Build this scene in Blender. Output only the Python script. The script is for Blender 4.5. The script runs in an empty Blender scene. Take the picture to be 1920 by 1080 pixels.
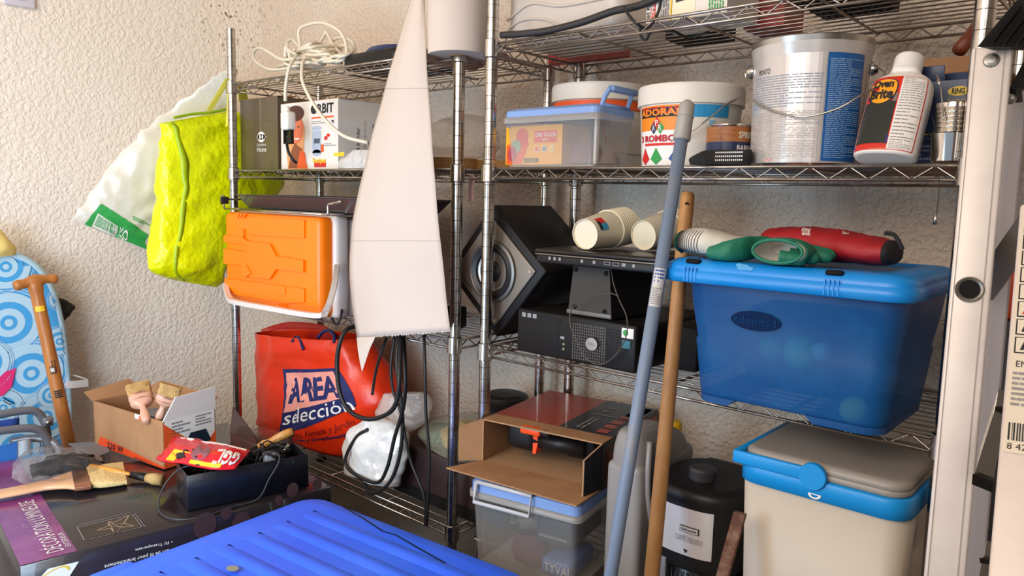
import bpy, bmesh, math, random
from mathutils import Vector, Matrix, noise
random.seed(7)
C = bpy.context.scene.collection
S = bpy.context.scene
PI = math.pi
# ------------------------------------------------------------------ camera
F0 = 1418.0
AX = Vector((0.75206159, 0.09745541, -0.651848))     # world X, Y, Z seen in camera space (x right, y down, z ahead)
AY = Vector((0.65859627, -0.07273412, 0.7489731))
AZ = Vector((0.02557989, -0.99257856, -0.11888431))
W2C = Matrix((AX, AY, AZ)).transposed()
C2W = Matrix((AX, AY, AZ))
cam = bpy.data.objects.new('camera', bpy.data.cameras.new('camera'))
C.objects.link(cam)
cam.data.sensor_width = 36.0
cam.data.lens = 36.0 * F0 / 1920.0
cam.data.clip_start = 0.02
cx_, cy_, cz_ = C2W @ Vector((1, 0, 0)), C2W @ Vector((0, -1, 0)), C2W @ Vector((0, 0, -1))
cam.matrix_world = Matrix((cx_, cy_, cz_)).transposed().to_4x4()
S.camera = cam
# ------------------------------------------------------------------ light
w = bpy.data.worlds.new('sky'); S.world = w; w.use_nodes = True
w.node_tree.nodes['Background'].inputs[0].default_value = (0.62, 0.80, 1.0, 1)
w.node_tree.nodes['Background'].inputs[1].default_value = 0.55
def area(name, loc, target, sx, sy, power, col):
    l = bpy.data.lights.new(name, 'AREA'); l.shape = 'RECTANGLE'; l.size = sx; l.size_y = sy
    l.energy = power; l.color = col
    o = bpy.data.objects.new(name, l); C.objects.link(o)
    o.location = loc
    o.rotation_euler = (Vector(target) - Vector(loc)).to_track_quat('-Z', 'Y').to_euler()
    return o
area('daylight_doorway', (-0.9, -1.6, 0.95), (-2.3, 0.9, 0.15), 2.2, 1.2, 58, (1.0, 0.85, 0.70))
area('low_wall_fill', (-1.15, -0.35, -0.30), (-2.57, 1.15, -0.40), 0.8, 0.6, 18, (0.55, 0.78, 1.0))  # added bluish fill to brighten the lower left wall, not a second doorway
area('right_side_fill', (1.1, -1.6, 0.5), (-1.2, 1.3, -0.1), 1.0, 1.2, 7, (1.0, 0.90, 0.84))  # added weak warm fill from the right, with no opening of its own
S.view_settings.view_transform = 'Standard'
S.view_settings.look = 'None'
S.view_settings.gamma = 1
S.view_settings.exposure = 0.14
S.cycles.transparent_max_bounces = 24
S.cycles.max_bounces = 8
S.cycles.caustics_reflective = False
S.cycles.caustics_refractive = False

# ------------------------------------------------------------------ helpers
def at(px, py, Y=None, Z=None, X=None, D=None):
    """a point of the room seen along a direction of the photograph, at a known plane"""
    r = C2W @ Vector((px - 960.0, py - 540.0, F0))
    if Y is not None: return r * (Y / r.y)
    if Z is not None: return r * (Z / r.z)
    if X is not None: return r * (X / r.x)
    return r * (D / F0)
def lin(h):
    h = h.lstrip('#'); out = []
    for k in (0, 2, 4):
        c = int(h[k:k+2], 16) / 255.0
        out.append(c / 12.92 if c <= 0.04045 else ((c + 0.055) / 1.055) ** 2.4)
    return (*out, 1)
MATS = {}
def M(name, col='#888888', rough=0.5, metal=0.0, bump=None, var=None, alpha=1.0, coat=0.0, trans=0.0, sheen=0.0, sub=0.0, ior=None, film=0.0, spec=None):
    if name in MATS: return MATS[name]
    m = bpy.data.materials.new(name); m.use_nodes = True
    nt = m.node_tree; b = nt.nodes['Principled BSDF']
    b.inputs['Base Color'].default_value = lin(col)
    b.inputs['Roughness'].default_value = rough
    b.inputs['Metallic'].default_value = metal
    b.inputs['Alpha'].default_value = alpha
    b.inputs['Coat Weight'].default_value = coat
    b.inputs['Transmission Weight'].default_value = trans
    b.inputs['Sheen Weight'].default_value = sheen
    if spec is not None: b.inputs['Specular IOR Level'].default_value = spec
    if ior: b.inputs['IOR'].default_value = ior
    if bump or var:
        tc = nt.nodes.new('ShaderNodeTexCoord')
    if bump:
        sc, st, dist = bump[:3]
        n = nt.nodes.new('ShaderNodeTexNoise'); n.inputs['Scale'].default_value = sc; n.inputs['Detail'].default_value = 3
        bp = nt.nodes.new('ShaderNodeBump'); bp.inputs['Strength'].default_value = st; bp.inputs['Distance'].default_value = dist
        if len(bump) > 3:
            mp = nt.nodes.new('ShaderNodeMapping'); mp.inputs['Scale'].default_value = bump[3]
            nt.links.new(tc.outputs['Object'], mp.inputs[0]); nt.links.new(mp.outputs[0], n.inputs['Vector'])
        else: nt.links.new(tc.outputs['Object'], n.inputs['Vector'])
        nt.links.new(n.outputs['Fac'], bp.inputs['Height']); nt.links.new(bp.outputs[0], b.inputs['Normal'])
    if var:
        c2, sc, thr = var[:3]
        n = nt.nodes.new('ShaderNodeTexNoise'); n.inputs['Scale'].default_value = sc; n.inputs['Detail'].default_value = 5
        n.inputs['Roughness'].default_value = 0.65
        if len(var) > 3:
            mp = nt.nodes.new('ShaderNodeMapping'); mp.inputs['Scale'].default_value = var[3]
            nt.links.new(tc.outputs['Object'], mp.inputs[0]); nt.links.new(mp.outputs[0], n.inputs['Vector'])
        else: nt.links.new(tc.outputs['Object'], n.inputs['Vector'])
        r = nt.nodes.new('ShaderNodeValToRGB')
        r.color_ramp.elements[0].position = thr[0]; r.color_ramp.elements[1].position = thr[1]
        r.color_ramp.elements[0].color = lin(col); r.color_ramp.elements[1].color = lin(c2)
        nt.links.new(n.outputs['Fac'], r.inputs[0]); nt.links.new(r.outputs[0], b.inputs['Base Color'])
    if film:
        # thin film: clear where faced square on, glossy on its creases
        out = nt.nodes['Material Output']; tr = nt.nodes.new('ShaderNodeBsdfTransparent'); mx = nt.nodes.new('ShaderNodeMixShader')
        lw = nt.nodes.new('ShaderNodeFresnel'); lw.inputs[0].default_value = 1.45
        if bump: nt.links.new(bp.outputs[0], lw.inputs['Normal'])
        mr = nt.nodes.new('ShaderNodeMapRange'); mr.inputs[1].default_value = 0.03; mr.inputs[2].default_value = 0.45; mr.inputs[3].default_value = film; mr.inputs[4].default_value = min(1.0, film + 0.35)
        nt.links.new(lw.outputs[0], mr.inputs[0]); nt.links.new(mr.outputs[0], mx.inputs[0]); nt.links.new(tr.outputs[0], mx.inputs[1]); nt.links.new(b.outputs[0], mx.inputs[2]); nt.links.new(mx.outputs[0], out.inputs['Surface'])
        b.inputs['Specular IOR Level'].default_value = 1.0
    MATS[name] = m
    return m

def cat(pts, n, closed=False):
    """Catmull-Rom through the points, n steps per span"""
    P = [Vector(p) for p in pts]; out = []
    N = len(P); spans = N if closed else N - 1
    for i in range(spans):
        if closed: a, b, c, d = P[(i-1) % N], P[i], P[(i+1) % N], P[(i+2) % N]
        else:
            b, c = P[i], P[i+1]
            a = P[i-1] if i > 0 else b * 2 - c
            d = P[i+2] if i + 2 < N else c * 2 - b
        for k in range(n):
            t = k / n
            out.append(0.5 * ((2*b) + (c - a) * t + (2*a - 5*b + 4*c - d) * t*t + (3*b - a - 3*c + d) * t*t*t))
    if not closed: out.append(P[-1].copy())
    return out

class MB:
    def __init__(self, M0=None):
        self.v = []; self.f = []; self.mi = []; self.sm = []; self.mats = []; self.M = M0
    def m(self, mat):
        if mat not in self.mats: self.mats.append(mat)
        return self.mats.index(mat)
    def add(self, vs, fs, mat, smooth=False):
        o = len(self.v)
        for p in vs:
            p = Vector(p)
            self.v.append(self.M @ p if self.M is not None else p)
        k = self.m(mat)
        for f in fs:
            self.f.append([o + i for i in f]); self.mi.append(k); self.sm.append(smooth)
    def box(self, a, b, mat, r=0.0, seg=2, rot=None, taper=None):
        """box between corners a and b, edges rounded by r; taper shrinks the bottom"""
        bm = bmesh.new(); bmesh.ops.create_cube(bm, size=1.0)
        a, b = Vector(a), Vector(b); c = (a + b) / 2; s = b - a
        for v in bm.verts:
            q = Vector((v.co.x * s.x, v.co.y * s.y, v.co.z * s.z))
            if taper and v.co.z < 0: q.x *= taper; q.y *= taper
            v.co = q
        if r > 0: bmesh.ops.bevel(bm, geom=bm.edges[:], offset=min(r, abs(s.x)*.49, abs(s.y)*.49, abs(s.z)*.49), segments=seg, profile=0.5, affect='EDGES')
        if rot is not None:
            for v in bm.verts: v.co = rot @ v.co
        for v in bm.verts: v.co += c
        self.add([v.co.copy() for v in bm.verts], [[v.index for v in f.verts] for f in bm.faces], mat, r > 0.0)
        bm.free()
    def tube(self, path, r, mat, n=8, cap=True, r2=None):
        P = [Vector(p) for p in path]; L = len(P)
        if L < 2: return
        T = [(P[min(i+1, L-1)] - P[max(i-1, 0)]).normalized() for i in range(L)]
        up = Vector((0, 0, 1)) if abs(T[0].z) < 0.9 else Vector((1, 0, 0))
        x = T[0].cross(up).normalized(); vs = []; fs = []
        for i in range(L):
            x = (x - T[i] * x.dot(T[i]))
            x = x.normalized() if x.length > 1e-6 else T[i].orthogonal().normalized()
            y = T[i].cross(x)
            rr = r[i] if isinstance(r, (list, tuple)) else (r if r2 is None else r + (r2 - r) * i / (L-1))
            for k in range(n):
                a = 2 * PI * k / n
                vs.append(P[i] + x * (rr * math.cos(a)) + y * (rr * math.sin(a)))
        for i in range(L-1):
            for k in range(n):
                k2 = (k + 1) % n
                fs.append([i*n + k, i*n + k2, (i+1)*n + k2, (i+1)*n + k])
        if cap:
            fs.append(list(range(n))[::-1]); fs.append([(L-1)*n + k for k in range(n)])
        self.add(vs, fs, mat, True)
    def lathe(self, prof, mat, n=32, c=(0, 0, 0), axis=None, capb=False, capt=False, a0=0.0, a1=2*PI, mats=None, sm=True):
        """profile of (radius, height) spun about axis through c"""
        c = Vector(c); R = Matrix.Identity(3) if axis is None else Vector(axis).to_track_quat('Z', 'Y').to_matrix()
        full = abs(a1 - a0 - 2*PI) < 1e-6; cols = n if full else n + 1
        vs = []
        for (r, z) in prof:
            for k in range(cols):
                a = a0 + (a1 - a0) * k / n
                vs.append(c + R @ Vector((r * math.cos(a), r * math.sin(a), z)))
        for i in range(len(prof) - 1):
            fs = []
            for k in range(n):
                k2 = (k + 1) % cols
                fs.append([i*cols + k, i*cols + k2, (i+1)*cols + k2, (i+1)*cols + k])
            used = [(j) for j in range(i*cols, (i+2)*cols)]
            mm = mats[min(i, len(mats)-1)] if mats else mat
            self.add([vs[j] for j in used], [[q - i*cols for q in f] for f in fs], mm, sm)
        if capb: self.add(vs[:cols], [list(range(cols))[::-1]], mats[0] if mats else mat)
        if capt: self.add(vs[-cols:], [list(range(cols))], mats[-1] if mats else mat)
    def prism(self, pts, thick, mat, side=None):
        """polygon of 3D points extruded by the vector thick"""
        t = Vector(thick); n = len(pts); P = [Vector(p) for p in pts]
        self.add(P, [list(range(n))], mat); self.add([p + t for p in P], [list(range(n))[::-1]], mat)
        self.add(P + [p + t for p in P], [[i, (i+1) % n, n + (i+1) % n, n + i] for i in range(n)], side or mat)
    def sheet(self, G, mat, n=6, wr=0.0, ws=20.0, seed=0.0, ridged=True):
        """grid of control points -> smooth surface; returns a map (u, v in 0..1) -> point"""
        rows = [cat(r, n) for r in G]; cols = list(zip(*rows))
        full = [cat(list(c), n) for c in cols]          # full[i][j] : i across, j down
        nu, nv = len(full), len(full[0])
        K = [[Vector(p) for p in c] for c in full]
        def nrm(i, j):
            a = K[min(i+1, nu-1)][j] - K[max(i-1, 0)][j]; b = K[i][min(j+1, nv-1)] - K[i][max(j-1, 0)]
            q = a.cross(b); return q.normalized() if q.length > 1e-9 else Vector((0, -1, 0))
        if wr:
            K2 = [[K[i][j] + nrm(i, j) * wrinkle(K[i][j], wr, ws, seed, ridged) for j in range(nv)] for i in range(nu)]
        else: K2 = K
        vs = [K2[i][j] for i in range(nu) for j in range(nv)]
        self.add(vs, [[i*nv + j, (i+1)*nv + j, (i+1)*nv + j+1, i*nv + j+1] for i in range(nu-1) for j in range(nv-1)], mat, True)
        def Fm(u, v, e=0.0):
            a = min(max(u, 0), 1) * (nu - 1); b = min(max(v, 0), 1) * (nv - 1)
            i = min(int(a), nu-2); j = min(int(b), nv-2); s, t = a - i, b - j
            p = (K2[i][j]*(1-s) + K2[i+1][j]*s)*(1-t) + (K2[i][j+1]*(1-s) + K2[i+1][j+1]*s)*t
            q = nrm(i, j)
            if q.dot(p) > 0: q = -q
            return p + q * e
        return Fm
    def loft(self, secs, mat, n=40, m=6, e=1.0, wr=0.0, ws=14.0, seed=0.0, capb=True, capt=True, ridged=True):
        """sections (centre, half-width u, half-depth v towards the viewer); returns map (x in -1..1, t in 0..1)"""
        cs = cat([s[0] for s in secs], m); us = cat([s[1] for s in secs], m); vs_ = cat([s[2] for s in secs], m)
        L = len(cs)
        def sp(x): return math.copysign(abs(x) ** e, x)
        def pt(i, a):
            p = cs[i] + us[i] * sp(math.cos(a)) + vs_[i] * sp(math.sin(a))
            if wr:
                d = (us[i] * math.cos(a) + vs_[i] * math.sin(a))
                if d.length > 1e-9: p = p + d.normalized() * wrinkle(p, wr, ws, seed, ridged)
            return p
        V = [pt(i, 2*PI*k/n) for i in range(L) for k in range(n)]
        self.add(V, [[i*n + k, i*n + (k+1) % n, (i+1)*n + (k+1) % n, (i+1)*n + k] for i in range(L-1) for k in range(n)], mat, True)
        if capb: self.add(V[:n], [list(range(n))], mat, False)
        if capt: self.add(V[-n:], [list(range(n))], mat, False)
        def Fm(x, t, eps=0.002):
            b = min(max(t, 0), 1) * (L - 1); i = min(int(b), L-2); q = b - i
            xx = min(max(x, -1), 1); a = math.acos(math.copysign(abs(xx) ** (1/e), xx))
            k = a / (2*PI) * n; k0 = int(k); kf = k - k0
            def g(i): return pt(i, 2*PI*k0/n) * (1-kf) + pt(i, 2*PI*(k0+1)/n) * kf
            return g(i) * (1-q) + g(i+1) * q + vs_[i].normalized() * eps
        return Fm
    # ---- printed marks: F maps flat (x, y) to a point of the surface
    def poly(self, Fm, pts, mat, sub=1):
        if sub <= 1 or len(pts) != 4:
            self.add([Fm(*p) for p in pts], [list(range(len(pts)))], mat); return
        a, b, c, d = [Vector((*p, 0)) for p in pts]; vs = []
        for i in range(sub+1):
            for j in range(sub+1):
                s, t = i/sub, j/sub
                p = (a*(1-s) + b*s)*(1-t) + (d*(1-s) + c*s)*t
                vs.append(Fm(p.x, p.y))
        self.add(vs, [[i*(sub+1)+j, (i+1)*(sub+1)+j, (i+1)*(sub+1)+j+1, i*(sub+1)+j+1] for i in range(sub) for j in range(sub)], mat)
    def rect(self, Fm, x0, y0, x1, y1, mat, sub=1):
        self.poly(Fm, [(x0, y0), (x1, y0), (x1, y1), (x0, y1)], mat, sub)
    def disc(self, Fm, x, y, rx, ry, mat, n=20, inner=0.0, a0=0, a1=2*PI):
        vs = []
        for k in range(n + 1):
            a = a0 + (a1 - a0) * k / n
            vs.append(Fm(x + rx*math.cos(a), y + ry*math.sin(a)))
            vs.append(Fm(x + rx*inner*math.cos(a), y + ry*inner*math.sin(a)))
        self.add(vs, [[2*k, 2*k+2, 2*k+3, 2*k+1] for k in range(n)], mat)
    def text(self, Fm, s, x0, y0, x1, y1, mat, ang=0, keep=False, bold=0.0):
        vs, fs, (ax, ay, bx, by) = font_mesh(s, bold)
        w, h = bx - ax, by - ay
        out = []
        for (x, y) in vs:
            u, v = (x - ax)/w, (y - ay)/h
            if ang == 180: u, v = 1-u, 1-v
            if ang == 90: u, v = 1-v, u
            if ang == -90: u, v = v, 1-u
            out.append(Fm(x0 + (x1-x0)*u, y0 + (y1-y0)*v))
        self.add(out, fs, mat)
    def lines(self, Fm, x0, y0, x1, y1, n, mat, th=0.5, words=5, rnd=None, vertical=False):
        """small print: rows of word-long dashes too fine to read in the photograph"""
        rnd = rnd or random
        for i in range(n):
            a = (i + 0.25) / n; b = a + th / n; u = 0.0
            end = 1.0 if rnd.random() > 0.2 else 0.6
            while u < end - 0.02:
                l = min(rnd.uniform(0.4, 1.5) / words, end - u)
                if vertical: self.rect(Fm, x0 + (x1-x0)*a, y0 + (y1-y0)*u, x0 + (x1-x0)*b, y0 + (y1-y0)*(u+l*.85), mat)
                else: self.rect(Fm, x0 + (x1-x0)*u, y1 + (y0-y1)*a, x0 + (x1-x0)*(u+l*.85), y1 + (y0-y1)*b, mat)
                u += l
    # ---- make it an object
    def build(self, name, parent=None, label=None, solid=0.0, bevel=0.0, world=False, subsurf=0, kind=None):
        me = bpy.data.meshes.new(name)
        inv = parent.matrix_world.inverted() if (world and parent is not None) else None
        pv = parent
        if world and parent is not None and '_mw' in parent.keys(): pass
        V = [tuple((WM[parent].inverted() @ p)) if (world and parent is not None) else tuple(p) for p in self.v]
        me.from_pydata(V, [], self.f)
        for m_ in self.mats: me.materials.append(m_)
        me.polygons.foreach_set('material_index', self.mi)
        me.polygons.foreach_set('use_smooth', self.sm)
        me.update()
        o = bpy.data.objects.new(name, me); C.objects.link(o)
        if parent is not None:
            o.parent = parent; WM[o] = WM[parent].copy()
        else: WM[o] = Matrix.Identity(4)
        if label: o['label'] = label
        if kind: o['kind'] = kind
        if solid: md = o.modifiers.new('solid', 'SOLIDIFY'); md.thickness = solid; md.offset = 0
        if subsurf: md = o.modifiers.new('sub', 'SUBSURF'); md.levels = subsurf; md.render_levels = subsurf
        if bevel: md = o.modifiers.new('bevel', 'BEVEL'); md.width = bevel; md.segments = 2; md.limit_method = 'ANGLE'
        return o
    def put(self, name, label, category, loc=None, rz=0.0, group=None, **kw):
        """a thing that is one mesh. With loc the verts are local; without, they are world and the origin goes to the base"""
        if loc is None:
            xs = [p.x for p in self.v]; ys = [p.y for p in self.v]; zs = [p.z for p in self.v]
            loc = Vector(((min(xs)+max(xs))/2, (min(ys)+max(ys))/2, min(zs)))
            self.v = [p - loc for p in self.v]
        o = self.build(name, None, **kw)
        o.location = loc; o.rotation_euler = (0, 0, rz)
        WM[o] = Matrix.Translation(Vector(loc)) @ Matrix.Rotation(rz, 4, 'Z')
        tag(o, label, category, group)
        return o
WM = {}
def tag(o, label, category, group=None):
    o['label'] = label; o['category'] = category
    if group: o['group'] = group
def thing(name, label, category, loc, rz=0.0, group=None):
    o = bpy.data.objects.new(name, None); C.objects.link(o); o.empty_display_size = 0.02
    o.location = loc; o.rotation_euler = (0, 0, rz)
    WM[o] = Matrix.Translation(Vector(loc)) @ Matrix.Rotation(rz, 4, 'Z')
    tag(o, label, category, group); return o
def struct(o): o['kind'] = 'structure'; return o
def wrinkle(p, amp, sc, seed=0.0, ridged=True):
    q = Vector((p.x*sc + seed, p.y*sc + seed*1.7, p.z*sc - seed))
    a = noise.noise(q); b = noise.noise(q * 2.3 + Vector((7, 3, 1)))
    if ridged: return amp * ((0.5 - abs(a) * 2.2) + (0.35 - abs(b) * 1.1) * 0.6)
    return amp * (a + 0.5*b)
FONTS = {}
def font_mesh(s, bold=0.0):
    k = (s, bold)
    if k in FONTS: return FONTS[k]
    cu = bpy.data.curves.new('t', 'FONT'); cu.body = s; cu.resolution_u = 2; cu.offset = bold
    ob = bpy.data.objects.new('t', cu); C.objects.link(ob)
    bpy.context.view_layer.update()
    me = bpy.data.meshes.new_from_object(ob.evaluated_get(bpy.context.evaluated_depsgraph_get()))
    vs = [(v.co.x, v.co.y) for v in me.vertices]; fs = [list(p.vertices) for p in me.polygons]
    bpy.data.objects.remove(ob); bpy.data.curves.remove(cu); bpy.data.meshes.remove(me)
    xs = [v[0] for v in vs] or [0, 1]; ys = [v[1] for v in vs] or [0, 1]
    FONTS[k] = (vs, fs, (min(xs), min(ys), max(xs), max(ys)))
    return FONTS[k]
def front(w, h, e=0.0006):      # flat maps of a local box w x d x h: x, y in 0..1
    return lambda x, y: Vector((x*w, -e, y*h))
def right(w, d, h, e=0.0006):
    return lambda x, y: Vector((w + e, x*d, y*h))
def top(w, d, h, e=0.0006):
    return lambda x, y: Vector((x*w, y*d, h + e))
def cyl(c, R, e=0.0006, a_mid=None):
    """wraps x (metres of arc, 0 = facing the camera) and y (metres up) round an upright cylinder"""
    c = Vector(c); a0 = math.atan2(-c.y, -c.x) if a_mid is None else a_mid
    return lambda x, y: Vector((c.x + (R+e)*math.cos(a0 + x/R), c.y + (R+e)*math.sin(a0 + x/R), c.z + y))
def proj(p):
    q = W2C @ p; return 960 + F0*q.x/q.z, 540 + F0*q.y/q.z
def quad3(a, b, c, d, e=0.0):
    """bilinear patch: bottom left, bottom right, top right, top left"""
    a, b, c, d = map(Vector, (a, b, c, d)); nn = (b - a).cross(d - a).normalized()
    if nn.dot(a) > 0: nn = -nn
    return lambda x, y: (a*(1-x) + b*x)*(1-y) + (d*(1-x) + c*x)*y + nn*e
def Q(bl, br, tr, tl, e=0.0008, **kw):
    return quad3(at(*bl, **kw), at(*br, **kw), at(*tr, **kw), at(*tl, **kw), e)
def on(Fm, bl, br, tr, tl, t0=0.0, t1=1.0):
    """patch on a soft surface whose corners are found by where they show"""
    par = []
    for (px, py) in (bl, br, tr, tl):
        x, t, sx, st = 0.0, (t0+t1)/2, 0.25, (t1-t0)/8
        best = None
        for lev in range(7):
            cand = [(x + i*sx, t + j*st) for i in range(-4, 5) for j in range(-4, 5)]
            for (u, v) in cand:
                if not (-0.99 <= u <= 0.99 and t0 <= v <= t1): continue
                q = proj(Fm(u, v)); dd = (q[0]-px)**2 + (q[1]-py)**2
                if best is None or dd < best[0]: best = (dd, u, v)
            x, t = best[1], best[2]; sx *= 0.4; st *= 0.4
        par.append((x, t))
    def G(x, y):
        a = [((par[0][k]*(1-x) + par[1][k]*x)*(1-y) + (par[3][k]*(1-x) + par[2][k]*x)*y) for k in (0, 1)]
        return Fm(a[0], a[1])
    return G
def span(x0, x1, yt, yb, Y):
    ym = (yt+yb)/2; xm = (x0+x1)/2
    return at(x0, ym, Y=Y).x, at(x1, ym, Y=Y).x, at(xm, yb, Y=Y).z, at(xm, yt, Y=Y).z

# ------------------------------------------------------------------ materials
CHROME = M('chrome', '#c9c4bd', 0.2, 1.0, var=('#8f8378', 30, (0.45, 0.8)))
WIRE = M('zinc_wire', '#b4aba2', 0.34, 1.0, var=('#857468', 22, (0.4, 0.75)))
DARKMETAL = M('dark_joint', '#4a423c', 0.5, 0.8)
WHITEP = M('white_plastic', '#e9e4da', 0.45)
BLACKP = M('black_plastic', '#1b1919', 0.42, spec=0.28)
BLACKM = M('matt_black', '#151314', 0.75, spec=0.2)
CABLE = M('cable_black', '#1a191a', 0.5)
CREAM = M('cream_cable', '#e2d8c4', 0.55)
CARD = M('cardboard', '#a97d57', 0.85, bump=(60, 0.15, 0.002), var=('#9a6e4a', 12, (0.4, 0.7)))
CARDIN = M('cardboard_inside', '#a9825f', 0.9, bump=(50, 0.15, 0.002))
PRINTW = M('print_white', '#f1ece6', 0.6)
PRINTK = M('print_black', '#1c1a1e', 0.6)
PRINTR = M('print_red', '#d42a20', 0.55)
PRINTO = M('print_orange', '#ea5a24', 0.5)
PRINTB = M('print_blue', '#1d4f9a', 0.5)
PRINTY = M('print_yellow', '#f2c21e', 0.5)
PRINTG = M('print_grey', '#8f8b8c', 0.6)

# ------------------------------------------------------------------ the room
YF, YB, YW, XL = 1.15, 1.45, 1.525, -2.57
ZF, ZC = -0.90, 1.65
S1, S2, S3, S4 = 0.305, 0.057, -0.315, -0.745
def stucco(name, ca, cb, strength):
    m = bpy.data.materials.new(name); m.use_nodes = True; nt = m.node_tree; b = nt.nodes['Principled BSDF']
    L = nt.links.new; N = nt.nodes.new
    tc = N('ShaderNodeTexCoord')
    b.inputs['Roughness'].default_value = 0.8
    b.inputs['Specular IOR Level'].default_value = 0.3
    n1 = N('ShaderNodeTexNoise'); n1.inputs['Scale'].default_value = 92; n1.inputs['Detail'].default_value = 2.0; n1.inputs['Distortion'].default_value = 0.25
    n2 = N('ShaderNodeTexVoronoi'); n2.inputs['Scale'].default_value = 48; n2.feature = 'SMOOTH_F1'
    dn = N('ShaderNodeTexNoise'); dn.inputs['Scale'].default_value = 25
    mx = N('ShaderNodeMix'); mx.data_type = 'VECTOR'; mx.inputs[0].default_value = 0.06
    L(tc.outputs['Object'], dn.inputs[0]); L(tc.outputs['Object'], mx.inputs[4]); L(dn.outputs['Color'], mx.inputs[5]); L(mx.outputs[1], n2.inputs[0])
    L(tc.outputs['Object'], n1.inputs[0])
    r1 = N('ShaderNodeValToRGB'); r1.color_ramp.elements[0].position = 0.36; r1.color_ramp.elements[1].position = 0.62
    L(n1.outputs[0], r1.inputs[0])
    ad = N('ShaderNodeMath'); ad.operation = 'MULTIPLY_ADD'; ad.inputs[1].default_value = -0.5
    L(n2.outputs[0], ad.inputs[0]); L(r1.outputs[0], ad.inputs[2])
    bp = N('ShaderNodeBump'); bp.inputs['Strength'].default_value = strength; bp.inputs['Distance'].default_value = 0.004
    L(ad.outputs[0], bp.inputs['Height']); L(bp.outputs[0], b.inputs['Normal'])
    # paint colour with mildew specks high in the corner
    c = N('ShaderNodeValToRGB'); c.color_ramp.elements[0].color = lin(ca); c.color_ramp.elements[1].color = lin(cb)
    n3 = N('ShaderNodeTexNoise'); n3.inputs['Scale'].default_value = 5; L(tc.outputs['Object'], n3.inputs[0]); L(n3.outputs[0], c.inputs[0])
    sp = N('ShaderNodeTexNoise'); sp.inputs['Scale'].default_value = 75; sp.inputs['Detail'].default_value = 3; L(tc.outputs['Object'], sp.inputs[0])
    sr = N('ShaderNodeValToRGB'); sr.color_ramp.elements[0].position = 0.615; sr.color_ramp.elements[1].position = 0.68
    L(sp.outputs[0], sr.inputs[0])
    vd = N('ShaderNodeVectorMath'); vd.operation = 'DISTANCE'; vd.inputs[1].default_value = (XL, 1.41, 0.60)
    L(tc.outputs['Object'], vd.inputs[0])
    mr = N('ShaderNodeMapRange'); mr.inputs[1].default_value = 0.24; mr.inputs[2].default_value = 0.05
    L(vd.outputs['Value'], mr.inputs[0])
    mu = N('ShaderNodeMath'); mu.operation = 'MULTIPLY'; L(mr.outputs[0], mu.inputs[0]); L(sr.outputs[0], mu.inputs[1])
    mixc = N('ShaderNodeMix'); mixc.data_type = 'RGBA'; mixc.inputs[7].default_value = lin('#9a8068')
    L(mu.outputs[0], mixc.inputs[0]); L(c.outputs[0], mixc.inputs[6]); L(mixc.outputs[2], b.inputs['Base Color'])
    return m
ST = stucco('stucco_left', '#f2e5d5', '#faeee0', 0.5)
ST2 = stucco('stucco_back_shaded', '#d6c5b4', '#e0d0c0', 0.8)  # same stucco in a darker colour, the back wall's shade painted in
def wall(name, a, b, mat):
    mb = MB(); mb.box(a, b, mat); return struct(mb.build(name))
wall('wall_left', (XL-0.1, -2.4, ZF), (XL, YW+0.1, ZC), ST)
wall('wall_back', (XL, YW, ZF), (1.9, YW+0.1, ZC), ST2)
wall('wall_right', (1.8, -2.4, ZF), (1.9, YW, ZC), M('painted_wall', '#a39a90', 0.8))
wall('floor', (XL-0.1, -3.2, ZF-0.1), (1.9, YW+0.1, ZF), M('concrete_floor', '#8d877f', 0.8, bump=(20, 0.2, 0.004), var=('#6f6a64', 6, (0.3, 0.7))))
wall('ceiling', (XL-0.1, -2.4, ZC), (1.9, YW+0.1, ZC+0.1), M('ceiling_paint', '#d8d2c8', 0.8))
# wall socket, high on the left
mb = MB(); a = at(4, -25, X=XL+0.006); b = at(66, 14, X=XL+0.006)
cy, cz = (a.y+b.y)/2, at(36, -14, X=XL).z
PL = M('socket_plastic', '#d9d3dc', 0.35)
mb.box((XL, cy-0.041, cz-0.041), (XL+0.012, cy+0.041, cz+0.041), PL, 0.005, 3)
t = mb.put('wall_socket', 'white square wall socket high up on the left stucco wall', 'socket', (0, 0, 0))
mb = MB(); mb.lathe([(0.0, 0.004), (0.019, 0.004), (0.022, 0.0155), (0.0235, 0.0155), (0.0235, 0.0)], PL, 28, (XL+0.0, cy, cz), (1, 0, 0)); mb.build('socket_insert', t)

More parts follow.
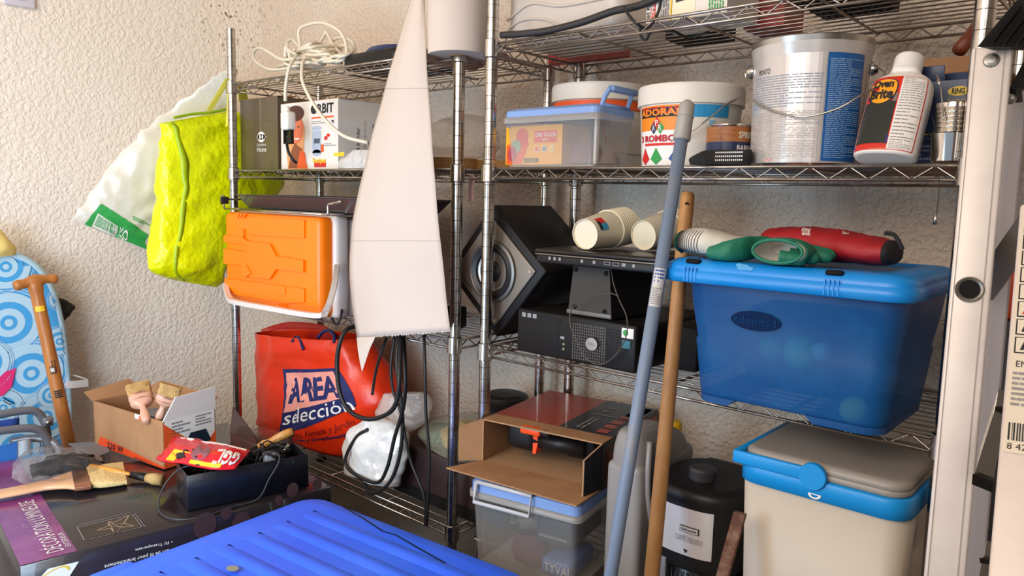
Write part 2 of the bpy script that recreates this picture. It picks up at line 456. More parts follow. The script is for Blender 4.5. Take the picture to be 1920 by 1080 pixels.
# ------------------------------------------------------------------ wire shelving
def post_mb(z0, z1):
    mb = MB(); prof = []; z = z0
    while z < z1 - 0.002:
        z2 = min(z + 0.0254, z1)
        prof += [(0.0125, z + 0.0006), (0.0125, z2 - 0.0005), (0.0121, z2 - 0.0003), (0.0121, z2 + 0.0003)]
        z = z2
    mb.lathe(prof, CHROME, 20, sm=True)
    # dark ring grooves
    z = z0 + 0.0254
    while z < z1:
        mb.lathe([(0.01225, z - 0.0004), (0.01225, z + 0.0004)], DARKMETAL, 20); z += 0.0254
    mb.lathe([(0.0001, z1 + 0.0012), (0.011, z1 + 0.0012), (0.0125, z1-0.001)], CHROME, 20)
    return mb
def shelf_mb(x0, x1, z):
    mb = MB(); g = 0.013; dz = 0.019
    def zig(p, q):
        p, q = Vector(p), Vector(q); L = (q - p).length; n = max(2, int(round(L / 0.028))); n += n % 2
        pts = []
        for i in range(n + 1):
            pts.append(p.lerp(q, i / n) + Vector((0, 0, 0 if i % 2 else -dz)))
        mb.tube(pts, 0.0016, WIRE, 5, False)
    for (p, q) in (((x0+g, YF), (x1-g, YF)), ((x0+g, YB), (x1-g, YB)), ((x0, YF+g), (x0, YB-g)), ((x1, YF+g), (x1, YB-g))):
        mb.tube([(*p, z), (*q, z)], 0.0029, WIRE, 8); mb.tube([(*p, z-dz), (*q, z-dz)], 0.0026, WIRE, 8)
        zig((*p, z), (*q, z))
    n = 11
    for i in range(1, n):
        y = YF + (YB - YF) * i / n
        mb.tube([(x0, y, z+0.001), (x1, y, z+0.001)], 0.0014, WIRE, 5)
    for k in range(1, 4):
        x = x0 + (x1 - x0) * k / 4
        mb.tube([(x, YF, z-0.004), (x, YB, z-0.004)], 0.0026, WIRE, 6)
    return mb
def unit(label, x0, x1, tops):
    t = thing('wire_shelving_unit', label, 'shelving unit', ((x0+x1)/2, (YF+YB)/2, ZF), 0, 'chrome wire shelving units')
    P = [(x0, YF), (x1, YF), (x0, YB), (x1, YB)]
    for (x, y), zt in zip(P, tops):
        mb = post_mb(ZF + 0.01, zt); mb.lathe([(0.0001, ZF), (0.016, ZF), (0.016, ZF+0.01), (0.0125, ZF+0.012)], BLACKP, 16)
        mb.M = None; mb.v = [p + Vector((x, y, 0)) for p in mb.v]
        mb.build('post', t, world=True)
    for z in (S1, S2, S3, S4):
        s = shelf_mb(x0, x1, z).build('wire_shelf', t, world=True)
        for (x, y) in P:
            mb = MB(); mb.lathe([(0.0130, z-0.028), (0.0168, z-0.026), (0.0158, z+0.008), (0.0130, z+0.010)], CHROME, 20, (x, y, 0))
            mb.build('sleeve', s, world=True)
    return t
XA0, XA1, XB0, XB1 = -2.098, -1.163, -1.071, -0.210
unit('left chrome wire shelving unit with the paper roll on its front post', XA0, XA1, (0.46, 0.325, 0.34, 0.33))
unit('right chrome wire shelving unit holding the paint cans and blue tub', XB0, XB1, (1.0, 1.0, 0.9, 0.9))
# ------------------------------------------------------------------ paper roll on the post, its sheet hanging down
PAPER = M('tissue_paper', '#d0c0b4', 0.85, bump=(420, 0.25, 0.0006))
rc = Vector((XA1 - 0.002, YF, 0)); zr = at(857, 91, Y=1.09).z
t = thing('paper_roll', 'big white paper roll on a shelf post, long sheet hanging torn', 'paper roll', (rc.x, rc.y, zr))
mb = MB(); R = 0.0655
mb.lathe([(0.020, zr), (R-0.001, zr), (R, zr+0.001), (R, zr+0.26), (R-0.001, zr+0.261), (0.020, zr+0.261), (0.020, zr)], PAPER, 48, rc)
mb.build('roll', t, world=True)
mb = MB(); mb.lathe([(0.0175, zr-0.003), (0.0198, zr-0.003), (0.0198, zr+0.262), (0.0175, zr+0.262), (0.0175, zr-0.003)], CARD, 24, rc); mb.build('cardboard_core', t, world=True)
rows = [(-190, 800, 806, 1.115), (-90, 792, 802, 1.105), (0, 770, 797, 1.095), (110, 736, 800, 1.08), (200, 711, 806, 1.075), (280, 690, 812, 1.07), (400, 664, 822, 1.07), (500, 656, 832, 1.075), (570, 660, 838, 1.08), (627, 668, 844, 1.08)]
G = []
for (y, l, r, Y) in rows:
    row = []
    for k in range(5):
        s = k / 4; yy = y if y < 600 else 633 - 13*s
        row.append(at(l + (r-l)*s, yy, Y=Y + 0.012*(2*s-1)**2 + (0.015 if k == 0 else 0)))
    G.append(row)
mb = MB(); Fs = mb.sheet(G, PAPER, 5, wr=0.003, ws=7, ridged=False)
a = [Fs(x, 1.0) for x in (0.0, 0.07, 0.14, 0.21)]
tail = [a[0], at(671, 655, Y=1.082), at(675, 680, Y=1.081), at(679, 697, Y=1.08), at(686, 676, Y=1.08), at(693, 655, Y=1.08), at(704, 631, Y=1.08)]
mb.add(tail, [list(range(7))], PAPER)
for yv in (0.40, 0.72):      # perforation lines
    mb.add([Fs(i/16, yv + dy, 0.0012) for i in range(17) for dy in (0, 0.0005)], [[2*i, 2*i+1, 2*i+3, 2*i+2] for i in range(0, 16)], M('paper_perforation', '#b8a89c', 0.9))
rr = random.Random(3)
fr = []; 
for i in range(46):
    x = 0.2 + 0.8*i/45; p = Fs(x, 1.0); fr.append(p); 
for i in range(45):
    q = (fr[i] + fr[i+1])/2 + Vector((0, 0, -rr.uniform(0.001, 0.005))); mb.add([fr[i], fr[i+1], q], [[0, 1, 2]], PAPER)
mb.build('hanging_sheet', t, world=True, solid=0.0006)

# ------------------------------------------------------------------ bags hanging at the left end
FILMW = M('white_bag_film', '#efe9df', 0.35, film=0.86, bump=(14, 0.5, 0.01))
FILMDUMMY = None
GREENB = M('green_print', '#38a853', 0.4)
mb = MB()
def sec(l, r, Xc, dep, Yc=None):
    a, b = at(*l, X=Xc), at(*r, X=Xc)
    return ((a+b)/2, (b-a)/2, Vector((dep, 0, 0)))
wsec = [sec((137, 412), (284, 474), -2.42, 0.004), sec((148, 396), (300, 462), -2.42, 0.02), sec((170, 362), (345, 440), -2.415, 0.04), sec((202, 322), (380, 400), -2.40, 0.045),
        sec((246, 264), (400, 340), -2.37, 0.04), sec((314, 207), (415, 262), -2.35, 0.022), sec((388, 158), (430, 190), -2.26, 0.014), sec((424, 128), (441, 150), -2.12, 0.010), sec((437, 122), (446, 134), -2.105, 0.006)]
FB = mb.loft(wsec, FILMW, 72, 9, 1.0, wr=0.011, ws=15, seed=2)
g = on(FB, (157, 425), (280, 470), (278, 440), (190, 382), 0, 0.6)
mb.poly(g, [(0, 0), (1, 0), (1, 1), (0, 1)], GREENB, 14)
g = on(FB, (172, 425), (215, 444), (222, 425), (184, 400), 0, 0.6)
def up(G, e): return lambda x, y: G(x, y) + Vector((e, -e*0.6, 0))
gu = up(g, 0.0015); mb.rect(gu, 0, 0, 1, 1, PRINTW, 6)
x = 0.05; gu2 = up(g, 0.0025)
while x < 0.95:
    d = rr.uniform(0.01, 0.035); mb.rect(gu2, x, 0.2, x+d, 0.95, GREENB); x += d + rr.uniform(0.015, 0.04)
g = on(FB, (222, 448), (240, 452), (243, 433), (226, 425), 0, 0.6); mb.text(up(g, 0.002), 'KO', 0, 0, 1, 1, PRINTW, bold=0.02)
g = on(FB, (248, 412), (282, 428), (282, 422), (250, 404), 0, 0.7); mb.lines(up(g, 0.001), 0, 0, 1, 1, 2, GREENB)
t = mb.put('plastic_carrier_bag', 'white plastic carrier bag with green corner stretched along the left wall', 'bag')
YEL = M('yellow_woven_film', '#f6fb04', 0.26, bump=(38, 0.9, 0.008), var=('#dfe800', 10, (0.3, 0.7)))
YGR = M('olive_trim', '#93b50c', 0.4)
t = thing('reusable_shopping_bag', 'shiny lime yellow woven shopping bag hanging from the shelf end', 'bag', at(380, 540, X=-2.2))
mb = MB(); XY = -2.215
ysec = [sec((322, 524), (405, 538), XY, 0.01), sec((284, 508), (418, 526), XY, 0.04), sec((281, 480), (425, 505), XY, 0.055), sec((290, 405), (470, 425), XY, 0.05),
        sec((295, 330), (528, 350), XY, 0.045), sec((300, 280), (522, 295), XY, 0.040), sec((304, 246), (478, 232), XY, 0.032), sec((298, 232), (440, 207), XY, 0.026)]
FY = mb.loft(ysec, YEL, 64, 7, 0.8, wr=0.010, ws=14, seed=5, capt=False)
def strip(Fm, pts, w, mat, mb=mb, eps=0.0):
    vs = []
    for (x, tt) in pts: vs += [Fm(x-w, tt), Fm(x+w, tt)]
    mb.add(vs, [[2*i, 2*i+1, 2*i+3, 2*i+2] for i in range(len(pts)-1)], mat, True)
strip(FY, [(-0.45 - 0.33*min(1, i/24), i/30) for i in range(1, 31)], 0.045, M('bag_side_seam', '#b0cc10', 0.35))
strip(FY, [(-1 + 2*i/30, 0.995) for i in range(1, 30)], 0.02, YGR)
mb.build('bag_body', t, world=True, solid=0.0008)
mb = MB()
def band(pts, w, mat, mb):
    P = cat(pts, 6); vs = []
    for p in P: vs += [p + Vector((0, 0, w)), p - Vector((0, 0, w))]
    mb.add(vs, [[2*i, 2*i+1, 2*i+3, 2*i+2] for i in range(len(P)-1)], mat, True)
band([at(325, 221, X=-2.16), at(360, 214, X=-2.155), at(395, 211, X=-2.15), at(428, 204, X=-2.14)], 0.004, YGR, mb)
YST = M('yellow_strap', '#efe45a', 0.5)
mb.add([at(386, 208, X=-2.135), at(398, 208, X=-2.135), at(432, 150, X=-2.1), at(423, 146, X=-2.1)], [[0, 1, 2, 3]], YST)
mb.add([at(428, 148, X=-2.09), at(434, 148, X=-2.09), at(427, 236, X=-2.11), at(423, 238, X=-2.12)], [[0, 1, 2, 3]], YST)
mb.add([at(446, 152, X=-2.12), at(459, 154, X=-2.12), at(466, 190, X=-2.16), at(448, 190, X=-2.16)], [[0, 1, 2, 3]], YST)
mb.build('strap', t, world=True, solid=0.001)

# ------------------------------------------------------------------ left unit, top shelf
mb = MB(); C3 = lambda pts, Y=1.2: [at(p[0], p[1], Y=(p[2] if len(p) > 2 else Y)) for p in pts]
def cord(pts, r, mat=CREAM, Y=1.2, n=8, k=6): mb.tube(cat(C3(pts, Y), k), r, mat, n)
t = thing('extension_cable', 'cream extension cable in loose coils with its socket hanging down', 'cable', at(560, 125, Y=1.25))
CR = 0.0045
cord([(535, 190, 1.12), (536, 160, 1.12), (543, 125, 1.13), (555, 104, 1.17), (545, 96, 1.2), (538, 82, 1.22), (548, 74, 1.24), (562, 88, 1.25), (560, 60, 1.25), (572, 48, 1.25), (605, 43, 1.25), (638, 60, 1.24), (650, 90, 1.22), (643, 112, 1.2), (610, 116, 1.2), (565, 108, 1.19), (530, 112, 1.19), (500, 95, 1.2), (484, 90, 1.22), (475, 100, 1.23), (480, 115, 1.23), (505, 130, 1.22), (540, 128, 1.22), (580, 120, 1.24), (620, 108, 1.26), (655, 112, 1.28), (665, 95, 1.3), (660, 78, 1.3), (640, 70, 1.3), (622, 78, 1.28), (612, 100, 1.26), (640, 118, 1.22), (590, 112, 1.2), (571, 112, 1.16), (566, 130, 1.13), (568, 155, 1.12), (585, 190, 1.12), (610, 225, 1.12), (645, 255, 1.13), (690, 268, 1.15)], CR)
cord([(530, 125, 1.25), (550, 105, 1.27), (590, 100, 1.28), (597, 85, 1.28), (610, 63, 1.28), (612, 60, 1.28), (625, 85, 1.27), (640, 105, 1.26), (600, 90, 1.28), (585, 98, 1.3), (560, 118, 1.3), (520, 125, 1.3), (560, 130, 1.33), (640, 125, 1.32), (665, 118, 1.3)], CR)
cord([(535, 108, 1.2), (536, 88, 1.2), (542, 100, 1.2), (548, 112, 1.2), (575, 103, 1.2), (600, 104, 1.2), (625, 114, 1.2)], CR)
rc_ = random.Random(21)
for q_ in range(4):
    cx_q, cy_q = 570 + 12*q_, 112 - 5*q_; cord([(cx_q + (42 + rc_.uniform(-12, 16))*math.cos(a_/10*2*PI), cy_q + (13 + rc_.uniform(-5, 8))*math.sin(a_/10*2*PI), 1.24 + 0.05*math.sin(a_*1.3 + q_)) for a_ in range(17)], CR)
mb.v = [Vector((p.x, p.y, max(p.z, S1 + 0.007))) if p.y > YF + 0.012 else p for p in mb.v]
mb.build('cord', t, world=True)
mb = MB(); c = at(540, 224, Y=1.12)
mb.box(c + Vector((-0.017, -0.014, -0.028)), c + Vector((0.017, 0.014, 0.02)), WHITEP, 0.006)
mb.tube([c + Vector((-0.004, 0, 0.018)), c + Vector((-0.004, 0, 0.034))], 0.009, WHITEP, 12, r2=0.006); mb.build('cable_socket', t, world=True)
mb = MB(); cord([(543, 246, 1.118), (538, 265, 1.12), (541, 285, 1.13), (550, 300, 1.14), (556, 305, 1.15)], 0.004, CABLE)
mb.box(at(537, 246, Y=1.12), at(545, 268, Y=1.112), BLACKP, 0.002)
mb.put('power_plug', 'black plug lead hanging under the white cable socket', 'plug')
# blue-black machine behind the cable
BLU = M('navy_plastic', '#1c2f5e', 0.4)
x0, x1, z0, z1 = span(672, 745, 92, 118, 1.25)
mb = MB(); mb.box((x0, 1.2, S1+0.003), (x1+0.05, 1.4, S1+0.045), BLACKP, 0.012)
t = mb.put('power_tool_case', 'dark navy and black rounded tool lying on the top wire shelf', 'tool')
mb = MB(); mb.M = Matrix.Translation(((x0+x1)/2+0.02, 1.30, S1+0.044)) @ Matrix.Diagonal((1, 0.8, 1, 1))
mb.lathe([(0.09, -0.01), (0.098, 0.006), (0.085, 0.018), (0.04, 0.026), (0.0, 0.027)], BLU, 32); mb.build('cover', t, world=True)
# crumpled film and papers lying under the roll
mb = MB()
G = [[Vector((-1.44 + 0.08*i, 1.19 + 0.065*j, S1 + 0.007 + (0.018 if (i+j) % 2 else 0.0))) for i in range(4)] for j in range(4)]
mb.sheet(G, M('pinkish_wrap', '#c7a596', 0.6), 5, wr=0.004, ws=30)
mb.put('crumpled_wrapping', 'crumpled pinkish wrapping lying flat on the top shelf behind the roll', 'wrapping', solid=0.0008)

# ------------------------------------------------------------------ left unit, second shelf
BROWNB = M('brown_gloss_card', '#5b4c3a', 0.35, coat=0.3)
z = S2 + 0.004
def crate(x0, x1, yt, Y, depth, mat, r=0.0, zb=None, yb=None):
    """an upright carton front between two columns of the picture, standing at height zb"""
    X0, X1, Z0, Z1 = span(x0, x1, yt, yb or 300, Y); zb = zb if zb is not None else z
    mb = MB(); w_, h_ = X1-X0, Z1-zb
    mb.box((0, 0, 0), (w_, depth, h_), mat, r)
    return mb, (X0, Y, zb), w_, depth, h_
mb, L, w_, d_, h_ = crate(451, 521, 184, 1.19, 0.22, BROWNB)
Fq = front(w_, h_)
cx, cy = 0.57, 0.46; 
mb.disc(lambda x, y: Fq(cx + x*0.10, cy + y*0.075), 0, 0, 1, 1, PRINTW, 24, 0.55)
mb.poly(lambda x, y: Fq(cx + x*0.10, cy + y*0.075), [(-1.25, 0), (-0.4, -0.6), (-0.1, 0), (-0.4, 0.6)], PRINTW)
mb.poly(lambda x, y: Fq(cx + x*0.10, cy + y*0.075), [(1.25, 0), (0.4, -0.6), (0.1, 0), (0.4, 0.6)], PRINTW)
mb.text(Fq, 'Carrefour', 0.45, 0.335, 0.70, 0.37, PRINTW); mb.text(Fq, 'Home', 0.46, 0.25, 0.70, 0.32, PRINTW)
mb.box((-0.002, 0.0, h_), (w_*0.5, 0.05, h_+0.006), CARD, rot=Matrix.Rotation(0.18, 3, 'X'))
mb.box((w_*0.35, 0.0, h_), (w_, 0.06, h_+0.004), CARD, rot=Matrix.Rotation(0.1, 3, 'X'))
mb.put('product_box', 'dark brown glossy box with white round emblem beside the juicer box', 'box', L)
# juicer box
WCARD = M('white_card', '#e4ddd6', 0.5)
mb, L, w_, d_, h_ = crate(527, 634, 190, 1.19, 0.255, WCARD); Fq = front(w_, h_)
SKIN = M('printed_skin', '#d9714c', 0.5); HAIR = M('printed_hair', '#4b231c', 0.5); LBLUE = M('printed_pale_blue', '#aeb9cc', 0.5)
mb.poly(Fq, [(0.13, 0.0), (0.50, 0.0), (0.42, 0.22), (0.44, 0.62), (0.34, 0.86), (0.12, 0.60), (0.10, 0.30)], M('printed_peach', '#e8a06a', 0.5))
mb.disc(up(Fq, 0.0) if False else (lambda x, y: Fq(x, y) + Vector((0, -0.0004, 0))), 0.27, 0.62, 0.145, 0.24, SKIN, 28)
mb.disc(lambda x, y: Fq(x, y) + Vector((0, -0.0006, 0)), 0.27, 0.84, 0.16, 0.12, HAIR, 24)
mb.disc(lambda x, y: Fq(x, y) + Vector((0, -0.0008, 0)), 0.30, 0.47, 0.055, 0.02, PRINTW, 14, 0, PI, 2*PI)
for ex in (0.22, 0.33): mb.disc(lambda x, y: Fq(x, y) + Vector((0, -0.0008, 0)), ex, 0.64, 0.02, 0.012, HAIR, 10)
mb.poly(lambda x, y: Fq(x, y) + Vector((0, -0.0006, 0)), [(0.14, 0.02), (0.34, 0.02), (0.40, 0.30), (0.26, 0.40), (0.2, 0.30)], M('printed_brown', '#8a4a2e', 0.5))
mb.poly(lambda x, y: Fq(x, y) + Vector((0, -0.0008, 0)), [(0.30, 0.02), (0.48, 0.02), (0.44, 0.25), (0.36, 0.30)], PRINTO)
mb.disc(Fq, 0.60, 0.875, 0.055, 0.068, PRINTK, 20); mb.text(Fq, 'RBIT', 0.66, 0.81, 0.93, 0.95, PRINTK, bold=0.03)
mb.rect(Fq, 0.56, 0.74, 0.93, 0.765, PRINTO); mb.lines(Fq, 0.56, 0.66, 0.84, 0.71, 2, PRINTG)
mb.rect(Fq, 0.57, 0.24, 0.72, 0.56, LBLUE); mb.disc(Fq, 0.645, 0.60, 0.085, 0.035, LBLUE, 18); mb.disc(Fq, 0.645, 0.24, 0.075, 0.05, LBLUE, 18)
mb.rect(lambda x, y: Fq(x, y) + Vector((0, -0.0004, 0)), 0.60, 0.38, 0.70, 0.45, M('printed_slate', '#4a5568', 0.5))
mb.rect(Fq, 0.715, 0.25, 0.765, 0.36, PRINTO)
mb.disc(Fq, 0.80, 0.45, 0.03, 0.03, PRINTR, 10); mb.disc(Fq, 0.84, 0.49, 0.03, 0.025, PRINTR, 10)
mb.lines(Fq, 0.77, 0.33, 0.97, 0.38, 2, PRINTG)
mb.rect(Fq, 0.60, 0.03, 0.80, 0.12, PRINTR); mb.text(lambda x, y: Fq(x, y) + Vector((0, -0.0005, 0)), 'Recipes', 0.58, 0.07, 0.80, 0.17, PRINTY, bold=0.03)
mb.poly(Fq, [(0.93, 0.65), (0.93, 0.70), (0.885, 0.70)], PRINTK)
Fr = right(w_, d_, h_)
mb.text(Fr, 'juicer & blender', 0.22, 0.06, 0.28, 0.62, PRINTK, 90); mb.text(Fr, 'exprimidor de zumo', 0.32, 0.12, 0.35, 0.72, PRINTG, 90)
mb.lines(Fr, 0.42, 0.35, 0.66, 0.70, 5, PRINTG, vertical=True); mb.disc(Fr, 0.42, 0.31, 0.02, 0.02, PRINTR, 10)
mb.box((0.01, 0.002, h_+0.0005), (w_+0.004, 0.05, h_+0.003), CARD, rot=Matrix.Rotation(0.05, 3, 'X'))
mb.put('juicer_box', 'white juicer box printed with a smiling woman and fruit press', 'box', L)
# wrinkled film on the shelf beside the juicer box
FILM = M('clear_film', '#e2dad3', 0.15, film=0.22, bump=(26, 0.8, 0.01)); FILMG = M('grey_film', '#c9c6c4', 0.25, film=0.75, bump=(26, 0.8, 0.01))
XX = at(690, 300, Y=1.18).x
mb = MB(); c = Vector((XX-0.03, 1.185, z))
mb.loft([(c + Vector((0, 0, 0)), Vector((0.085, 0, 0)), Vector((0, -0.03, 0))), (c + Vector((0.0, 0, 0.02)), Vector((0.088, 0, 0)), Vector((0, -0.03, 0))), (c + Vector((0.02, 0, 0.045)), Vector((0.05, 0, 0)), Vector((0, -0.02, 0)))], FILMG, 36, 5, 1, wr=0.008, ws=22)
mb.poly(Q((628, 316), (650, 316), (646, 285), (626, 287), Y=1.15), [(0, 0.8), (0.9, 0.75), (1, 1), (0, 1)], PRINTY)
mb.put('folded_film_bag', 'grey folded plastic bag on the shelf in front of the juicer box', 'bag')
# two round wooden trays under a film bag, right of the sheet
PINE = M('pale_wood', '#d9a869', 0.55, var=('#c08f52', 20, (0.35, 0.7), (1, 1, 6)))
for lab, pxc, hh in (('round pale wood tray edge left of the right front post', 808, 0.022), ('round pale wood tray at the right end of the second shelf', 897, 0.02)):
    c = at(pxc, 312, Y=1.27); mb = MB()
    if pxc > 850: c = Vector((XA1-0.095, 1.36, 0))
    mb.lathe([(0.0001, 0.004), (0.066, 0.004), (0.068, hh+0.004), (0.074, hh+0.004), (0.075, 0.0), (0.0001, 0.0)], PINE, 48, (0, 0, 0))
    mb.put('wooden_tray', lab, 'tray', (c.x if pxc > 850 else XA1-0.15, 1.26 if pxc < 850 else 1.37, z), group='round wooden trays')
mb = MB(); c = Vector((XA1-0.15, 1.30, z+0.03))
mb.loft([(c, Vector((0.10, 0, 0)), Vector((0, -0.06, 0))), (c + Vector((0, 0, 0.03)), Vector((0.11, 0, 0)), Vector((0, -0.07, 0))), (c + Vector((0.01, 0.0, 0.08)), Vector((0.085, 0, 0)), Vector((0, -0.05, 0))), (c + Vector((0.03, 0, 0.10)), Vector((0.02, 0, 0)), Vector((0, -0.02, 0)))], FILM, 40, 6, 1, wr=0.012, ws=16)
mb.put('clear_plastic_bag', 'clear crumpled plastic bag standing on the wooden trays', 'bag')
# pink tag hanging
mb = MB(); p = at(884, 354, Y=1.2); mb.box(p + Vector((-0.008, -0.001, -0.027)), p + Vector((0.008, 0.001, 0.03)), M('pink_plastic', '#e3bcb6', 0.4), 0.006)
mb.put('plastic_tag', 'pale pink plastic strip hanging below the second shelf', 'tag')

# ------------------------------------------------------------------ left unit, third shelf: cooler, tray, clutter
ORG = M('orange_plastic', '#ff7d00', 0.38); OFFW = M('offwhite_plastic', '#d9d0cb', 0.4)
Yc = 1.07
x0, x1, z0, z1 = span(421, 598, 402, 580, Yc)
t = thing('cooler_box', 'orange and white cool box lying with its orange lid facing out', 'cooler', ((x0+x1)/2, 1.23, S3+0.003))
mb = MB(); mb.box((x0, Yc, z0), (x1, Yc+0.055, z1), ORG, 0.018, 4)
def slab(pts, th=0.0035, Y=Yc, mat=ORG, dz=0):
    P = [at(421 + (a-421)*0.97, b, Y=Y) for a, b in pts]; P = [q + Vector((0, 0.002, 0)) for q in P]; mb.prism(P, (0, -th*1.8-0.002, 0), mat)
# crop coordinates of the lid relief
def r7(*p): return [(400 + a/3.6, 330 + b/3.6) for a, b in p]
slab(r7((85, 400), (215, 412), (250, 440), (405, 458), (450, 540), (640, 568), (640, 648), (450, 628), (405, 695), (250, 675), (205, 600), (85, 590), (85, 490), (240, 510), (255, 470), (200, 455), (85, 445)), 0.004)
slab(r7((155, 355), (220, 358), (220, 410), (155, 408)), 0.003)
slab(r7((435, 738), (512, 745), (512, 798), (435, 792)), 0.004)
slab(r7((205, 625), (250, 600), (285, 655), (240, 682)), 0.006)
slab(r7((85, 690), (640, 760), (640, 850), (520, 860), (85, 790)), 0.0025)
slab(r7((245, 275), (640, 300), (640, 420), (245, 395)), 0.0025)
for k in range(3): 
    slab(r7((165+22*k, 280), (180+22*k, 255), (190+22*k, 256), (175+22*k, 282)), 0.003); slab(r7((455+22*k, 862), (470+22*k, 890), (478+22*k, 890), (463+22*k, 862)), 0.003)
mb.build('lid', t, world=True, bevel=0.004)
mb = MB(); mb.box((x0+0.003, Yc+0.04, S3+0.004), (x1+0.012, Yc+0.085, z1+0.003), OFFW, 0.012, 3)
mb.box((x0+0.01, Yc+0.075, S3+0.004), (x1+0.006, 1.25, z1-0.003), OFFW, 0.012, 3); mb.build('body', t, world=True)
mb = MB()
P = [at(628, 500, Y=1.10), at(622, 540, Y=1.06), at(608, 582, Y=1.02), at(588, 592, Y=1.01), at(500, 578, Y=1.01), at(440, 567, Y=1.01), at(426, 560, Y=1.03), at(419, 535, Y=1.06)]
Pc = cat(P, 6); vs = []
for p in Pc: vs += [p + Vector((0, -0.002, 0.006)), p + Vector((0, -0.002, -0.006)), p + Vector((0, 0.014, -0.006)), p + Vector((0, 0.014, 0.006))]
mb.add(vs, [[4*i+k, 4*i+(k+1) % 4, 4*i+4+(k+1) % 4, 4*i+4+k] for i in range(len(Pc)-1) for k in range(4)] + [[3, 2, 1, 0]], OFFW, False)
mb.build('handle', t, world=True, label='white carrying handle', bevel=0.003)
# rack and oven tray on the cooler
zt = z1 + 0.004
mb = MB()
xa, xb = at(427, 388, Y=1.09).x, at(622, 400, Y=1.09).x
for yy in (1.08, 1.12, 1.16): mb.tube([(xa, yy, zt+0.003), (xb, yy, zt+0.003)], 0.0028, CHROME, 8)
for k in range(2):
    xx = xa + 0.004 if k == 0 else xb; mb.tube([(xx, 1.08, zt+0.003), (xx, 1.30, zt+0.003)], 0.0028, CHROME, 8)
mb.tube(cat([(xb-0.01, 1.07, zt+0.003), (xb+0.012, 1.07, zt+0.004), (xb+0.014, 1.07, zt+0.026), (xb+0.03, 1.07, zt+0.03), (xb+0.055, 1.078, zt+0.036)], 5), 0.003, CHROME, 8)
mb.tube([(xa, 1.08, zt+0.003), (xa-0.006, 1.08, zt+0.03), (xa-0.006, 1.2, zt+0.03)], 0.003, CHROME, 8)
mb.put('wire_rack', 'chrome wire grill rack lying between the cool box and oven tray', 'rack')
x0t, x1t, _, _ = span(452, 662, 362, 392, 1.12)
mb = MB(); zz = zt + 0.008; TRAY = M('enamel_tray', '#39373b', 0.3, coat=0.4)
o_ = [(x0t, 1.10), (x1t+0.06, 1.10), (x1t+0.06, 1.40), (x0t, 1.40)]; i_ = [(x0t+0.035, 1.125), (x1t+0.03, 1.125), (x1t+0.03, 1.37), (x0t+0.035, 1.37)]
V = [(x, y, zz+0.036) for x, y in o_] + [(x, y, zz+0.033) for x, y in [(a+(0.006 if k in (0, 3) else -0.006), b+(0.006 if k < 2 else -0.006)) for k, (a, b) in enumerate(o_)]] + [(x, y, zz) for x, y in i_]
mb.add(V, [[k, (k+1) % 4, 4+(k+1) % 4, 4+k] for k in range(4)] + [[4+k, 4+(k+1) % 4, 8+(k+1) % 4, 8+k] for k in range(4)] + [[8, 9, 10, 11]], TRAY)
mb.put('oven_tray', 'dark enamel oven tray with sloping sides on top of the cool box', 'tray', solid=0.0015)
mb = MB(); a_ = at(412, 374, Y=1.06); mb.box(a_ + Vector((0, 0, -0.012)), (x0t-0.002, 1.085, a_.z+0.008), DARKMETAL, 0.003)
mb.tube([a_ + Vector((-0.002, 0.01, -0.014)), a_ + Vector((-0.002, 0.01, 0.012))], 0.006, CHROME, 10)
mb.put('grill_handle', 'short brown metal bar poking out left of the oven tray', 'handle')
# red box, black grille box, router
mb = MB(); x0r, x1r, zr0, zr1 = span(622, 720, 404, 492, 1.27); x0r = x1 + 0.02
mb.box((x0r, 1.27, zr0), (x1r, 1.42, zr1), M('deep_red_card', '#8f0719', 0.4)); mb.put('red_box', 'deep red box on the black appliance right of the cool box', 'box')
mb = MB(); x0r, x1r, _, zr1 = span(612, 730, 493, 592, 1.27); x0r = x1 + 0.018
mb.box((x0r, 1.275, S3+0.003), (x1r, 1.43, zr0-0.002), BLACKM, 0.004)
for i in range(8):
    for j in range(5):
        cxx = x0r + (x1r-x0r)*(i+0.5)/8; czz = S3+0.01 + (zr0-S3-0.02)*(j+0.5)/5; mb.box((cxx-0.006, 1.272, czz-0.006), (cxx+0.006, 1.276, czz+0.006), BLACKP)
mb.put('ventilated_appliance', 'black appliance with square grille openings under the red box', 'appliance')
mb = MB()
P = [at(654, 578, Y=1.19), at(708, 586, Y=1.19), at(712, 520, Y=1.22), at(662, 506, Y=1.22)]
mb.prism(P, (0.004, 0.03, 0.0), M('pinkish_white', '#dcbcb4', 0.4)); mb.put('white_router', 'slim off-white router standing on edge right of the cool box', 'router', bevel=0.004)
t_ = Q((660, 590), (690, 592), (694, 522), (666, 520), Y=1.17)
# clutter of adapters on the right half of the third shelf
for k, (px, sx, sz, lab) in enumerate([(705, .05, .03, 'black power adapter nearest the hanging sheet'), (760, .06, .022, 'flat black adapter behind the sheet end'), (808, .045, .034, 'chunky black adapter left of the right front post'), (838, .05, .05, 'black device box just left of the right front post')]):
    p = at(px, 628, Y=1.22); mb = MB(); mb.box((-sx/2, -0.03, 0), (sx/2, 0.05, sz), BLACKM, 0.005)
    mb.put('power_adapter', lab, 'adapter', (p.x, 1.2 + 0.03*(k % 2), S3+0.003), 0.3*(k-1.5), group='black adapters on the third shelf')

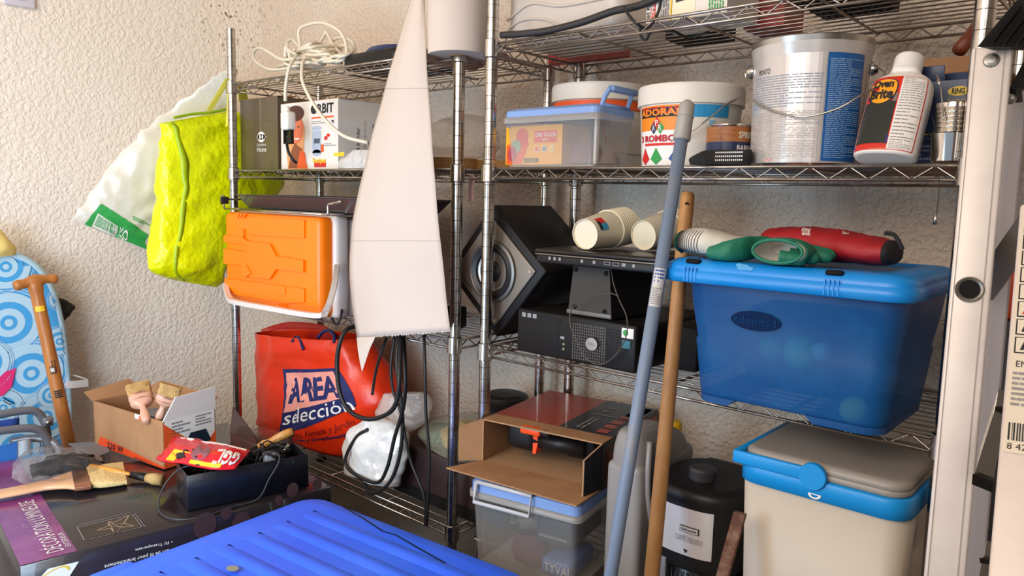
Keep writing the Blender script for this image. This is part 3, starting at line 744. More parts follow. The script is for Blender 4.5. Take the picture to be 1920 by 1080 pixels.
# ------------------------------------------------------------------ cables hanging off the third shelf
def hang(pts, r, label, name='hanging_cable', mat=CABLE):
    global mb
    mb = MB(); cord(pts, r, mat, 1.13, 8, 8); mb.put(name, label, 'cable', group='black cables hanging from the third shelf')
hang([(668, 612, 1.14), (650, 618, 1.10), (638, 640, 1.08), (632, 680, 1.075), (637, 735, 1.075), (655, 770, 1.075), (690, 786, 1.075), (728, 775, 1.075), (745, 748, 1.075), (749, 700, 1.08), (752, 630, 1.13)], 0.0055, 'thick black cable hanging in a big U in front of the red bag')
hang([(727, 628, 1.14), (715, 660, 1.12), (704, 700, 1.12), (698, 740, 1.12)], 0.0035, 'short black cable leaning left from below the sheet')
hang([(748, 628, 1.14), (744, 680, 1.12), (751, 740, 1.12), (755, 800, 1.12), (748, 860, 1.12), (730, 905, 1.12), (700, 925, 1.12), (682, 905, 1.13), (676, 860, 1.14), (690, 825, 1.14)], 0.0045, 'black cable curling round in front of the white bag')
hang([(740, 628, 1.14), (733, 690, 1.125), (738, 735, 1.125), (752, 775, 1.125), (762, 830, 1.125), (772, 870, 1.13), (795, 930, 1.13), (798, 985, 1.13)], 0.0035, 'thin black cable running down past the dark case')
hang([(757, 628, 1.14), (760, 700, 1.11), (757, 760, 1.11), (740, 820, 1.11), (725, 880, 1.11), (705, 905, 1.11), (660, 885, 1.11), (648, 860, 1.11), (668, 820, 1.12), (690, 805, 1.13)], 0.0045, 'black cable with a wide loop across the white bag')
hang([(795, 628, 1.14), (797, 700, 1.12), (799, 780, 1.12), (805, 860, 1.12), (800, 985, 1.12)], 0.0035, 'straight black cable left of the right front post')
hang([(640, 560, 1.15), (640, 590, 1.12), (632, 608, 1.11), (624, 600, 1.12), (622, 585, 1.14)], 0.003, 'short black cable loop below the white router')

# ------------------------------------------------------------------ left unit, bottom shelf
RED = M('red_bag_film', '#e2340f', 0.36, bump=(26, 0.5, 0.005)); REDIN = M('red_bag_inside', '#b81d10', 0.45)
NAVY = M('navy_print', '#22285e', 0.45); PINK = M('pale_pink_print', '#ef9c8c', 0.45)
t = thing('red_carrier_bag', 'bright red plastic carrier bag with blue and pink lettering panel', 'bag', (-1.88, 1.27, S4+0.004))
mb = MB()
def sec2(l, r, Y, dep, dz=0):
    a, b = at(*l, Y=Y), at(*r, Y=Y)
    return ((a+b)/2 + Vector((0, dep, 0)), (b-a)/2, Vector((0, -dep, 0)))
rs = [sec2((454, 815), (645, 868), 1.22, 0.09), sec2((452, 780), (670, 815), 1.21, 0.10), sec2((451, 740), (686, 760), 1.21, 0.10), sec2((452, 690), (660, 700), 1.21, 0.095), sec2((453, 655), (634, 660), 1.20, 0.09), sec2((456, 626), (626, 640), 1.205, 0.08)]
for i, s_ in enumerate(rs):
    if i == 0: rs[0] = (Vector((s_[0].x, s_[0].y, S4+0.006)), Vector((s_[1].x, s_[1].y, 0)), s_[2])
FR = mb.loft(rs, RED, 72, 9, 0.7, wr=0.008, ws=12, seed=8, capt=False)
g = on(FR, (523, 812), (668, 762), (632, 690), (530, 692)); mb.poly(g, [(0, 0), (1, 0), (1, 1), (0, 1)], NAVY, 12)
def off(G, e): return lambda x, y: G(x, y) + Vector((0, -e, 0))
g = on(FR, (532, 774), (645, 745), (625, 696), (537, 699)); mb.poly(off(g, 0.001), [(0, 0), (1, 0), (1, 1), (0, 1)], PINK, 12)
g = on(FR, (541, 757), (640, 745), (630, 704), (548, 709)); mb.text(off(g, 0.002), 'AREA', 0, 0, 1, 1, NAVY, bold=0.03)
g = on(FR, (530, 797), (668, 768), (655, 750), (535, 776)); mb.text(off(g, 0.002), 'selección', 0, 0, 1, 1.25, PRINTW)
g = on(FR, (530, 829), (668, 800), (664, 785), (532, 812)); mb.text(off(g, 0.001), 'Muebles, Terraza y Jardín', 0, 0, 1, 1, M('print_maroon', '#a5281a', 0.5))
g = on(FR, (528, 845), (662, 820), (664, 806), (530, 832)); mb.text(off(g, 0.001), 'Decoración y Complementos', 0, 0, 1, 1, NAVY)
mb.build('bag_body', t, world=True, solid=0.0012)
mb = MB()   # back panel standing higher, and the handles
G = [[at(490, 618, Y=1.33), at(512, 610, Y=1.355), at(548, 603, Y=1.37), at(605, 610, Y=1.365), at(628, 628, Y=1.35)], [at(490, 665, Y=1.33), at(512, 665, Y=1.355), at(548, 665, Y=1.37), at(605, 665, Y=1.365), at(628, 670, Y=1.35)]]
mb.sheet(G, REDIN, 6, wr=0.004, ws=15); mb.build('back_panel', t, world=True, solid=0.001)
for k, pts in enumerate([[(548, 640, 1.2), (556, 632, 1.22), (563, 638, 1.205), (568, 655, 1.195)], [(596, 634, 1.24), (606, 622, 1.23), (618, 620, 1.22), (627, 630, 1.21), (626, 642, 1.2)]]):
    mb = MB(); cord(pts, 0.0045, NAVY, 1.2, 8, 6); mb.build('handle', t, world=True, label='navy cord handle')
# white bag
mb = MB(); WB = M('white_bag', '#e6e2df', 0.3, film=0.85, bump=(22, 0.8, 0.01))
ws_ = [sec2((632, 885), (722, 918), 1.125, 0.035), sec2((625, 860), (735, 880), 1.12, 0.042), sec2((632, 820), (735, 830), 1.125, 0.04), sec2((655, 798), (722, 800), 1.135, 0.03), sec2((672, 785), (705, 785), 1.15, 0.012)]
mb.loft(ws_, WB, 56, 9, 1, wr=0.016, ws=13, seed=12); mb.put('white_plastic_bag', 'white knotted plastic bag beside the dark brown case', 'bag')
mb = MB(); mb.loft([sec2((690, 800), (730, 830), 1.185, 0.03), sec2((690, 770), (775, 790), 1.18, 0.04), sec2((702, 745), (778, 745), 1.19, 0.03), sec2((715, 738), (740, 738), 1.2, 0.01)], FILM, 40, 6, 1, wr=0.012, ws=17, seed=3)
mb.put('crumpled_clear_bag', 'clear crumpled bag behind the cables above the white bag', 'bag')
# dark brown case
LEA = M('dark_brown_case', '#2f2021', 0.5, var=('#402b2a', 9, (0.4, 0.7)))
x0, x1, zz0, zz1 = span(740, 905, 845, 985, 1.20)
mb = MB(); mb.box((x0, 1.20, S4+0.004), (x1, 1.33, at(760, 832, Y=1.2).z), LEA, 0.008)
mb.rect(lambda x, y: Vector((x0 + (x1-x0)*x, 1.199, S4+0.004 + 0.03*y)), 0, 0, 1, 1, BLACKP)
mb.put('storage_case', 'dark brown rectangular case on the bottom shelf behind the post', 'case')
ztop = at(760, 832, Y=1.2).z
# film-wrapped yellow and green cloths on the case
mb = MB(); c = Vector(((x0+x1)/2+0.03, 1.30, ztop+0.004))
mb.loft([(c, Vector((0.17, -0.01, 0)), Vector((0, -0.10, 0))), (c + Vector((0.01, 0, 0.025)), Vector((0.175, 0, 0)), Vector((0, -0.105, 0))), (c + Vector((0.02, 0, 0.06)), Vector((0.14, 0, 0.01)), Vector((0, -0.08, 0))), (c + Vector((0.03, 0.0, 0.075)), Vector((0.08, 0, 0)), Vector((0, -0.04, 0)))], M('clear_bag_film', '#9d9b88', 0.12, film=0.08, bump=(24, 0.9, 0.01)), 48, 6, 1, wr=0.012, ws=15, seed=9)
mb.put('zip_bag', 'clear plastic bag of cloths lying on the dark brown case', 'bag')
mb = MB(); mb.loft([(c + Vector((0.02, -0.01, 0.006)), Vector((0.11, 0, 0)), Vector((0, -0.07, 0))), (c + Vector((0.02, -0.01, 0.035)), Vector((0.105, 0, 0)), Vector((0, -0.06, 0))), (c + Vector((0.03, 0, 0.058)), Vector((0.07, 0, 0)), Vector((0, -0.03, 0)))], M('mustard_cloth', '#b4924a', 0.85), 36, 6, 1, wr=0.008, ws=24)
mb.put('mustard_cloth', 'folded mustard yellow cloth inside the clear bag', 'cloth')
mb = MB(); mb.loft([(c + Vector((-0.10, -0.02, 0.006)), Vector((0.045, 0, 0)), Vector((0, -0.05, 0))), (c + Vector((-0.10, -0.02, 0.03)), Vector((0.04, 0, 0)), Vector((0, -0.04, 0)))], M('green_cloth', '#4f6a4c', 0.85), 30, 5, 1, wr=0.008, ws=24)
mb.put('green_cloth', 'dark green cloth inside the left end of the clear bag', 'cloth')
mb = MB(); p = at(955, 742, Y=1.40); mb.lathe([(0.0001, 0.0), (0.055, 0.0), (0.066, 0.02), (0.066, 0.03), (0.05, 0.035), (0.0001, 0.038)], BLACKP, 36)
mb.lathe([(0.066, 0.024), (0.069, 0.027), (0.066, 0.03)], DARKMETAL, 36)
mb.box((-0.05, -0.05, -0.19), (0.03, 0.05, -0.001), BLACKM, 0.01)
mb.v = [Vector((p_.x*0.85, p_.y*0.85, p_.z)) for p_ in mb.v]
mb.put('round_pan', 'round black lidded pan on a block left of the power tool box', 'pan', (p.x, 1.385, p.z-0.025))
# ------------------------------------------------------------------ the pile on the left
ZD = -0.68
def atP(px, py, p0, n):
    r = C2W @ Vector((px - 960.0, py - 540.0, F0)); n = Vector(n); return r * (Vector(p0).dot(n) / r.dot(n))
A = at(37, 1062, Z=ZD); B = at(621, 912, Z=ZD); rzD = math.atan2(B.y-A.y, B.x-A.x); LD = (B-A).length; WD = 0.63; HD = ZD - ZF - 0.002
BOXK = M('gloss_black_card', '#2a2325', 0.22, coat=0.4, bump=(14, 0.12, 0.004)); PURP = M('purple_print', '#94487f', 0.25, coat=0.3, var=('#6a2d63', 6, (0.3, 0.7)))
mb = MB(); mb.box((0, 0, 0), (LD, WD, HD), BOXK, 0.002, 1)
tp = lambda x, y: Vector((x, y, HD + 0.0008))
tp2 = lambda x, y: Vector((x, y, HD + 0.0016))
tp3 = lambda x, y: Vector((x, y, HD + 0.0024))
mb.rect(tp, 0.001, 0.001, 0.092, WD-0.001, PURP, 1)
WARM = M('print_warm_white', '#d8ccd0', 0.5)
rtxt = lambda u, v: Vector((0.068 - 0.030*v, 0.030 + 0.26*u, HD + 0.0018))
rtxt = lambda u, v: Vector((0.074 - 0.036*v, 0.020 + 0.30*u, HD + 0.0018))
mb.text(rtxt, 'DÉCORATION LUMINEUSE', 0, 0, 1, 1, WARM)
rtx2 = lambda u, v: Vector((0.088 - 0.012*v, 0.030 + 0.075*u, HD + 0.0018)); mb.text(rtx2, 'EXTÉRIEUR', 0, 0, 1, 1, WARM)
for i in range(70): 
    x, y = rr.uniform(0.03, 0.09), rr.uniform(0.1, 0.24); mb.rect(tp2, x, y, x+0.0012, y+0.0012, WARM)
# star drawing
sg = lambda px, py: (Matrix.Rotation(-rzD, 3, 'Z') @ (at(px, py, Z=ZD) - A))
def frame_line(pts, wdt, mat, closed=True):
    P = [Vector((q.x, q.y)) for q in pts]; n = len(P)
    for i in range(n if closed else n-1):
        a, b = P[i], P[(i+1) % n]; d = (b-a).normalized(); o = Vector((-d.y, d.x))*wdt
        mb.add([tp2(*(a-o)), tp2(*(b-o)), tp2(*(b+o)), tp2(*(a+o))], [[0, 1, 2, 3]], mat)
frame_line([sg(145, 990), sg(158, 1014), sg(266, 989), sg(248, 966)], 0.0008, PRINTG)
frame_line([sg(147, 986), sg(246, 962)], 0.0006, PRINTG, False); frame_line([sg(252, 964), sg(272, 989)], 0.0006, PRINTG, False)
mb.add([tp(*sg(a_, b_).xy) + Vector((0, 0, 0.0004)) for a_, b_ in ((147, 991), (158, 1012), (263, 988), (247, 968))], [[0, 1, 2, 3]], M('print_dark_brown', '#33261f', 0.35))
star = [(181, 996), (204, 987), (203, 979), (214, 981), (243, 967), (232, 982), (252, 988), (226, 990), (216, 1002), (208, 992)]
frame_line([sg(*p) for p in star], 0.0011, M('print_sand', '#a58f78', 0.5))
frame_line([sg(*p) for p in [(203, 979), (216, 1002), (232, 982), (204, 987), (226, 990)]], 0.0006, MATS['print_sand'])
pk = M('print_petal', '#4a3436', 0.35)
# text on the long side, upside down as the box lies; side face is local y = 0
n_ = Matrix.Rotation(rzD, 3, 'Z') @ Vector((0, -1, 0))
def sd(px, py):
    q = Matrix.Rotation(-rzD, 3, 'Z') @ (atP(px, py, A, n_) - Vector((A.x, A.y, ZF+0.002))); return Vector((q.x, q.y - 0.0012, q.z))
def sideq(bl, br, tr, tl): return quad3(sd(*bl), sd(*br), sd(*tr), sd(*tl), 0)
for s_, q in (('• Fil Transparent', ((253, 1034), (323, 1018), (323, 1011), (253, 1027))), ('• 5m de fil pour branchement', ((195, 1066), (323, 1034), (323, 1025), (195, 1057))),
              ('• Ampoules blanc Chaud', ((215, 1078), (323, 1049), (323, 1040), (215, 1069))), ('extérieur', ((282, 1068), (313, 1060), (313, 1051), (282, 1060))), ('100 Ampoules LED', ((235, 1093), (313, 1073), (313, 1063), (235, 1083)))):
    bl, br, tr, tl = q
    g = sideq(bl, br, tr, tl); mb.text(g, s_, 0, 0, 1, 1, PRINTW, 180, bold=0.008)
g = sideq((50, 1110), (120, 1096), (148, 1052), (90, 1066)); mb.rect(g, 0, 0, 1, 1, PRINTW); 
gg = lambda x, y: g(x, y) + Vector((0, -0.0006, 0)); mb.disc(gg, 0.45, 0.55, 0.42, 0.42, PRINTY, 24, 0.86, 0.4, 4.2)
for (px, py, r_) in ((452, 980, .02), (424, 962, .012), (384, 985, .024), (548, 918, .014), (594, 908, .012), (522, 938, .010)):
    c = sd(px, py); mb.add([c + Vector((r_*math.cos(a_), -0.0003, r_*1.2*math.sin(a_))) for a_ in [2*PI*k/20 for k in range(20)]], [list(range(20))], pk)
mb.put('decoration_box', 'large glossy black and purple light decoration carton lying flat', 'box', (A.x, A.y, ZF+0.002), rzD)
DM = Matrix.Translation((A.x, A.y, ZD)) @ Matrix.Rotation(rzD, 4, 'Z')

# ------------------------------------------------------------------ blue storage tub in front
TB = M('royal_blue_plastic', '#2a66ff', 0.42, bump=(7, 0.2, 0.01), var=('#3b74ff', 5, (0.35, 0.7)))
rz = math.radians(5); ZL = -0.615
t = thing('storage_tub', 'large royal blue storage tub with a ribbed cracked lid', 'tub', (-1.315, 0.895, ZF+0.002), rz)
LW, LDp = 0.62, 0.56; hl = ZL - ZF - 0.002
mb = MB(); mb.box((0.03, -LDp+0.03, 0), (LW-0.03, -0.03, hl-0.03), TB, 0.03, 4, taper=0.9); mb.build('tub_body', t)
mb = MB(); V = []; 
def rrect(x0, y0, x1, y1, r, z, n=6):
    out = []
    for (cx0, cy0, a0) in ((x1-r, y1-r, 0), (x0+r, y1-r, PI/2), (x0+r, y0+r, PI), (x1-r, y0+r, 1.5*PI)):
        for k in range(n+1):
            a_ = a0 + PI/2*k/n; out.append(Vector((cx0 + r*math.cos(a_), cy0 + r*math.sin(a_), z)))
    return out
rings = [(0.0, -0.062), (-0.004, -0.058), (-0.004, -0.045), (0.004, -0.040), (0.012, -0.036), (0.028, -0.008), (0.035, -0.003), (0.042, -0.004), (0.052, 0.0), (0.06, 0.0)]
for (ins, dz) in rings: V += rrect(ins, -LDp+ins, LW-ins, -ins, 0.06 - ins*0.4, hl + dz)
nr = 28
mb.add(V, [[i*nr+k, i*nr+(k+1) % nr, (i+1)*nr+(k+1) % nr, (i+1)*nr+k] for i in range(len(rings)-1) for k in range(nr)] + [list(range((len(rings)-1)*nr, len(rings)*nr))], TB, True)
for k in range(7):      # long ribs
    y = -0.10 - k*0.062
    P = []
    for i in range(25):
        s_ = i/24; x = 0.10 + (LW-0.17)*s_
        hh = 0.0045*math.sin(PI*min(1, max(0, s_)))**0.35
        P.append([Vector((x, y - 0.020, hl)), Vector((x, y - 0.010, hl+hh*0.8)), Vector((x, y, hl + hh)), Vector((x, y + 0.010, hl+hh*0.3)), Vector((x, y + 0.014, hl))])
    vs = [q for r_ in P for q in r_]
    mb.add(vs, [[5*i+j, 5*i+j+1, 5*i+5+j+1, 5*i+5+j] for i in range(24) for j in range(4)], TB, True)
# crack near the far edge
ck = [(0.13, -0.040), (0.2, -0.052), (0.27, -0.068), (0.30, -0.064), (0.36, -0.075), (0.44, -0.088)]
for i in range(len(ck)-1):
    (ax, ay), (bx, by) = ck[i], ck[i+1]; th = 0.0016
    mb.add([(ax, ay-th, hl+0.0012), (bx, by-th, hl+0.0012), (bx, by+th, hl+0.0012), (ax, ay+th, hl+0.0012)], [[0, 1, 2, 3]], BLACKM)
# embossed maker's plate
mb.add([(0.014, -0.30, hl-0.03), (0.014, -0.19, hl-0.03), (0.026, -0.19, hl-0.010), (0.026, -0.30, hl-0.010)], [[0, 1, 2, 3]], M('royal_blue_worn', '#3d6bea', 0.5))
for (x, y) in ((0.19, -0.325),): mb.disc(lambda a_, b_: Vector((a_, b_, hl + 0.0058)), x, y, 0.012, 0.009, M('dry_paint', '#8b8e7c', 0.9), 9)
mb.build('lid', t)
# latch hump at the near left corner
mb = MB(); mb.box((-0.006, -0.47, hl-0.05), (0.03, -0.39, hl-0.012), TB, 0.012, 3); mb.build('latch', t)

# ------------------------------------------------------------------ black tray with leads and tools
a = at(352, 962, Z=ZD); b = at(579, 915, Z=ZD); rz = math.atan2(b.y-a.y, b.x-a.x); Lt = (b-a).length; ht = 0.078; wt = 0.10
TRK = M('tray_black', '#12141d', 0.3, coat=0.2)
mb = MB(); w0 = 0.003
mb.box((0, 0, 0), (Lt, wt, 0.003), TRK)
for (p, q) in (((0, 0, 0), (Lt, w0, ht)), ((0, wt-w0, 0), (Lt, wt, ht)), ((0, w0, 0), (w0, wt-w0, ht)), ((Lt-w0, w0, 0), (Lt, wt-w0, ht))): mb.box(p, q, TRK, 0.001, 1)
TL_ = Vector((a.x, a.y, ZD+0.003))
mb.put('open_tray', 'long narrow black box tray full of leads on the decoration carton', 'tray', TL_, rz)
TM = Matrix.Translation(TL_) @ Matrix.Rotation(rz, 4, 'Z')
r2 = random.Random(11)
for q, (xa, xb, n_) in enumerate(((0.015, 0.14, 46), (0.11, Lt-0.02, 40))):
    mb = MB(TM); pts = [Vector((r2.uniform(xa, xb), r2.uniform(0.012, wt-0.012), r2.uniform(0.03, ht+0.030))) for _ in range(n_)]
    mb.tube(cat(pts, 6), 0.0017, CABLE, 6)
    mb.put('cable_bundle', ('tangled thin black leads in the left end of the black tray', 'tangled thin black leads around the wooden handle in the tray')[q], 'cable', group='leads in the black tray')
mb = MB(); cord([(565, 838, 1.0), (550, 822, 0.98), (520, 838, 0.95), (522, 870, 0.93), (500, 905, 0.88)][:0] or [(490, 838), (520, 835), (522, 865), (508, 898), (482, 925), (430, 938), (395, 950), (355, 972), (320, 968), (300, 945), (290, 900), (300, 882), (330, 870)], 0.0018, CABLE, 0.9)
mb.v = []; mb.f = []; mb.mi = []; mb.sm = []
TFr = lambda x, y, z: TM @ Vector((x, y, z))
mb.tube(cat([TFr(0.16, 0.05, 0.07), TFr(0.19, 0.02, 0.09), TFr(0.195, -0.004, 0.078), TFr(0.17, -0.008, 0.04), TFr(0.14, -0.02, 0.004), TFr(0.08, -0.03, 0.003), TFr(0.02, -0.05, 0.003), TFr(-0.03, -0.035, 0.003), TFr(-0.05, 0.02, 0.003), TFr(-0.04, 0.06, 0.03), TFr(-0.01, 0.06, 0.07), TFr(0.03, 0.05, 0.085)], 8), 0.0017, M('dark_grey_lead', '#3a3a3e', 0.5), 6)
mb.put('loose_lead', 'thin dark grey lead looping out over the front of the black tray', 'cable')
# wood handled tool
mb = MB(); p0 = at(484, 838, Y=0.93); p1 = at(549, 808, Y=1.0)
hp = cat([p0, p0.lerp(p1, 0.25), p0.lerp(p1, 0.6), p1], 4)
mb.tube(hp, [0.007, 0.0075, 0.0095, 0.0105, 0.0085, 0.0075, 0.008, 0.0095, 0.0105, 0.011, 0.011, 0.0105, 0.0085], M('worn_varnish', '#c4873f', 0.4, var=('#dfc08a', 60, (0.5, 0.6))), 12)
t = mb.put('wood_handled_scraper', 'scraper with a worn wooden handle sticking out of the black tray', 'tool')
mb = MB(); d = (p0-p1).normalized(); mb.tube([p0 + d*0.002, p0 + d*0.02, p0 + d*0.075], [0.0055, 0.004, 0.004], BLACKM, 8); mb.build('shank', t, world=True)
mb = MB(TM); mb.box((0.175, 0.03, 0.05), (0.20, 0.055, ht+0.006), M('grey_connector', '#a6a8b2', 0.4), 0.004); mb.put('grey_connector', 'small grey plastic connector among the leads in the tray', 'connector')
mb = MB(TM); mb.tube([(0.215, 0.06, 0.06), (0.235, 0.05, ht+0.014)], 0.003, CHROME, 8); mb.put('metal_pin', 'short shiny metal pin among the leads in the tray', 'pin')
# crumpled foil packet, red and yellow, lying over the left end of the tray
PK = M('packet_red', '#e0182a', 0.25, bump=(40, 0.3, 0.002))
mb = MB(); ZP = lambda px, py, z: at(px, py, Z=z)
G = [[ZP(326, 818, -0.588), ZP(375, 826, -0.578), ZP(425, 834, -0.576), ZP(470, 845, -0.584)],
     [ZP(312, 842, -0.590), ZP(365, 846, -0.570), ZP(415, 852, -0.568), ZP(458, 858, -0.580)],
     [ZP(293, 862, -0.596), ZP(350, 872, -0.590), ZP(400, 880, -0.590), ZP(440, 880, -0.594)]]
FP = mb.sheet(G, PK, 6, wr=0.004, ws=30)
pf = lambda x, y: FP(x, y, 0.0015); pf2 = lambda x, y: FP(x, y, 0.0028)
mb.poly(pf, [(0.12, 0.55), (0.3, 0.6), (0.45, 0.95), (0.1, 0.95)], PRINTY); mb.poly(pf2, [(0.16, 0.68), (0.24, 0.62), (0.30, 0.80), (0.2, 0.86)], PRINTK)
mb.disc(pf, 0.42, 0.55, 0.10, 0.28, M('printed_mauve', '#8a5560', 0.5), 18); mb.rect(pf, 0.36, 0.82, 0.75, 0.95, PRINTY, 4)
mb.text(lambda x, y: FP(x, 1-y, 0.003), 'GGill', 0.62, 0.15, 0.94, 0.62, PRINTW, 180, bold=0.03)
mb.rect(pf, 0.1, 0.03, 0.95, 0.07, PRINTW, 6)
mb.put('foil_packet', 'crumpled red and yellow packet lying across the black tray', 'packet', solid=0.004)

# ------------------------------------------------------------------ open carton with brushes
c0 = Vector((-1.790, 0.788, ZD+0.003)); rzc = math.radians(8.5); wc, dc, hc = 0.31, 0.145, 0.118
t = thing('cardboard_carton', 'open brown cardboard carton holding two small brushes', 'box', c0, rzc)
mb = MB(); th = 0.003
mb.box((-wc, 0, 0), (0, dc, th), CARDIN)
mb.box((-wc, 0, 0), (0, th, hc), CARD); mb.box((-wc, dc-th, 0), (0, dc, hc), CARDIN); mb.box((-wc, 0, 0), (-wc+th, dc, hc), CARD); mb.box((-th, 0, 0), (0, dc, hc), PRINTW)
rf = lambda x, y: Vector((0.0006, x*dc, y*hc)); rf2 = lambda x, y: Vector((0.0012, x*dc, y*hc))
mb.poly(rf, [(0, 0), (1, 0), (1, 0.55), (0.75, 0.2), (0.0, 0.95)], PRINTO)
mb.poly(rf, [(0.30, 0.22), (0.6, 0.1), (0.9, 0.35), (0.8, 0.62), (0.5, 0.62)], M('printed_dark_teal', '#16283a', 0.4)); mb.lines(rf, 0.15, 0.66, 0.5, 0.95, 4, PRINTG); mb.lines(rf, 0.6, 0.72, 0.92, 0.97, 4, PRINTG)
ff = lambda x, y: Vector((-wc + x*wc, -0.0008, y*hc)); ff2 = lambda x, y: Vector((-wc + x*wc, -0.0014, y*hc))
mb.poly(ff, [(0.05, 0.0), (1, 0.0), (1, 0.04), (0.10, 0.24)], M('print_vermilion', '#de4a1c', 0.5)); mb.text(ff2, '220 W', 0.20, 0.03, 0.44, 0.17, PRINTK, bold=0.02); mb.lines(ff2, 0.6, 0.01, 0.85, 0.05, 2, PRINTK)
mb.rect(ff, 0.62, 0.90, 0.76, 1.0, PRINTW); mb.rect(ff2, 0.68, 0.90, 0.76, 0.98, PRINTO)
mb.build('carton_body', t)
mb = MB(); mb.prism([(-wc, 0, hc), (-wc, dc, hc), (-wc-0.06, dc-0.01, hc+0.025), (-wc-0.06, 0.01, hc+0.012)], (0, 0, -0.003), CARD); mb.build('left_flap', t)
mb = MB(); mb.prism([(0, 0, hc), (0, dc, hc), (0.008, dc-0.004, hc+0.060), (0.008, 0.03, hc+0.056)], (-0.003, 0, 0), PRINTW); mb.build('right_flap', t, label='white printed flap standing up')
mb = MB(); mb.prism([(-wc, dc, hc), (-0.02, dc, hc), (-0.03, dc+0.03, hc+0.02), (-wc+0.02, dc+0.035, hc+0.02)], (0, 0, 0.003), CARD); mb.build('back_flap', t)
CMt = Matrix.Translation(c0) @ Matrix.Rotation(rzc, 4, 'Z')
mb = MB(CMt); mb.loft([(Vector((-0.14, 0.07, 0.01)), Vector((0.10, 0, 0)), Vector((0, -0.05, 0))), (Vector((-0.12, 0.07, 0.07)), Vector((0.10, 0, 0)), Vector((0, -0.05, 0))), (Vector((-0.10, 0.07, 0.105)), Vector((0.07, 0, 0)), Vector((0, -0.03, 0)))], M('grey_blue_film', '#5a6a7c', 0.2, film=0.75, bump=(30, 0.9, 0.01)), 30, 5, 1, wr=0.01, ws=20)
mb.put('film_wrapped_part', 'grey blue film wrapped content inside the open brown carton', 'packaging')
PINKW = M('pink_beech', '#d6a48c', 0.4, coat=0.3); BRI = M('bristle', '#c9a56b', 0.9, bump=(300, 0.8, 0.002, (1, 1, 0.05)), var=('#a98450', 60, (0.3, 0.7)))
def small_brush(lab, top_, bot, wd, Y):
    a, b = at(*top_, Y=Y), at(*bot, Y=Y - 0.03); d = (b - a); L = d.length; d.normalize()
    s_ = d.cross(a.normalized()).normalized()
    if s_.y < 0: s_ = -s_
    n_ = s_.cross(d).normalized()
    t = thing('paint_brush', lab, 'brush', b, 0, 'small brushes in the carton')
    def section(f, hw, hd): return (a + d*(L*f), s_*hw, n_*hd)
    mb = MB(); mb.loft([section(0.0, wd*1.06, 0.010), section(0.15, wd*1.02, 0.012), section(0.31, wd, 0.012)], BRI, 40, 6, 0.4, wr=0.0025, ws=160); mb.build('bristles', t, world=True)
    mb = MB(); mb.loft([section(0.30, wd*1.04, 0.015), section(0.38, wd*1.03, 0.016), section(0.50, wd*0.95, 0.015), section(0.56, wd*0.62, 0.012), section(0.61, wd*0.32, 0.010), section(0.70, wd*0.32, 0.010), section(0.84, wd*0.42, 0.011), section(0.96, wd*0.34, 0.010), section(1.0, wd*0.15, 0.005)], PINKW, 28, 5, 0.8); mb.build('handle', t, world=True)
    mb = MB()
    for f in (0.31, 0.34, 0.46): 
        c, u, v = section(f, wd*1.05, 0.0163); mb.tube([c + u*math.cos(k*PI/12) + v*math.sin(k*PI/12) for k in range(25)], 0.0008, M('copper_wire', '#a5694a', 0.3, 0.9), 5)
    mb.build('wire_binding', t, world=True)
small_brush('small flat brush in the carton, left one of the pair', (258, 722), (275, 792), 0.027, 0.80)
small_brush('small flat brush in the carton, right one tilted over', (322, 722), (296, 788), 0.024, 0.83)

# ------------------------------------------------------------------ brushes and bags lying on the decoration carton
def flat(px, py, dz=0.0): return at(px, py, Z=ZD + dz)
t = thing('paint_brush', 'long flat paint brush with pale handle lying on the purple stripe', 'brush', flat(120, 915, 0.003))
BW = M('beech', '#d9a77f', 0.4)
def S2_(a, b, hd, dz): 
    p, q = flat(*a, dz), flat(*b, dz); return ((p+q)/2, (q-p)/2, Vector((0, 0, hd)))
mb = MB(); mb.loft([S2_((-70, 944), (-70, 932), 0.006, 0.014), S2_((-20, 937), (-20, 924), 0.007, 0.014), S2_((40, 926), (36, 913), 0.007, 0.015), S2_((85, 917), (80, 904), 0.008, 0.016), S2_((120, 915), (112, 893), 0.008, 0.018), S2_((142, 917), (134, 885), 0.008, 0.019)], BW, 24, 6, 0.8); mb.build('handle', t, world=True)
mb = MB(); mb.loft([S2_((140, 918), (133, 885), 0.009, 0.018), S2_((171, 914), (163, 883), 0.009, 0.018)], M('copper_ferrule', '#b87f63', 0.25, 0.9), 28, 4, 0.5); mb.build('ferrule', t, world=True)
mb = MB(); mb.loft([S2_((170, 911), (162, 880), 0.009, 0.018), S2_((205, 909), (198, 874), 0.009, 0.016), S2_((238, 906), (230, 868), 0.006, 0.012)], M('pale_bristle', '#e3c388', 0.9, bump=(260, 0.9, 0.002)), 44, 8, 0.4, wr=0.0022, ws=120); mb.build('bristles', t, world=True)
t = thing('round_brush', 'brush with an orange looped wooden handle and black ferrule', 'brush', flat(240, 890, 0.003))
mb = MB(); mb.tube(cat([flat(162, 874, 0.02), flat(185, 878, 0.022), flat(215, 884, 0.022), flat(245, 890, 0.016)], 6), [0.0075]*12 + [0.0075, 0.0075, 0.007, 0.006, 0.005, 0.005, 0.005][:7], M('orange_wood', '#d8923c', 0.35), 12); mb.build('handle', t, world=True)
mb = MB(); mb.tube([flat(244, 890, 0.015), flat(262, 893, 0.013), flat(278, 896, 0.012)], [0.007, 0.0095, 0.0095], BLACKP, 14); mb.build('ferrule', t, world=True)
mb = MB(); mb.tube([flat(276, 896, 0.015), flat(290, 898, 0.0155), flat(304, 900, 0.015)], [0.010, 0.0135, 0.012], BRI, 20); mb.build('bristles', t, world=True)
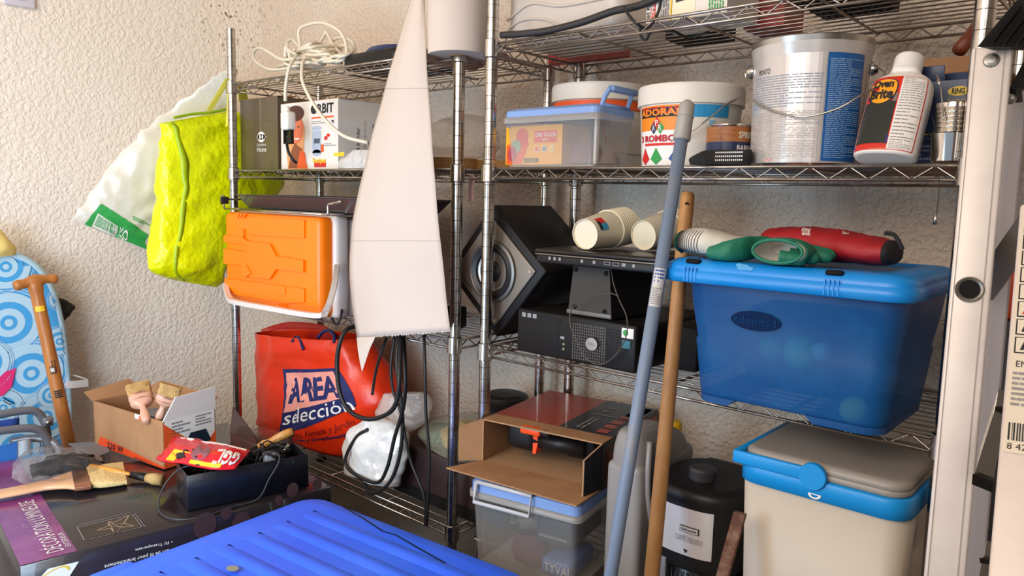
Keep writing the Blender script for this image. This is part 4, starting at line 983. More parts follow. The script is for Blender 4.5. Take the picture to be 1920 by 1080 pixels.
# plastic bag with black contents
mb = MB(); P = [flat(60, 885, 0.020), flat(110, 872, 0.029), flat(165, 872, 0.020), flat(190, 876, 0.016)]
mb.tube(cat(P, 6), [0.018]*4 + [0.026]*10 + [0.014]*5, BLACKM, 12); mb.put('black_tool_part', 'black object inside the clear plastic bag on the carton', 'tool')
mb = MB(); FB2 = M('glossy_film', '#b4b0b4', 0.06, film=0.07, bump=(34, 1.0, 0.012))
mb.loft([S2_((22, 895), (25, 868), 0.006, 0.03), S2_((50, 902), (55, 850), 0.022, 0.04), S2_((100, 895), (105, 842), 0.026, 0.04), S2_((155, 885), (155, 846), 0.02, 0.035), S2_((195, 878), (190, 858), 0.004, 0.02)], FB2, 44, 7, 1, wr=0.012, ws=22, seed=4)
for k in range(3): pass
mb.put('clear_film_bag', 'crinkled clear film bag lying on the purple striped carton', 'bag')
mb = MB(); P = [flat(128, 836), flat(200, 832), flat(206, 852), flat(180, 862)]
mb.prism([p + Vector((0, 0, 0.004)) for p in P], (0, 0, 0.003), M('grey_card', '#77757a', 0.6)); mb.put('grey_card_sheet', 'grey card sheet between the clear film bag and the brown carton', 'card')
# dark brown glossy flaps behind the tray
BR2 = M('dark_brown_gloss', '#4a3630', 0.25, coat=0.3, bump=(9, 0.3, 0.01))
mb = MB(); b0 = at(415, 840, Z=ZD+0.005); 
mb.box((0, 0, 0), (0.13, 0.10, 0.055), BR2, 0.004)
mb.prism([(0.0, 0, 0.055), (0.12, 0, 0.055), (0.11, 0.0, 0.075), (0.0, 0.01, 0.125)], (0, 0.003, 0), BR2)
mb.prism([(0.13, 0, 0.055), (0.13, 0.10, 0.055), (0.145, 0.09, 0.08), (0.145, 0.01, 0.07)], (0.003, 0, 0), BR2)
mb.put('brown_gloss_box', 'dark brown glossy box with raised flaps behind the black tray', 'box', (-1.775, 0.95, ZD+0.003), 0.05)

# ------------------------------------------------------------------ ironing board, spade, chair against the left wall
XB = -2.455
CYAN = M('board_sky_blue', '#48a8e6', 0.7, bump=(200, 0.1, 0.001)); PALE = M('board_pale_blue', '#b9dcf0', 0.7); PKF = M('board_pink', '#ea2f78', 0.6)
t = thing('ironing_board', 'upright ironing board with a blue cover patterned in pale rings', 'ironing board', (XB, 0.62, ZF))
out = [(128, 840), (130, 770), (125, 690), (117, 620), (103, 560), (84, 520), (55, 492), (20, 480), (-15, 480), (-60, 492), (-110, 540), (-150, 640), (-170, 760), (-170, 900)]
ctr = [at(*p, X=XB) for p in out]; ctr = cat(ctr, 4)
ctr = ctr + [Vector((XB, ctr[-1].y, ZF+0.1)), Vector((XB, ctr[0].y, ZF+0.1))]
mb = MB(); mb.prism(ctr, (-0.022, 0, 0), CYAN, PALE)
edge = ctr[:-2]
mb.tube([p + Vector((-0.011, 0, 0)) for p in edge], 0.0125, PALE, 10)
bx = lambda e: (lambda px, py: at(px, py, X=XB + e))
def inside(p):
    c_ = False; n = len(out)
    for i in range(n):
        (x1_, y1_), (x2_, y2_) = out[i], out[(i+1) % n]
        if (y1_ > p[1]) != (y2_ > p[1]) and p[0] < (x2_-x1_)*(p[1]-y1_)/(y2_-y1_)+x1_: c_ = not c_
    return c_
yz = lambda px, py: at(px, py, X=XB)
def ring(px, py, rads, mats, e0):
    c = yz(px, py)
    for r_, (m_, inn) in zip(rads, mats):
        e0 += 0.0004; n = 40; vs = []; fs = []
        for k in range(n + 1):
            a_ = 2*PI*k/n
            for q in (1, inn): vs.append(Vector((XB + e0, c.y + r_*q*math.cos(a_), c.z + r_*q*math.sin(a_))))
        for k in range(n):
            quad = [2*k, 2*k+2, 2*k+3, 2*k+1]
            if all(inside(proj(vs[i])) for i in quad): fs.append(quad)
        if fs: mb.add(vs, fs, m_)
RG = [(PALE, 0.66), (PALE, 0.55), (PALE, 0.35), (CYAN, 0.0)]
for (px, py, r_, e_) in ((16, 605, 0.085, 1), (58, 700, 0.085, 3), (10, 500, 0.062, 5), (5, 765, 0.045, 2), (85, 780, 0.07, 6), (112, 560, 0.03, 7), (110, 640, 0.04, 8), (30, 840, 0.06, 9), (-30, 680, 0.06, 10), (95, 740, 0.035, 11)):
    ring(px, py, [r_*1.0, r_*0.70, r_*0.48, r_*0.25, r_*0.13], [(PALE, 0.70), (CYAN, 0.68), (PALE, 0.50), (CYAN, 0.55), (PALE, 0.0)], 0.0005 + e_*0.0004)
    ring(px, py, [r_*1.10, r_*1.18], [(PALE, 0.97), (PALE, 0.975)], 0.0005 + e_*0.0004)
leaf = [(-20, 745), (5, 742), (22, 725), (30, 690), (10, 697), (-6, 712), (-24, 730)]
mb.add([at(*p, X=XB+0.008) for p in leaf], [list(range(len(leaf)))], PKF)
mb.add([at(*p, X=XB+0.0085) for p in ((-12, 735), (14, 712), (22, 700), (10, 716))], [[0, 1, 2, 3]], PALE)
mb.build('padded_board', t, world=True)
mb = MB(); WM_ = M('white_metal', '#e6e4e2', 0.4)
P = [at(120, 706, X=XB-0.02), at(140, 704, X=XB-0.02), at(165, 712, X=XB+0.0), at(165, 726, X=XB+0.0), at(122, 728, X=XB+0.0)]
mb.tube(P[:3], 0.003, WM_, 8); mb.prism([at(122, 716, X=XB+0.004), at(165, 712, X=XB+0.004), at(166, 725, X=XB+0.004), at(122, 729, X=XB+0.004)], (-0.004, 0, 0), WM_)
mb.build('iron_rest', t, world=True, label='white metal iron rest')
# black cloth behind the board, yellow cloth on top
mb = MB(); mb.loft([sec((96, 556), (100, 608), XB-0.05, 0.012), sec((112, 560), (116, 602), XB-0.05, 0.02), sec((128, 566), (130, 590), XB-0.05, 0.012), sec((139, 571), (140, 576), XB-0.05, 0.004)], M('black_cloth', '#222122', 0.8), 28, 5, 1, wr=0.008, ws=30)
mb.put('black_cloth', 'black cloth poking out behind the right edge of the ironing board', 'cloth')
mb = MB(); mb.loft([sec((-45, 484), (28, 478), XB, 0.02), sec((-45, 465), (30, 466), XB, 0.028), sec((-45, 445), (14, 448), XB, 0.024), sec((-40, 430), (0, 430), XB, 0.008)], M('pale_yellow_cloth', '#e6cd7a', 0.85), 36, 6, 1, wr=0.004, ws=18)
mb.put('yellow_cloth', 'pale yellow cloth draped over the top of the ironing board', 'cloth')
# T-handled spade
WOOD = M('varnished_ash', '#bd7a3a', 0.38, var=('#a5622b', 18, (0.35, 0.7), (3, 3, 0.4)))
XS = -2.33
t = thing('garden_spade', 'wooden spade shaft with a T grip leaning on the ironing board', 'spade', at(131, 836, X=XS-0.02))
mb = MB(); pa, pb = at(64, 528, X=XS), at(131, 838, X=XS+0.05); 
mb.tube(cat([pa, pa.lerp(pb, 0.12), pa.lerp(pb, 0.5), pb, pb + (pb-pa)*0.25], 4), [0.0195]*3 + [0.0165]*5 + [0.0175]*5 + [0.0185]*4, WOOD, 18); mb.build('shaft', t, world=True)
mb = MB(); g = cat([at(26, 537, X=XS), at(45, 532, X=XS), at(66, 527, X=XS), at(88, 523, X=XS), at(107, 523, X=XS)], 4)
mb.tube(g, [0.011, 0.014, 0.0145, 0.0135, 0.013, 0.0135, 0.016, 0.018, 0.019, 0.018, 0.0155, 0.013, 0.012, 0.0125, 0.0135, 0.014, 0.010], WOOD, 16); mb.build('grip', t, world=True)
mb = MB(); 
def patch(x0, y0, x1, y1, mat):
    f = (( (y0+y1)/2) - 528)/310; c = pa.lerp(pb, f); 
    def Fm(u, v):
        c2 = pa.lerp(pb, ((y0 + (y1-y0)*(1-v)) - 528)/310); rad = 0.0178
        ang = math.radians(-50 + (u-0.5)*2*55*(x1-x0)/30); tdir = (pb-pa).normalized(); r_ = -c2.normalized(); r_ = (r_ - tdir*r_.dot(tdir)).normalized(); s_ = tdir.cross(r_)*(-1)
        mid = math.radians(((x0+x1)/2)*0); ang = (u-0.5)*1.3*(x1-x0)/25
        return c2 + r_*(rad+0.001)*math.cos(ang) + s_*(rad+0.001)*math.sin(ang)
    return Fm
mb.rect(patch(0, 572, 24, 582, None), 0, 0, 1, 1, PRINTY, 6); f_ = patch(0, 672, 18, 697, None); mb.lines(f_, 0, 0, 1, 1, 5, PRINTK, vertical=True)
f_ = patch(0, 727, 20, 742, None); mb.lines(f_, 0.0, 0, 1, 1, 4, PRINTK, th=0.7, words=3); mb.rect(patch(0, 686, 16, 693, None), 0.1, 0, 0.7, 1, PRINTW, 3)
mb.build('printed_labels', t, world=True, label='yellow and black printed marks')
# folding chair
GT = M('grey_tube', '#75747a', 0.35, 0.3)
XC = -2.22
t = thing('folding_chair', 'folded camping chair with grey tube frame and blue fabric', 'chair', at(40, 850, X=XC))
def bend(pts, X, r_=0.0105):
    mb = MB(); mb.tube(cat([at(p[0], p[1], X=X + (p[2] if len(p) > 2 else 0)) for p in pts], 6), r_, GT, 12); mb.build('frame_tube', t, world=True)
bend([(-120, 806), (-40, 786), (0, 777), (45, 770), (68, 772), (82, 788), (88, 812), (90, 850)], XC)
bend([(-120, 832), (-40, 815), (0, 808), (50, 803), (75, 808), (92, 830), (98, 860)], XC + 0.045)
bend([(20, 828, -0.02), (55, 822, 0), (90, 825, 0.02), (108, 838, 0.04), (116, 860, 0.05)], XC + 0.02, 0.010)
mb = MB(); p = at(89, 790, X=XC+0.012); mb.box(p + Vector((-0.012, -0.012, -0.012)), p + Vector((0.012, 0.012, 0.012)), GT, 0.004); mb.tube([p, p + Vector((0.018, -0.004, 0))], 0.006, CHROME, 10); mb.build('hinge', t, world=True)
mb = MB(); G = [[at(-120, 812, X=XC+0.01), at(-40, 795, X=XC+0.012), at(36, 783, X=XC+0.01)], [at(-120, 838, X=XC+0.02), at(-40, 822, X=XC+0.022), at(36, 806, X=XC+0.02)]]
mb.sheet(G, M('navy_canvas', '#1c3f8c', 0.8), 5); mb.build('seat_fabric', t, world=True, solid=0.004, label='plain blue canvas')
mb = MB(); STR = M('blue_white_weave', '#bcc9d6', 0.85, bump=(300, 0.3, 0.001)); G = [[at(-120, 862, X=XC+0.06), at(-40, 846, X=XC+0.065), at(58, 822, X=XC+0.05)], [at(-120, 905, X=XC+0.09), at(-40, 890, X=XC+0.09), at(58, 850, X=XC+0.07)]]
Fc = mb.sheet(G, STR, 6); mb.rect(lambda x, y: Fc(x, y, 0.003), 0.66, 0, 0.86, 1, M('blue_stripe', '#2465b4', 0.8), 6); mb.rect(lambda x, y: Fc(x, y, 0.003), 0.2, 0, 0.45, 1, MATS['blue_stripe'], 6)
mb.build('back_fabric', t, world=True, solid=0.004, label='blue and white striped canvas')
# ------------------------------------------------------------------ right unit, second shelf
zb = S2 + 0.004
CLR = M('milky_plastic', '#cfcac4', 0.25, alpha=0.38, bump=(8, 0.05, 0.002)); BLID = M('periwinkle_plastic', '#7d9cd2', 0.4)
def clear_box(label, x0, x1, y0, d_, z0, z1, rz, lidh, n_handle):
    w_ = x1 - x0
    t = thing('clear_storage_box', label, 'storage box', (x0, y0, z0), rz, None); h_ = z1 - z0
    mb = MB(); tt = 0.002
    mb.box((0.012, 0.010, 0), (w_-0.012, d_-0.010, 0.003), CLR)
    b_ = rrect(0.012, 0.010, w_-0.012, d_-0.010, 0.012, 0.0, 4); c_ = rrect(0.002, 0.002, w_-0.002, d_-0.002, 0.014, h_-lidh, 4); e_ = rrect(-0.004, -0.004, w_+0.004, d_+0.004, 0.016, h_-lidh, 4); g_ = rrect(-0.004, -0.004, w_+0.004, d_+0.004, 0.016, h_-lidh-0.012, 4)
    n = len(b_); mb.add(b_ + c_ + e_ + g_, [[k*n+i, k*n+(i+1) % n, (k+1)*n+(i+1) % n, (k+1)*n+i] for k in range(3) for i in range(n)], CLR, True)
    mb.build('box_body', t)
    mb = MB(); r0 = rrect(0.0, 0.0, w_, d_, 0.015, h_-lidh, 4); r1 = rrect(0.0, 0.0, w_, d_, 0.015, h_-0.006, 4); r2_ = rrect(0.012, 0.012, w_-0.012, d_-0.012, 0.012, h_, 4); r3 = rrect(0.03, 0.03, w_-0.03, d_-0.03, 0.012, h_, 4); r4 = rrect(0.035, 0.035, w_-0.035, d_-0.035, 0.012, h_-0.005, 4)
    mb.add(r0+r1+r2_+r3+r4, [[k*n+i, k*n+(i+1) % n, (k+1)*n+(i+1) % n, (k+1)*n+i] for k in range(4) for i in range(n)] + [list(range(4*n, 5*n))], BLID, False)
    mb.build('lid', t, label='blue snap-on lid', bevel=0.001)
    return t, w_, h_
X0, X1, Z0, Z1 = span(943, 1119, 198, 300, 1.155)
t, w_, h_ = clear_box('clear box with a pale blue lid holding a yellow phone carton', X0, X1, 1.155, 0.135, zb, Z1, 0.0, 0.018, 0)
mb = MB(); hx = w_ + 0.002      # raised latch on the right end
mb.tube(cat([(hx-0.01, 0.022, h_-0.008), (hx-0.004, 0.024, h_+0.012), (hx+0.002, 0.034, h_+0.030)], 4), 0.0045, BLID, 8); mb.box((hx-0.004, 0.032, h_+0.022), (hx+0.010, 0.118, h_+0.034), BLID, 0.004)
mb.tube(cat([(hx+0.004, 0.10, h_+0.028), (hx+0.002, 0.102, h_+0.016), (hx-0.008, 0.104, h_-0.006)], 4), 0.0045, BLID, 8); mb.tube([(hx-0.006, 0.022, h_-0.002), (hx-0.006, 0.11, h_-0.002)], 0.004, BLID, 8)
mb.build('latch', t)
mb = MB(); mb.tube(cat([(0.0, 0.02, h_), (-0.006, 0.02, h_-0.015), (-0.006, 0.02, h_-0.03), (0, 0.02, h_-0.034)], 4), 0.002, BLID, 6); mb.build('hinge_loop', t)
YB_ = M('yellow_card', '#f3ae1e', 0.5)
bx0, bx1, _, bz1 = span(947, 1052, 236, 306, 1.175)
mb = MB(); w2, h2 = bx1-bx0, bz1-zb-0.004; mb.box((0, 0, 0), (w2, 0.09, h2), YB_); Fq = front(w2, h2); e2 = lambda x, y: Fq(x, y) + Vector((0, -0.0005, 0))
mb.poly(Fq, [(0.02, 0.02), (0.30, 0.02), (0.42, 0.55), (0.30, 0.85), (0.14, 0.6), (0.02, 0.5)], PRINTO); mb.disc(e2, 0.30, 0.72, 0.11, 0.22, M('printed_coral', '#dd4a3c', 0.5), 18); mb.disc(lambda x, y: Fq(x, y) + Vector((0, -0.0009, 0)), 0.20, 0.48, 0.09, 0.18, M('printed_sage', '#93a983', 0.5), 16)
mb.disc(lambda x, y: Fq(x, y) + Vector((0, -0.0012, 0)), 0.13, 0.28, 0.08, 0.2, M('printed_rose', '#b63f4d', 0.5), 14)
mb.rect(Fq, 0.52, 0.56, 0.91, 0.86, M('printed_salmon', '#e4543f', 0.5)); mb.text(e2, 'ONE TOUCH', 0.54, 0.70, 0.89, 0.81, PRINTW, bold=0.02); mb.text(e2, '997', 0.66, 0.59, 0.77, 0.66, PRINTW)
for k, m_ in enumerate((PRINTO, PRINTG, PRINTY)): mb.disc(e2, 0.57+0.13*k, 0.40, 0.05, 0.10, PRINTW, 6); mb.disc(lambda x, y: Fq(x, y) + Vector((0, -0.0009, 0)), 0.57+0.13*k, 0.40, 0.035, 0.07, m_, 12)
mb.rect(Fq, 0.34, 0.06, 0.60, 0.17, PRINTK); mb.text(e2, 'ALCATEL', 0.36, 0.08, 0.58, 0.15, PRINTY)
mb.lines(right(w2, 0.09, h2), 0.15, 0.5, 0.6, 0.85, 4, PRINTG)
mb.put('phone_box', 'yellow phone carton inside the clear box on the second shelf', 'box', (bx0, 1.178, zb+0.005))
mb = MB(); mb.loft([(Vector((bx1+0.03, 1.21, zb+0.008)), Vector((0.03, 0, 0)), Vector((0, -0.03, 0))), (Vector((bx1+0.035, 1.21, zb+0.035)), Vector((0.028, 0, 0)), Vector((0, -0.028, 0))), (Vector((bx1+0.04, 1.21, zb+0.05)), Vector((0.012, 0, 0)), Vector((0, -0.01, 0)))], M('plum_cloth', '#6d434b', 0.8), 26, 5, 1, wr=0.006, ws=40)
mb.put('plum_pouch', 'plum coloured pouch beside the yellow phone carton', 'pouch')
mb = MB(); mb.loft([(Vector((X1-0.045, 1.245, zb+0.008)), Vector((0.03, 0, 0)), Vector((0, -0.03, 0))), (Vector((X1-0.045, 1.245, zb+0.03)), Vector((0.025, 0, 0)), Vector((0, -0.022, 0)))], M('beige_thing', '#a8917f', 0.7), 26, 5, 1, wr=0.006, ws=40); mb.put('beige_pouch', 'beige pouch in the right end of the clear box', 'pouch')
mb = MB(); mb.tube(cat([(X1-0.05, 1.26, zb+0.05), (X1-0.03, 1.22, zb+0.09), (X1-0.014, 1.25, zb+0.06), (X1-0.02, 1.265, zb+0.03), (X1-0.06, 1.265, zb+0.07)], 8), 0.0011, M('copper_lead', '#c08a6a', 0.4), 6); mb.put('thin_wire', 'thin copper coloured wire coiled inside the clear box', 'wire')
mb = MB(); mb.box((X1-0.024, 1.18, zb+0.005), (X1-0.018, 1.19, zb+0.11), PRINTW, 0.001); mb.put('white_strip', 'white plastic strip standing in the corner of the clear box', 'strip')

# white buckets
BKT = M('bucket_white', '#ded7cb', 0.4); BLUEB = M('label_blue', '#2a8cc0', 0.4)
def bucket(label, px0, px1, yl, yr, Yc_, deco, rim=1.0):
    xc = (at(px0, 200, Y=Yc_).x + at(px1, 200, Y=Yc_).x)/2; R = (at(px1, 200, Y=Yc_).x - at(px0, 200, Y=Yc_).x)/2*0.96
    ztop = at((px0+px1)/2, yl, Y=Yc_-R).z
    t = thing('paint_bucket', label, 'bucket', (xc, Yc_, zb)); h = ztop - zb
    mb = MB(); mb.lathe([(0.0001, 0), (R*0.86, 0), (R*0.88, 0.003), (R*0.95, h-0.03)], BKT, 56); deco(mb, R, h); mb.build('bucket_body', t)
    mb = MB(); mb.lathe([(R*0.95, h-0.034), (R*1.0, h-0.034), (R*1.0, h-0.004), (R*0.985, h), (R*0.93, h), (R*0.92, h-0.004), (0.0001, h-0.004)], BKT, 56); mb.build('lid', t)
    return t, R, h
def deco1(mb, R, h): mb.lathe([(R*0.955, h-0.055), (R*0.957, h-0.036)], PRINTO, 56); mb.lathe([(R*0.93, h*0.2), (R*0.952, h-0.057)], BKT, 40)
bucket('white paint bucket with an orange band behind the clear box', 1050, 1208, 148, 0, 1.385, deco1)
def deco2(mb, R, h):
    am = math.atan2(-1.27, 0.69)       # the label faces out and to the left of the aisle
    cm = lambda e: (lambda x, y: Vector((R*(0.88+0.07*y/(h-0.03))*math.cos(am + x/R)*(1+e), R*(0.88+0.07*y/(h-0.03))*math.sin(am + x/R)*(1+e), y)))
    a_, b_, c_ = cm(0.008), cm(0.014), cm(0.02); OL = M('label_orange', '#ef8a1d', 0.45)
    x0, x1 = -R*1.25, -R*0.12
    mb.rect(a_, x0, 0.002, x1, h-0.036, PRINTW, 10); mb.rect(b_, x0, h*0.44, x1, h-0.037, OL, 10)
    mb.text(c_, 'PINTURAS', x0+0.012, h-0.052, x1-0.01, h-0.039, PRINTR, bold=0.02)
    mb.rect(c_, x0+0.004, h*0.60, x1, h*0.715, PRINTK, 10)
    mb.text(cm(0.026), 'ADORAL', x0+0.006, h*0.615, x1-0.002, h*0.70, OL, bold=0.03)
    for k, (dx, dy, m_, s_) in enumerate(((0, 0.09, PRINTR, 'P'), (-0.008, 0.03, M('print_navy', '#23305c', 0.5), 'A'), (0.008, 0.03, M('print_green', '#2e9a4a', 0.5), 'R'))):
        xx, yy = (x0+x1)/2+dx, h*(0.44+dy); mb.poly(c_, [(xx-0.009, yy), (xx, yy-0.011), (xx+0.009, yy), (xx, yy+0.011)], m_); mb.text(cm(0.026), s_, xx-0.0035, yy-0.005, xx+0.0035, yy+0.005, PRINTW)
    mb.text(c_, '3 ROMBOS', x0+0.002, h*0.30, x1-0.002, h*0.385, M('print_crimson', '#b81830', 0.5), bold=0.04); mb.rect(c_, x0+0.018, h*0.255, x1-0.01, h*0.285, PRINTR, 6)
    for dx, m_ in ((x0+0.018, PRINTR), (x0+0.052, MATS['print_green']), (x1-0.012, PRINTB)): mb.poly(c_, [(dx-0.015, h*0.09), (dx, h*-0.0+0.003), (dx+0.015, h*0.09), (dx, h*0.23)], m_)
    mb.rect(a_, x1+0.002, h-0.058, 0.075, h-0.037, BLUEB, 8); mb.rect(a_, 0.035, h*0.5, 0.046, h*0.56, M('label_pale_blue', '#8dbbd8', 0.5), 2)
t, R, h = bucket('white paint bucket with an orange label and red and green diamonds', 1207, 1392, 150, 0, 1.27, deco2)
mb = MB(); mb.tube(cat([(R*0.99, 0.0, h-0.02), (R*0.95, -0.04, h-0.035), (R*0.75, -0.075, h-0.065), (R*0.5, -0.088, h-0.085), (R*0.2, -R-0.004, h-0.10)], 6), 0.0014, CHROME, 6); mb.build('bail_handle', t)
# varnish tin
xa, xb, _, zt_ = span(1306, 1391, 232, 300, 1.185); R = (xb-xa)/2*0.92; xc = (xa+xb)/2; h = zt_ - zb
mb = MB(); NV = M('tin_navy', '#1f2c55', 0.35); WDT = M('tin_wood_print', '#b9763f', 0.4, var=('#94552a', 30, (0.3, 0.7), (1, 1, 8)))
mb.lathe([(R-0.002, 0), (R, 0.003), (R, h*0.58)], NV, 40, capb=True); mb.lathe([(R, h*0.58), (R, h-0.004)], WDT, 40); mb.lathe([(R, h-0.004), (R+0.001, h-0.002), (R+0.0005, h), (R-0.004, h), (R-0.005, h-0.004), (0.0001, h-0.004)], CHROME, 40)
cm = lambda e: (lambda x, y: Vector(((R+e)*math.cos(-1.09 + x/R), (R+e)*math.sin(-1.09 + x/R), y)))
mb.poly(cm(0.0006), [(-0.035, h*0.56), (-0.014, h*0.68), (0.006, h*0.56), (-0.014, h*0.4)], NV); mb.text(cm(0.001), 'SPRINT', 0.014, h*0.66, 0.052, h*0.82, M('print_cream', '#eadfc4', 0.5), bold=0.03); mb.text(cm(0.001), 'BARNIZ', 0.012, h*0.36, 0.048, h*0.50, PRINTW, bold=0.02); mb.lines(cm(0.001), 0.012, h*0.2, 0.04, h*0.32, 2, PRINTG); mb.lines(cm(0.001), -0.03, h*0.15, 0.0, h*0.35, 4, PRINTG)
mb.put('varnish_tin', 'small varnish tin with navy and wood-grain label before the bucket', 'tin', (xc, 1.185+R, zb))
xa, xb, _, zt_ = span(1385, 1425, 208, 300, 1.25); R = 0.030; h = zt_-zb; TEAL = M('teal_tin', '#3b626b', 0.35)
mb = MB(); mb.lathe([(R, 0), (R, h-0.02), (R-0.002, h-0.018), (R+0.002, h-0.016), (R+0.001, h-0.001), (R-0.003, h), (0.0001, h)], TEAL, 36, capb=True); mb.put('teal_tin', 'dark teal tin squeezed between the bucket and steel can', 'tin', (xa+R, 1.33, zb))
# black dotted pouch lying in front
mb = MB(); xa, xb, _, _ = span(1288, 1402, 290, 312, 1.155); xm = (xa+xb)/2
mb.loft([(Vector((xm, 1.168, zb+0.001)), Vector(((xb-xa)/2, 0, 0)), Vector((0, -0.018, 0))), (Vector((xm, 1.168, zb+0.012)), Vector(((xb-xa)/2, 0, 0)), Vector((0, -0.019, 0))), (Vector((xm+0.012, 1.168, zb+0.024)), Vector(((xb-xa)/2.6, 0, 0)), Vector((0, -0.012, 0)))], M('black_mesh_cloth', '#1f1d20', 0.8), 36, 5, 0.7, wr=0.002, ws=40)
for i in range(14):
    for j in range(3): 
        x = xm + 0.001 + i*0.0034; mb.box((x, 1.1478, zb+0.006+j*0.006), (x+0.0018, 1.1492, zb+0.0085+j*0.006), PRINTW)
mb.put('dotted_pouch', 'small black pouch with white dots lying before the varnish tin', 'pouch')

# big steel paint can
STEEL = M('tinplate', '#bdb9b4', 0.3, 1.0, bump=(6, 0.05, 0.003)); CANW = M('can_white_print', '#cfc9c6', 0.24, 0.35)
Yc_ = 1.245; xa, xb = at(1409, 290, Y=Yc_).x, at(1613, 290, Y=Yc_).x; R = (xb-xa)/2*0.955; xc = (xa+xb)/2 + 0.002; 
zt_ = at(1530, 63, Y=Yc_-R).z; h = zt_ - zb
h = at(1528, 63, Y=Yc_+R).z - zb if False else h
t = thing('steel_paint_can', 'large steel paint can with a dark blue text label and wire bail', 'paint can', (xc, Yc_, zb))
TK = 0.055
mb = MB(); mb.lathe([(R-0.003, 0), (R, 0.003), (R*(1+TK*0.85), h-0.03), (R*(1+TK)+0.003, h-0.008), (R*(1+TK)+0.0045, h), (R*(1+TK)+0.003, h+0.002), (R*(1+TK)-0.001, h-0.004), (R-0.002, h-0.03)], None, 72, capb=True, mats=[STEEL, CANW, CANW, STEEL, STEEL, STEEL, STEEL])
mb.lathe([(0.0001, h-0.02), (R-0.002, h-0.02)], STEEL, 48)
vw = math.atan2(-Yc_, -xc)       # towards the viewer's side of the room
cm = lambda e: (lambda x, y: Vector(((R*(1+TK*0.87*max(0.0, y)/(h-0.03))+e)*math.cos(vw + x/R), (R*(1+TK*0.87*max(0.0, y)/(h-0.03))+e)*math.sin(vw + x/R), y)))
c0_, c1_, c2_ = cm(0.0005), cm(0.001), cm(0.0016)
mb.rect(c0_, -R*1.35, 0.004, R*0.25, h-0.022, CANW, 24)
PBL = M('can_label_blue', '#185a9e', 0.4)
mb.rect(c1_, R*0.27, 0.006, R*1.0, h-0.026, PBL, 16)
rl = random.Random(5)
mb.lines(c2_, R*0.31, 0.010, R*0.97, h-0.034, 52, M('label_pale_text', '#8fb0d4', 0.5), 0.4, 6, rl)
mb.lines(c1_, -R*1.15, h-0.105, R*0.22, h-0.055, 13, M('print_slate_blue', '#8b93a6', 0.5), 0.4, 9, rl)
mb.lines(c1_, -R*1.15, 0.008, R*0.2, h-0.110, 30, M('print_pale_grey', '#b3a9a2', 0.5), 0.4, 7, rl)
mb.text(c1_, 'MONTÓ', -R*1.02, h-0.052, -R*0.72, h-0.042, PRINTK)
mb.rect(c1_, -R*0.8, 0.006, -R*0.6, 0.010, M('print_blush', '#d9a49a', 0.5))
mb.build('can_body', t)
lug = []
for s_ in (-1, 1):
    a_ = vw + s_*1.48 ; p = Vector(((R*(1+TK*0.7)+0.001)*math.cos(a_), (R*(1+TK*0.7)+0.001)*math.sin(a_), h-0.040)); mb = MB(); mb.lathe([(0.0001, 0.011), (0.007, 0.010), (0.0105, 0.004), (0.011, 0.0)], CHROME, 20, p, (math.cos(a_), math.sin(a_), 0)); mb.build('lug', t); lug.append(p + Vector((math.cos(a_), math.sin(a_), 0))*0.012)
mb = MB(); q = Vector((math.cos(vw), math.sin(vw), 0)); mid = (lug[0]+lug[1])/2
OC = Vector((xc, Yc_, zb))
PA = [at(1399, 150, Y=1.20), at(1400, 172, Y=1.185), at(1425, 198, Y=1.165), at(1470, 214, Y=1.148), at(1515, 218, Y=1.146), at(1570, 204, Y=1.148), at(1615, 178, Y=1.16), at(1652, 158, Y=1.18), at(1661, 140, Y=1.20)]
mb.tube(cat([lug[0]] + [p_ - OC for p_ in PA] + [lug[1]], 6), 0.0015, CHROME, 8)
P = [lug[0], lug[0] + q*0.012 + Vector((-0.006, 0, -0.002)), lug[0] + q*0.02 + Vector((-0.006, 0, -0.04))]
P2 = [lug[1], lug[1] + q*0.012 + Vector((0.006, 0, 0.002)), lug[1] + q*0.02 + Vector((0.006, 0, -0.035))]
m_ = [cm(0.004)(-R*0.75, h-0.098) + q*0.004, cm(0.004)(-R*0.15, h-0.128), cm(0.004)(R*0.4, h-0.122), cm(0.004)(R*0.85, h-0.098) + q*0.004]
mb.build('bail_handle', t)

# oven cleaner bottle, tilted
t0_ = at(1650, 299, Y=1.13); t1_ = at(1697, 115, Y=1.19); ax = (t1_-t0_); Lb = ax.length; ax.normalize()
t = thing('cleaner_bottle', 'white oven cleaner bottle with red label leaning to the right', 'bottle', t0_)
Rb = 0.042; sx = ax.cross(Vector((0, 1, 0))).normalized(); sx = sx if sx.x > 0 else -sx; sy = ax.cross(sx).normalized(); sy = sy if sy.y < 0 else -sy
def bsec(f, r_, q=0.62): return (t0_ + ax*(Lb*f) + Vector((0, 0.02, 0)), sx*r_, sy*(r_*q))
BW_ = M('bottle_white', '#e7e2dc', 0.35)
mb = MB(); Fb = mb.loft([bsec(0.0, Rb*0.86), bsec(0.02, Rb*0.97), bsec(0.10, Rb), bsec(0.45, Rb), bsec(0.70, Rb*0.97), bsec(0.79, Rb*0.86), bsec(0.86, Rb*0.55), bsec(0.90, Rb*0.46, 0.9), bsec(0.92, Rb*0.46, 0.9)], BW_, 40, 6, 0.8); mb.build('bottle_body', t, world=True)
mb = MB(); mb.lathe([(0.0001, 0), (0.0195, 0), (0.0195, 0.021), (0.018, 0.024), (0.0001, 0.024)], BW_, 28, t0_ + ax*(Lb*0.90) + Vector((0, 0.02, 0)), ax); mb.build('cap', t, world=True)
mb = MB(); fe = lambda e: (lambda x, y: Fb(x, y, e)); f1, f2, f3, f4 = fe(0.0006), fe(0.0012), fe(0.0018), fe(0.0024)
mb.rect(f1, -0.93, 0.14, 0.90, 0.60, M('label_red', '#cf2a1c', 0.35), 20)
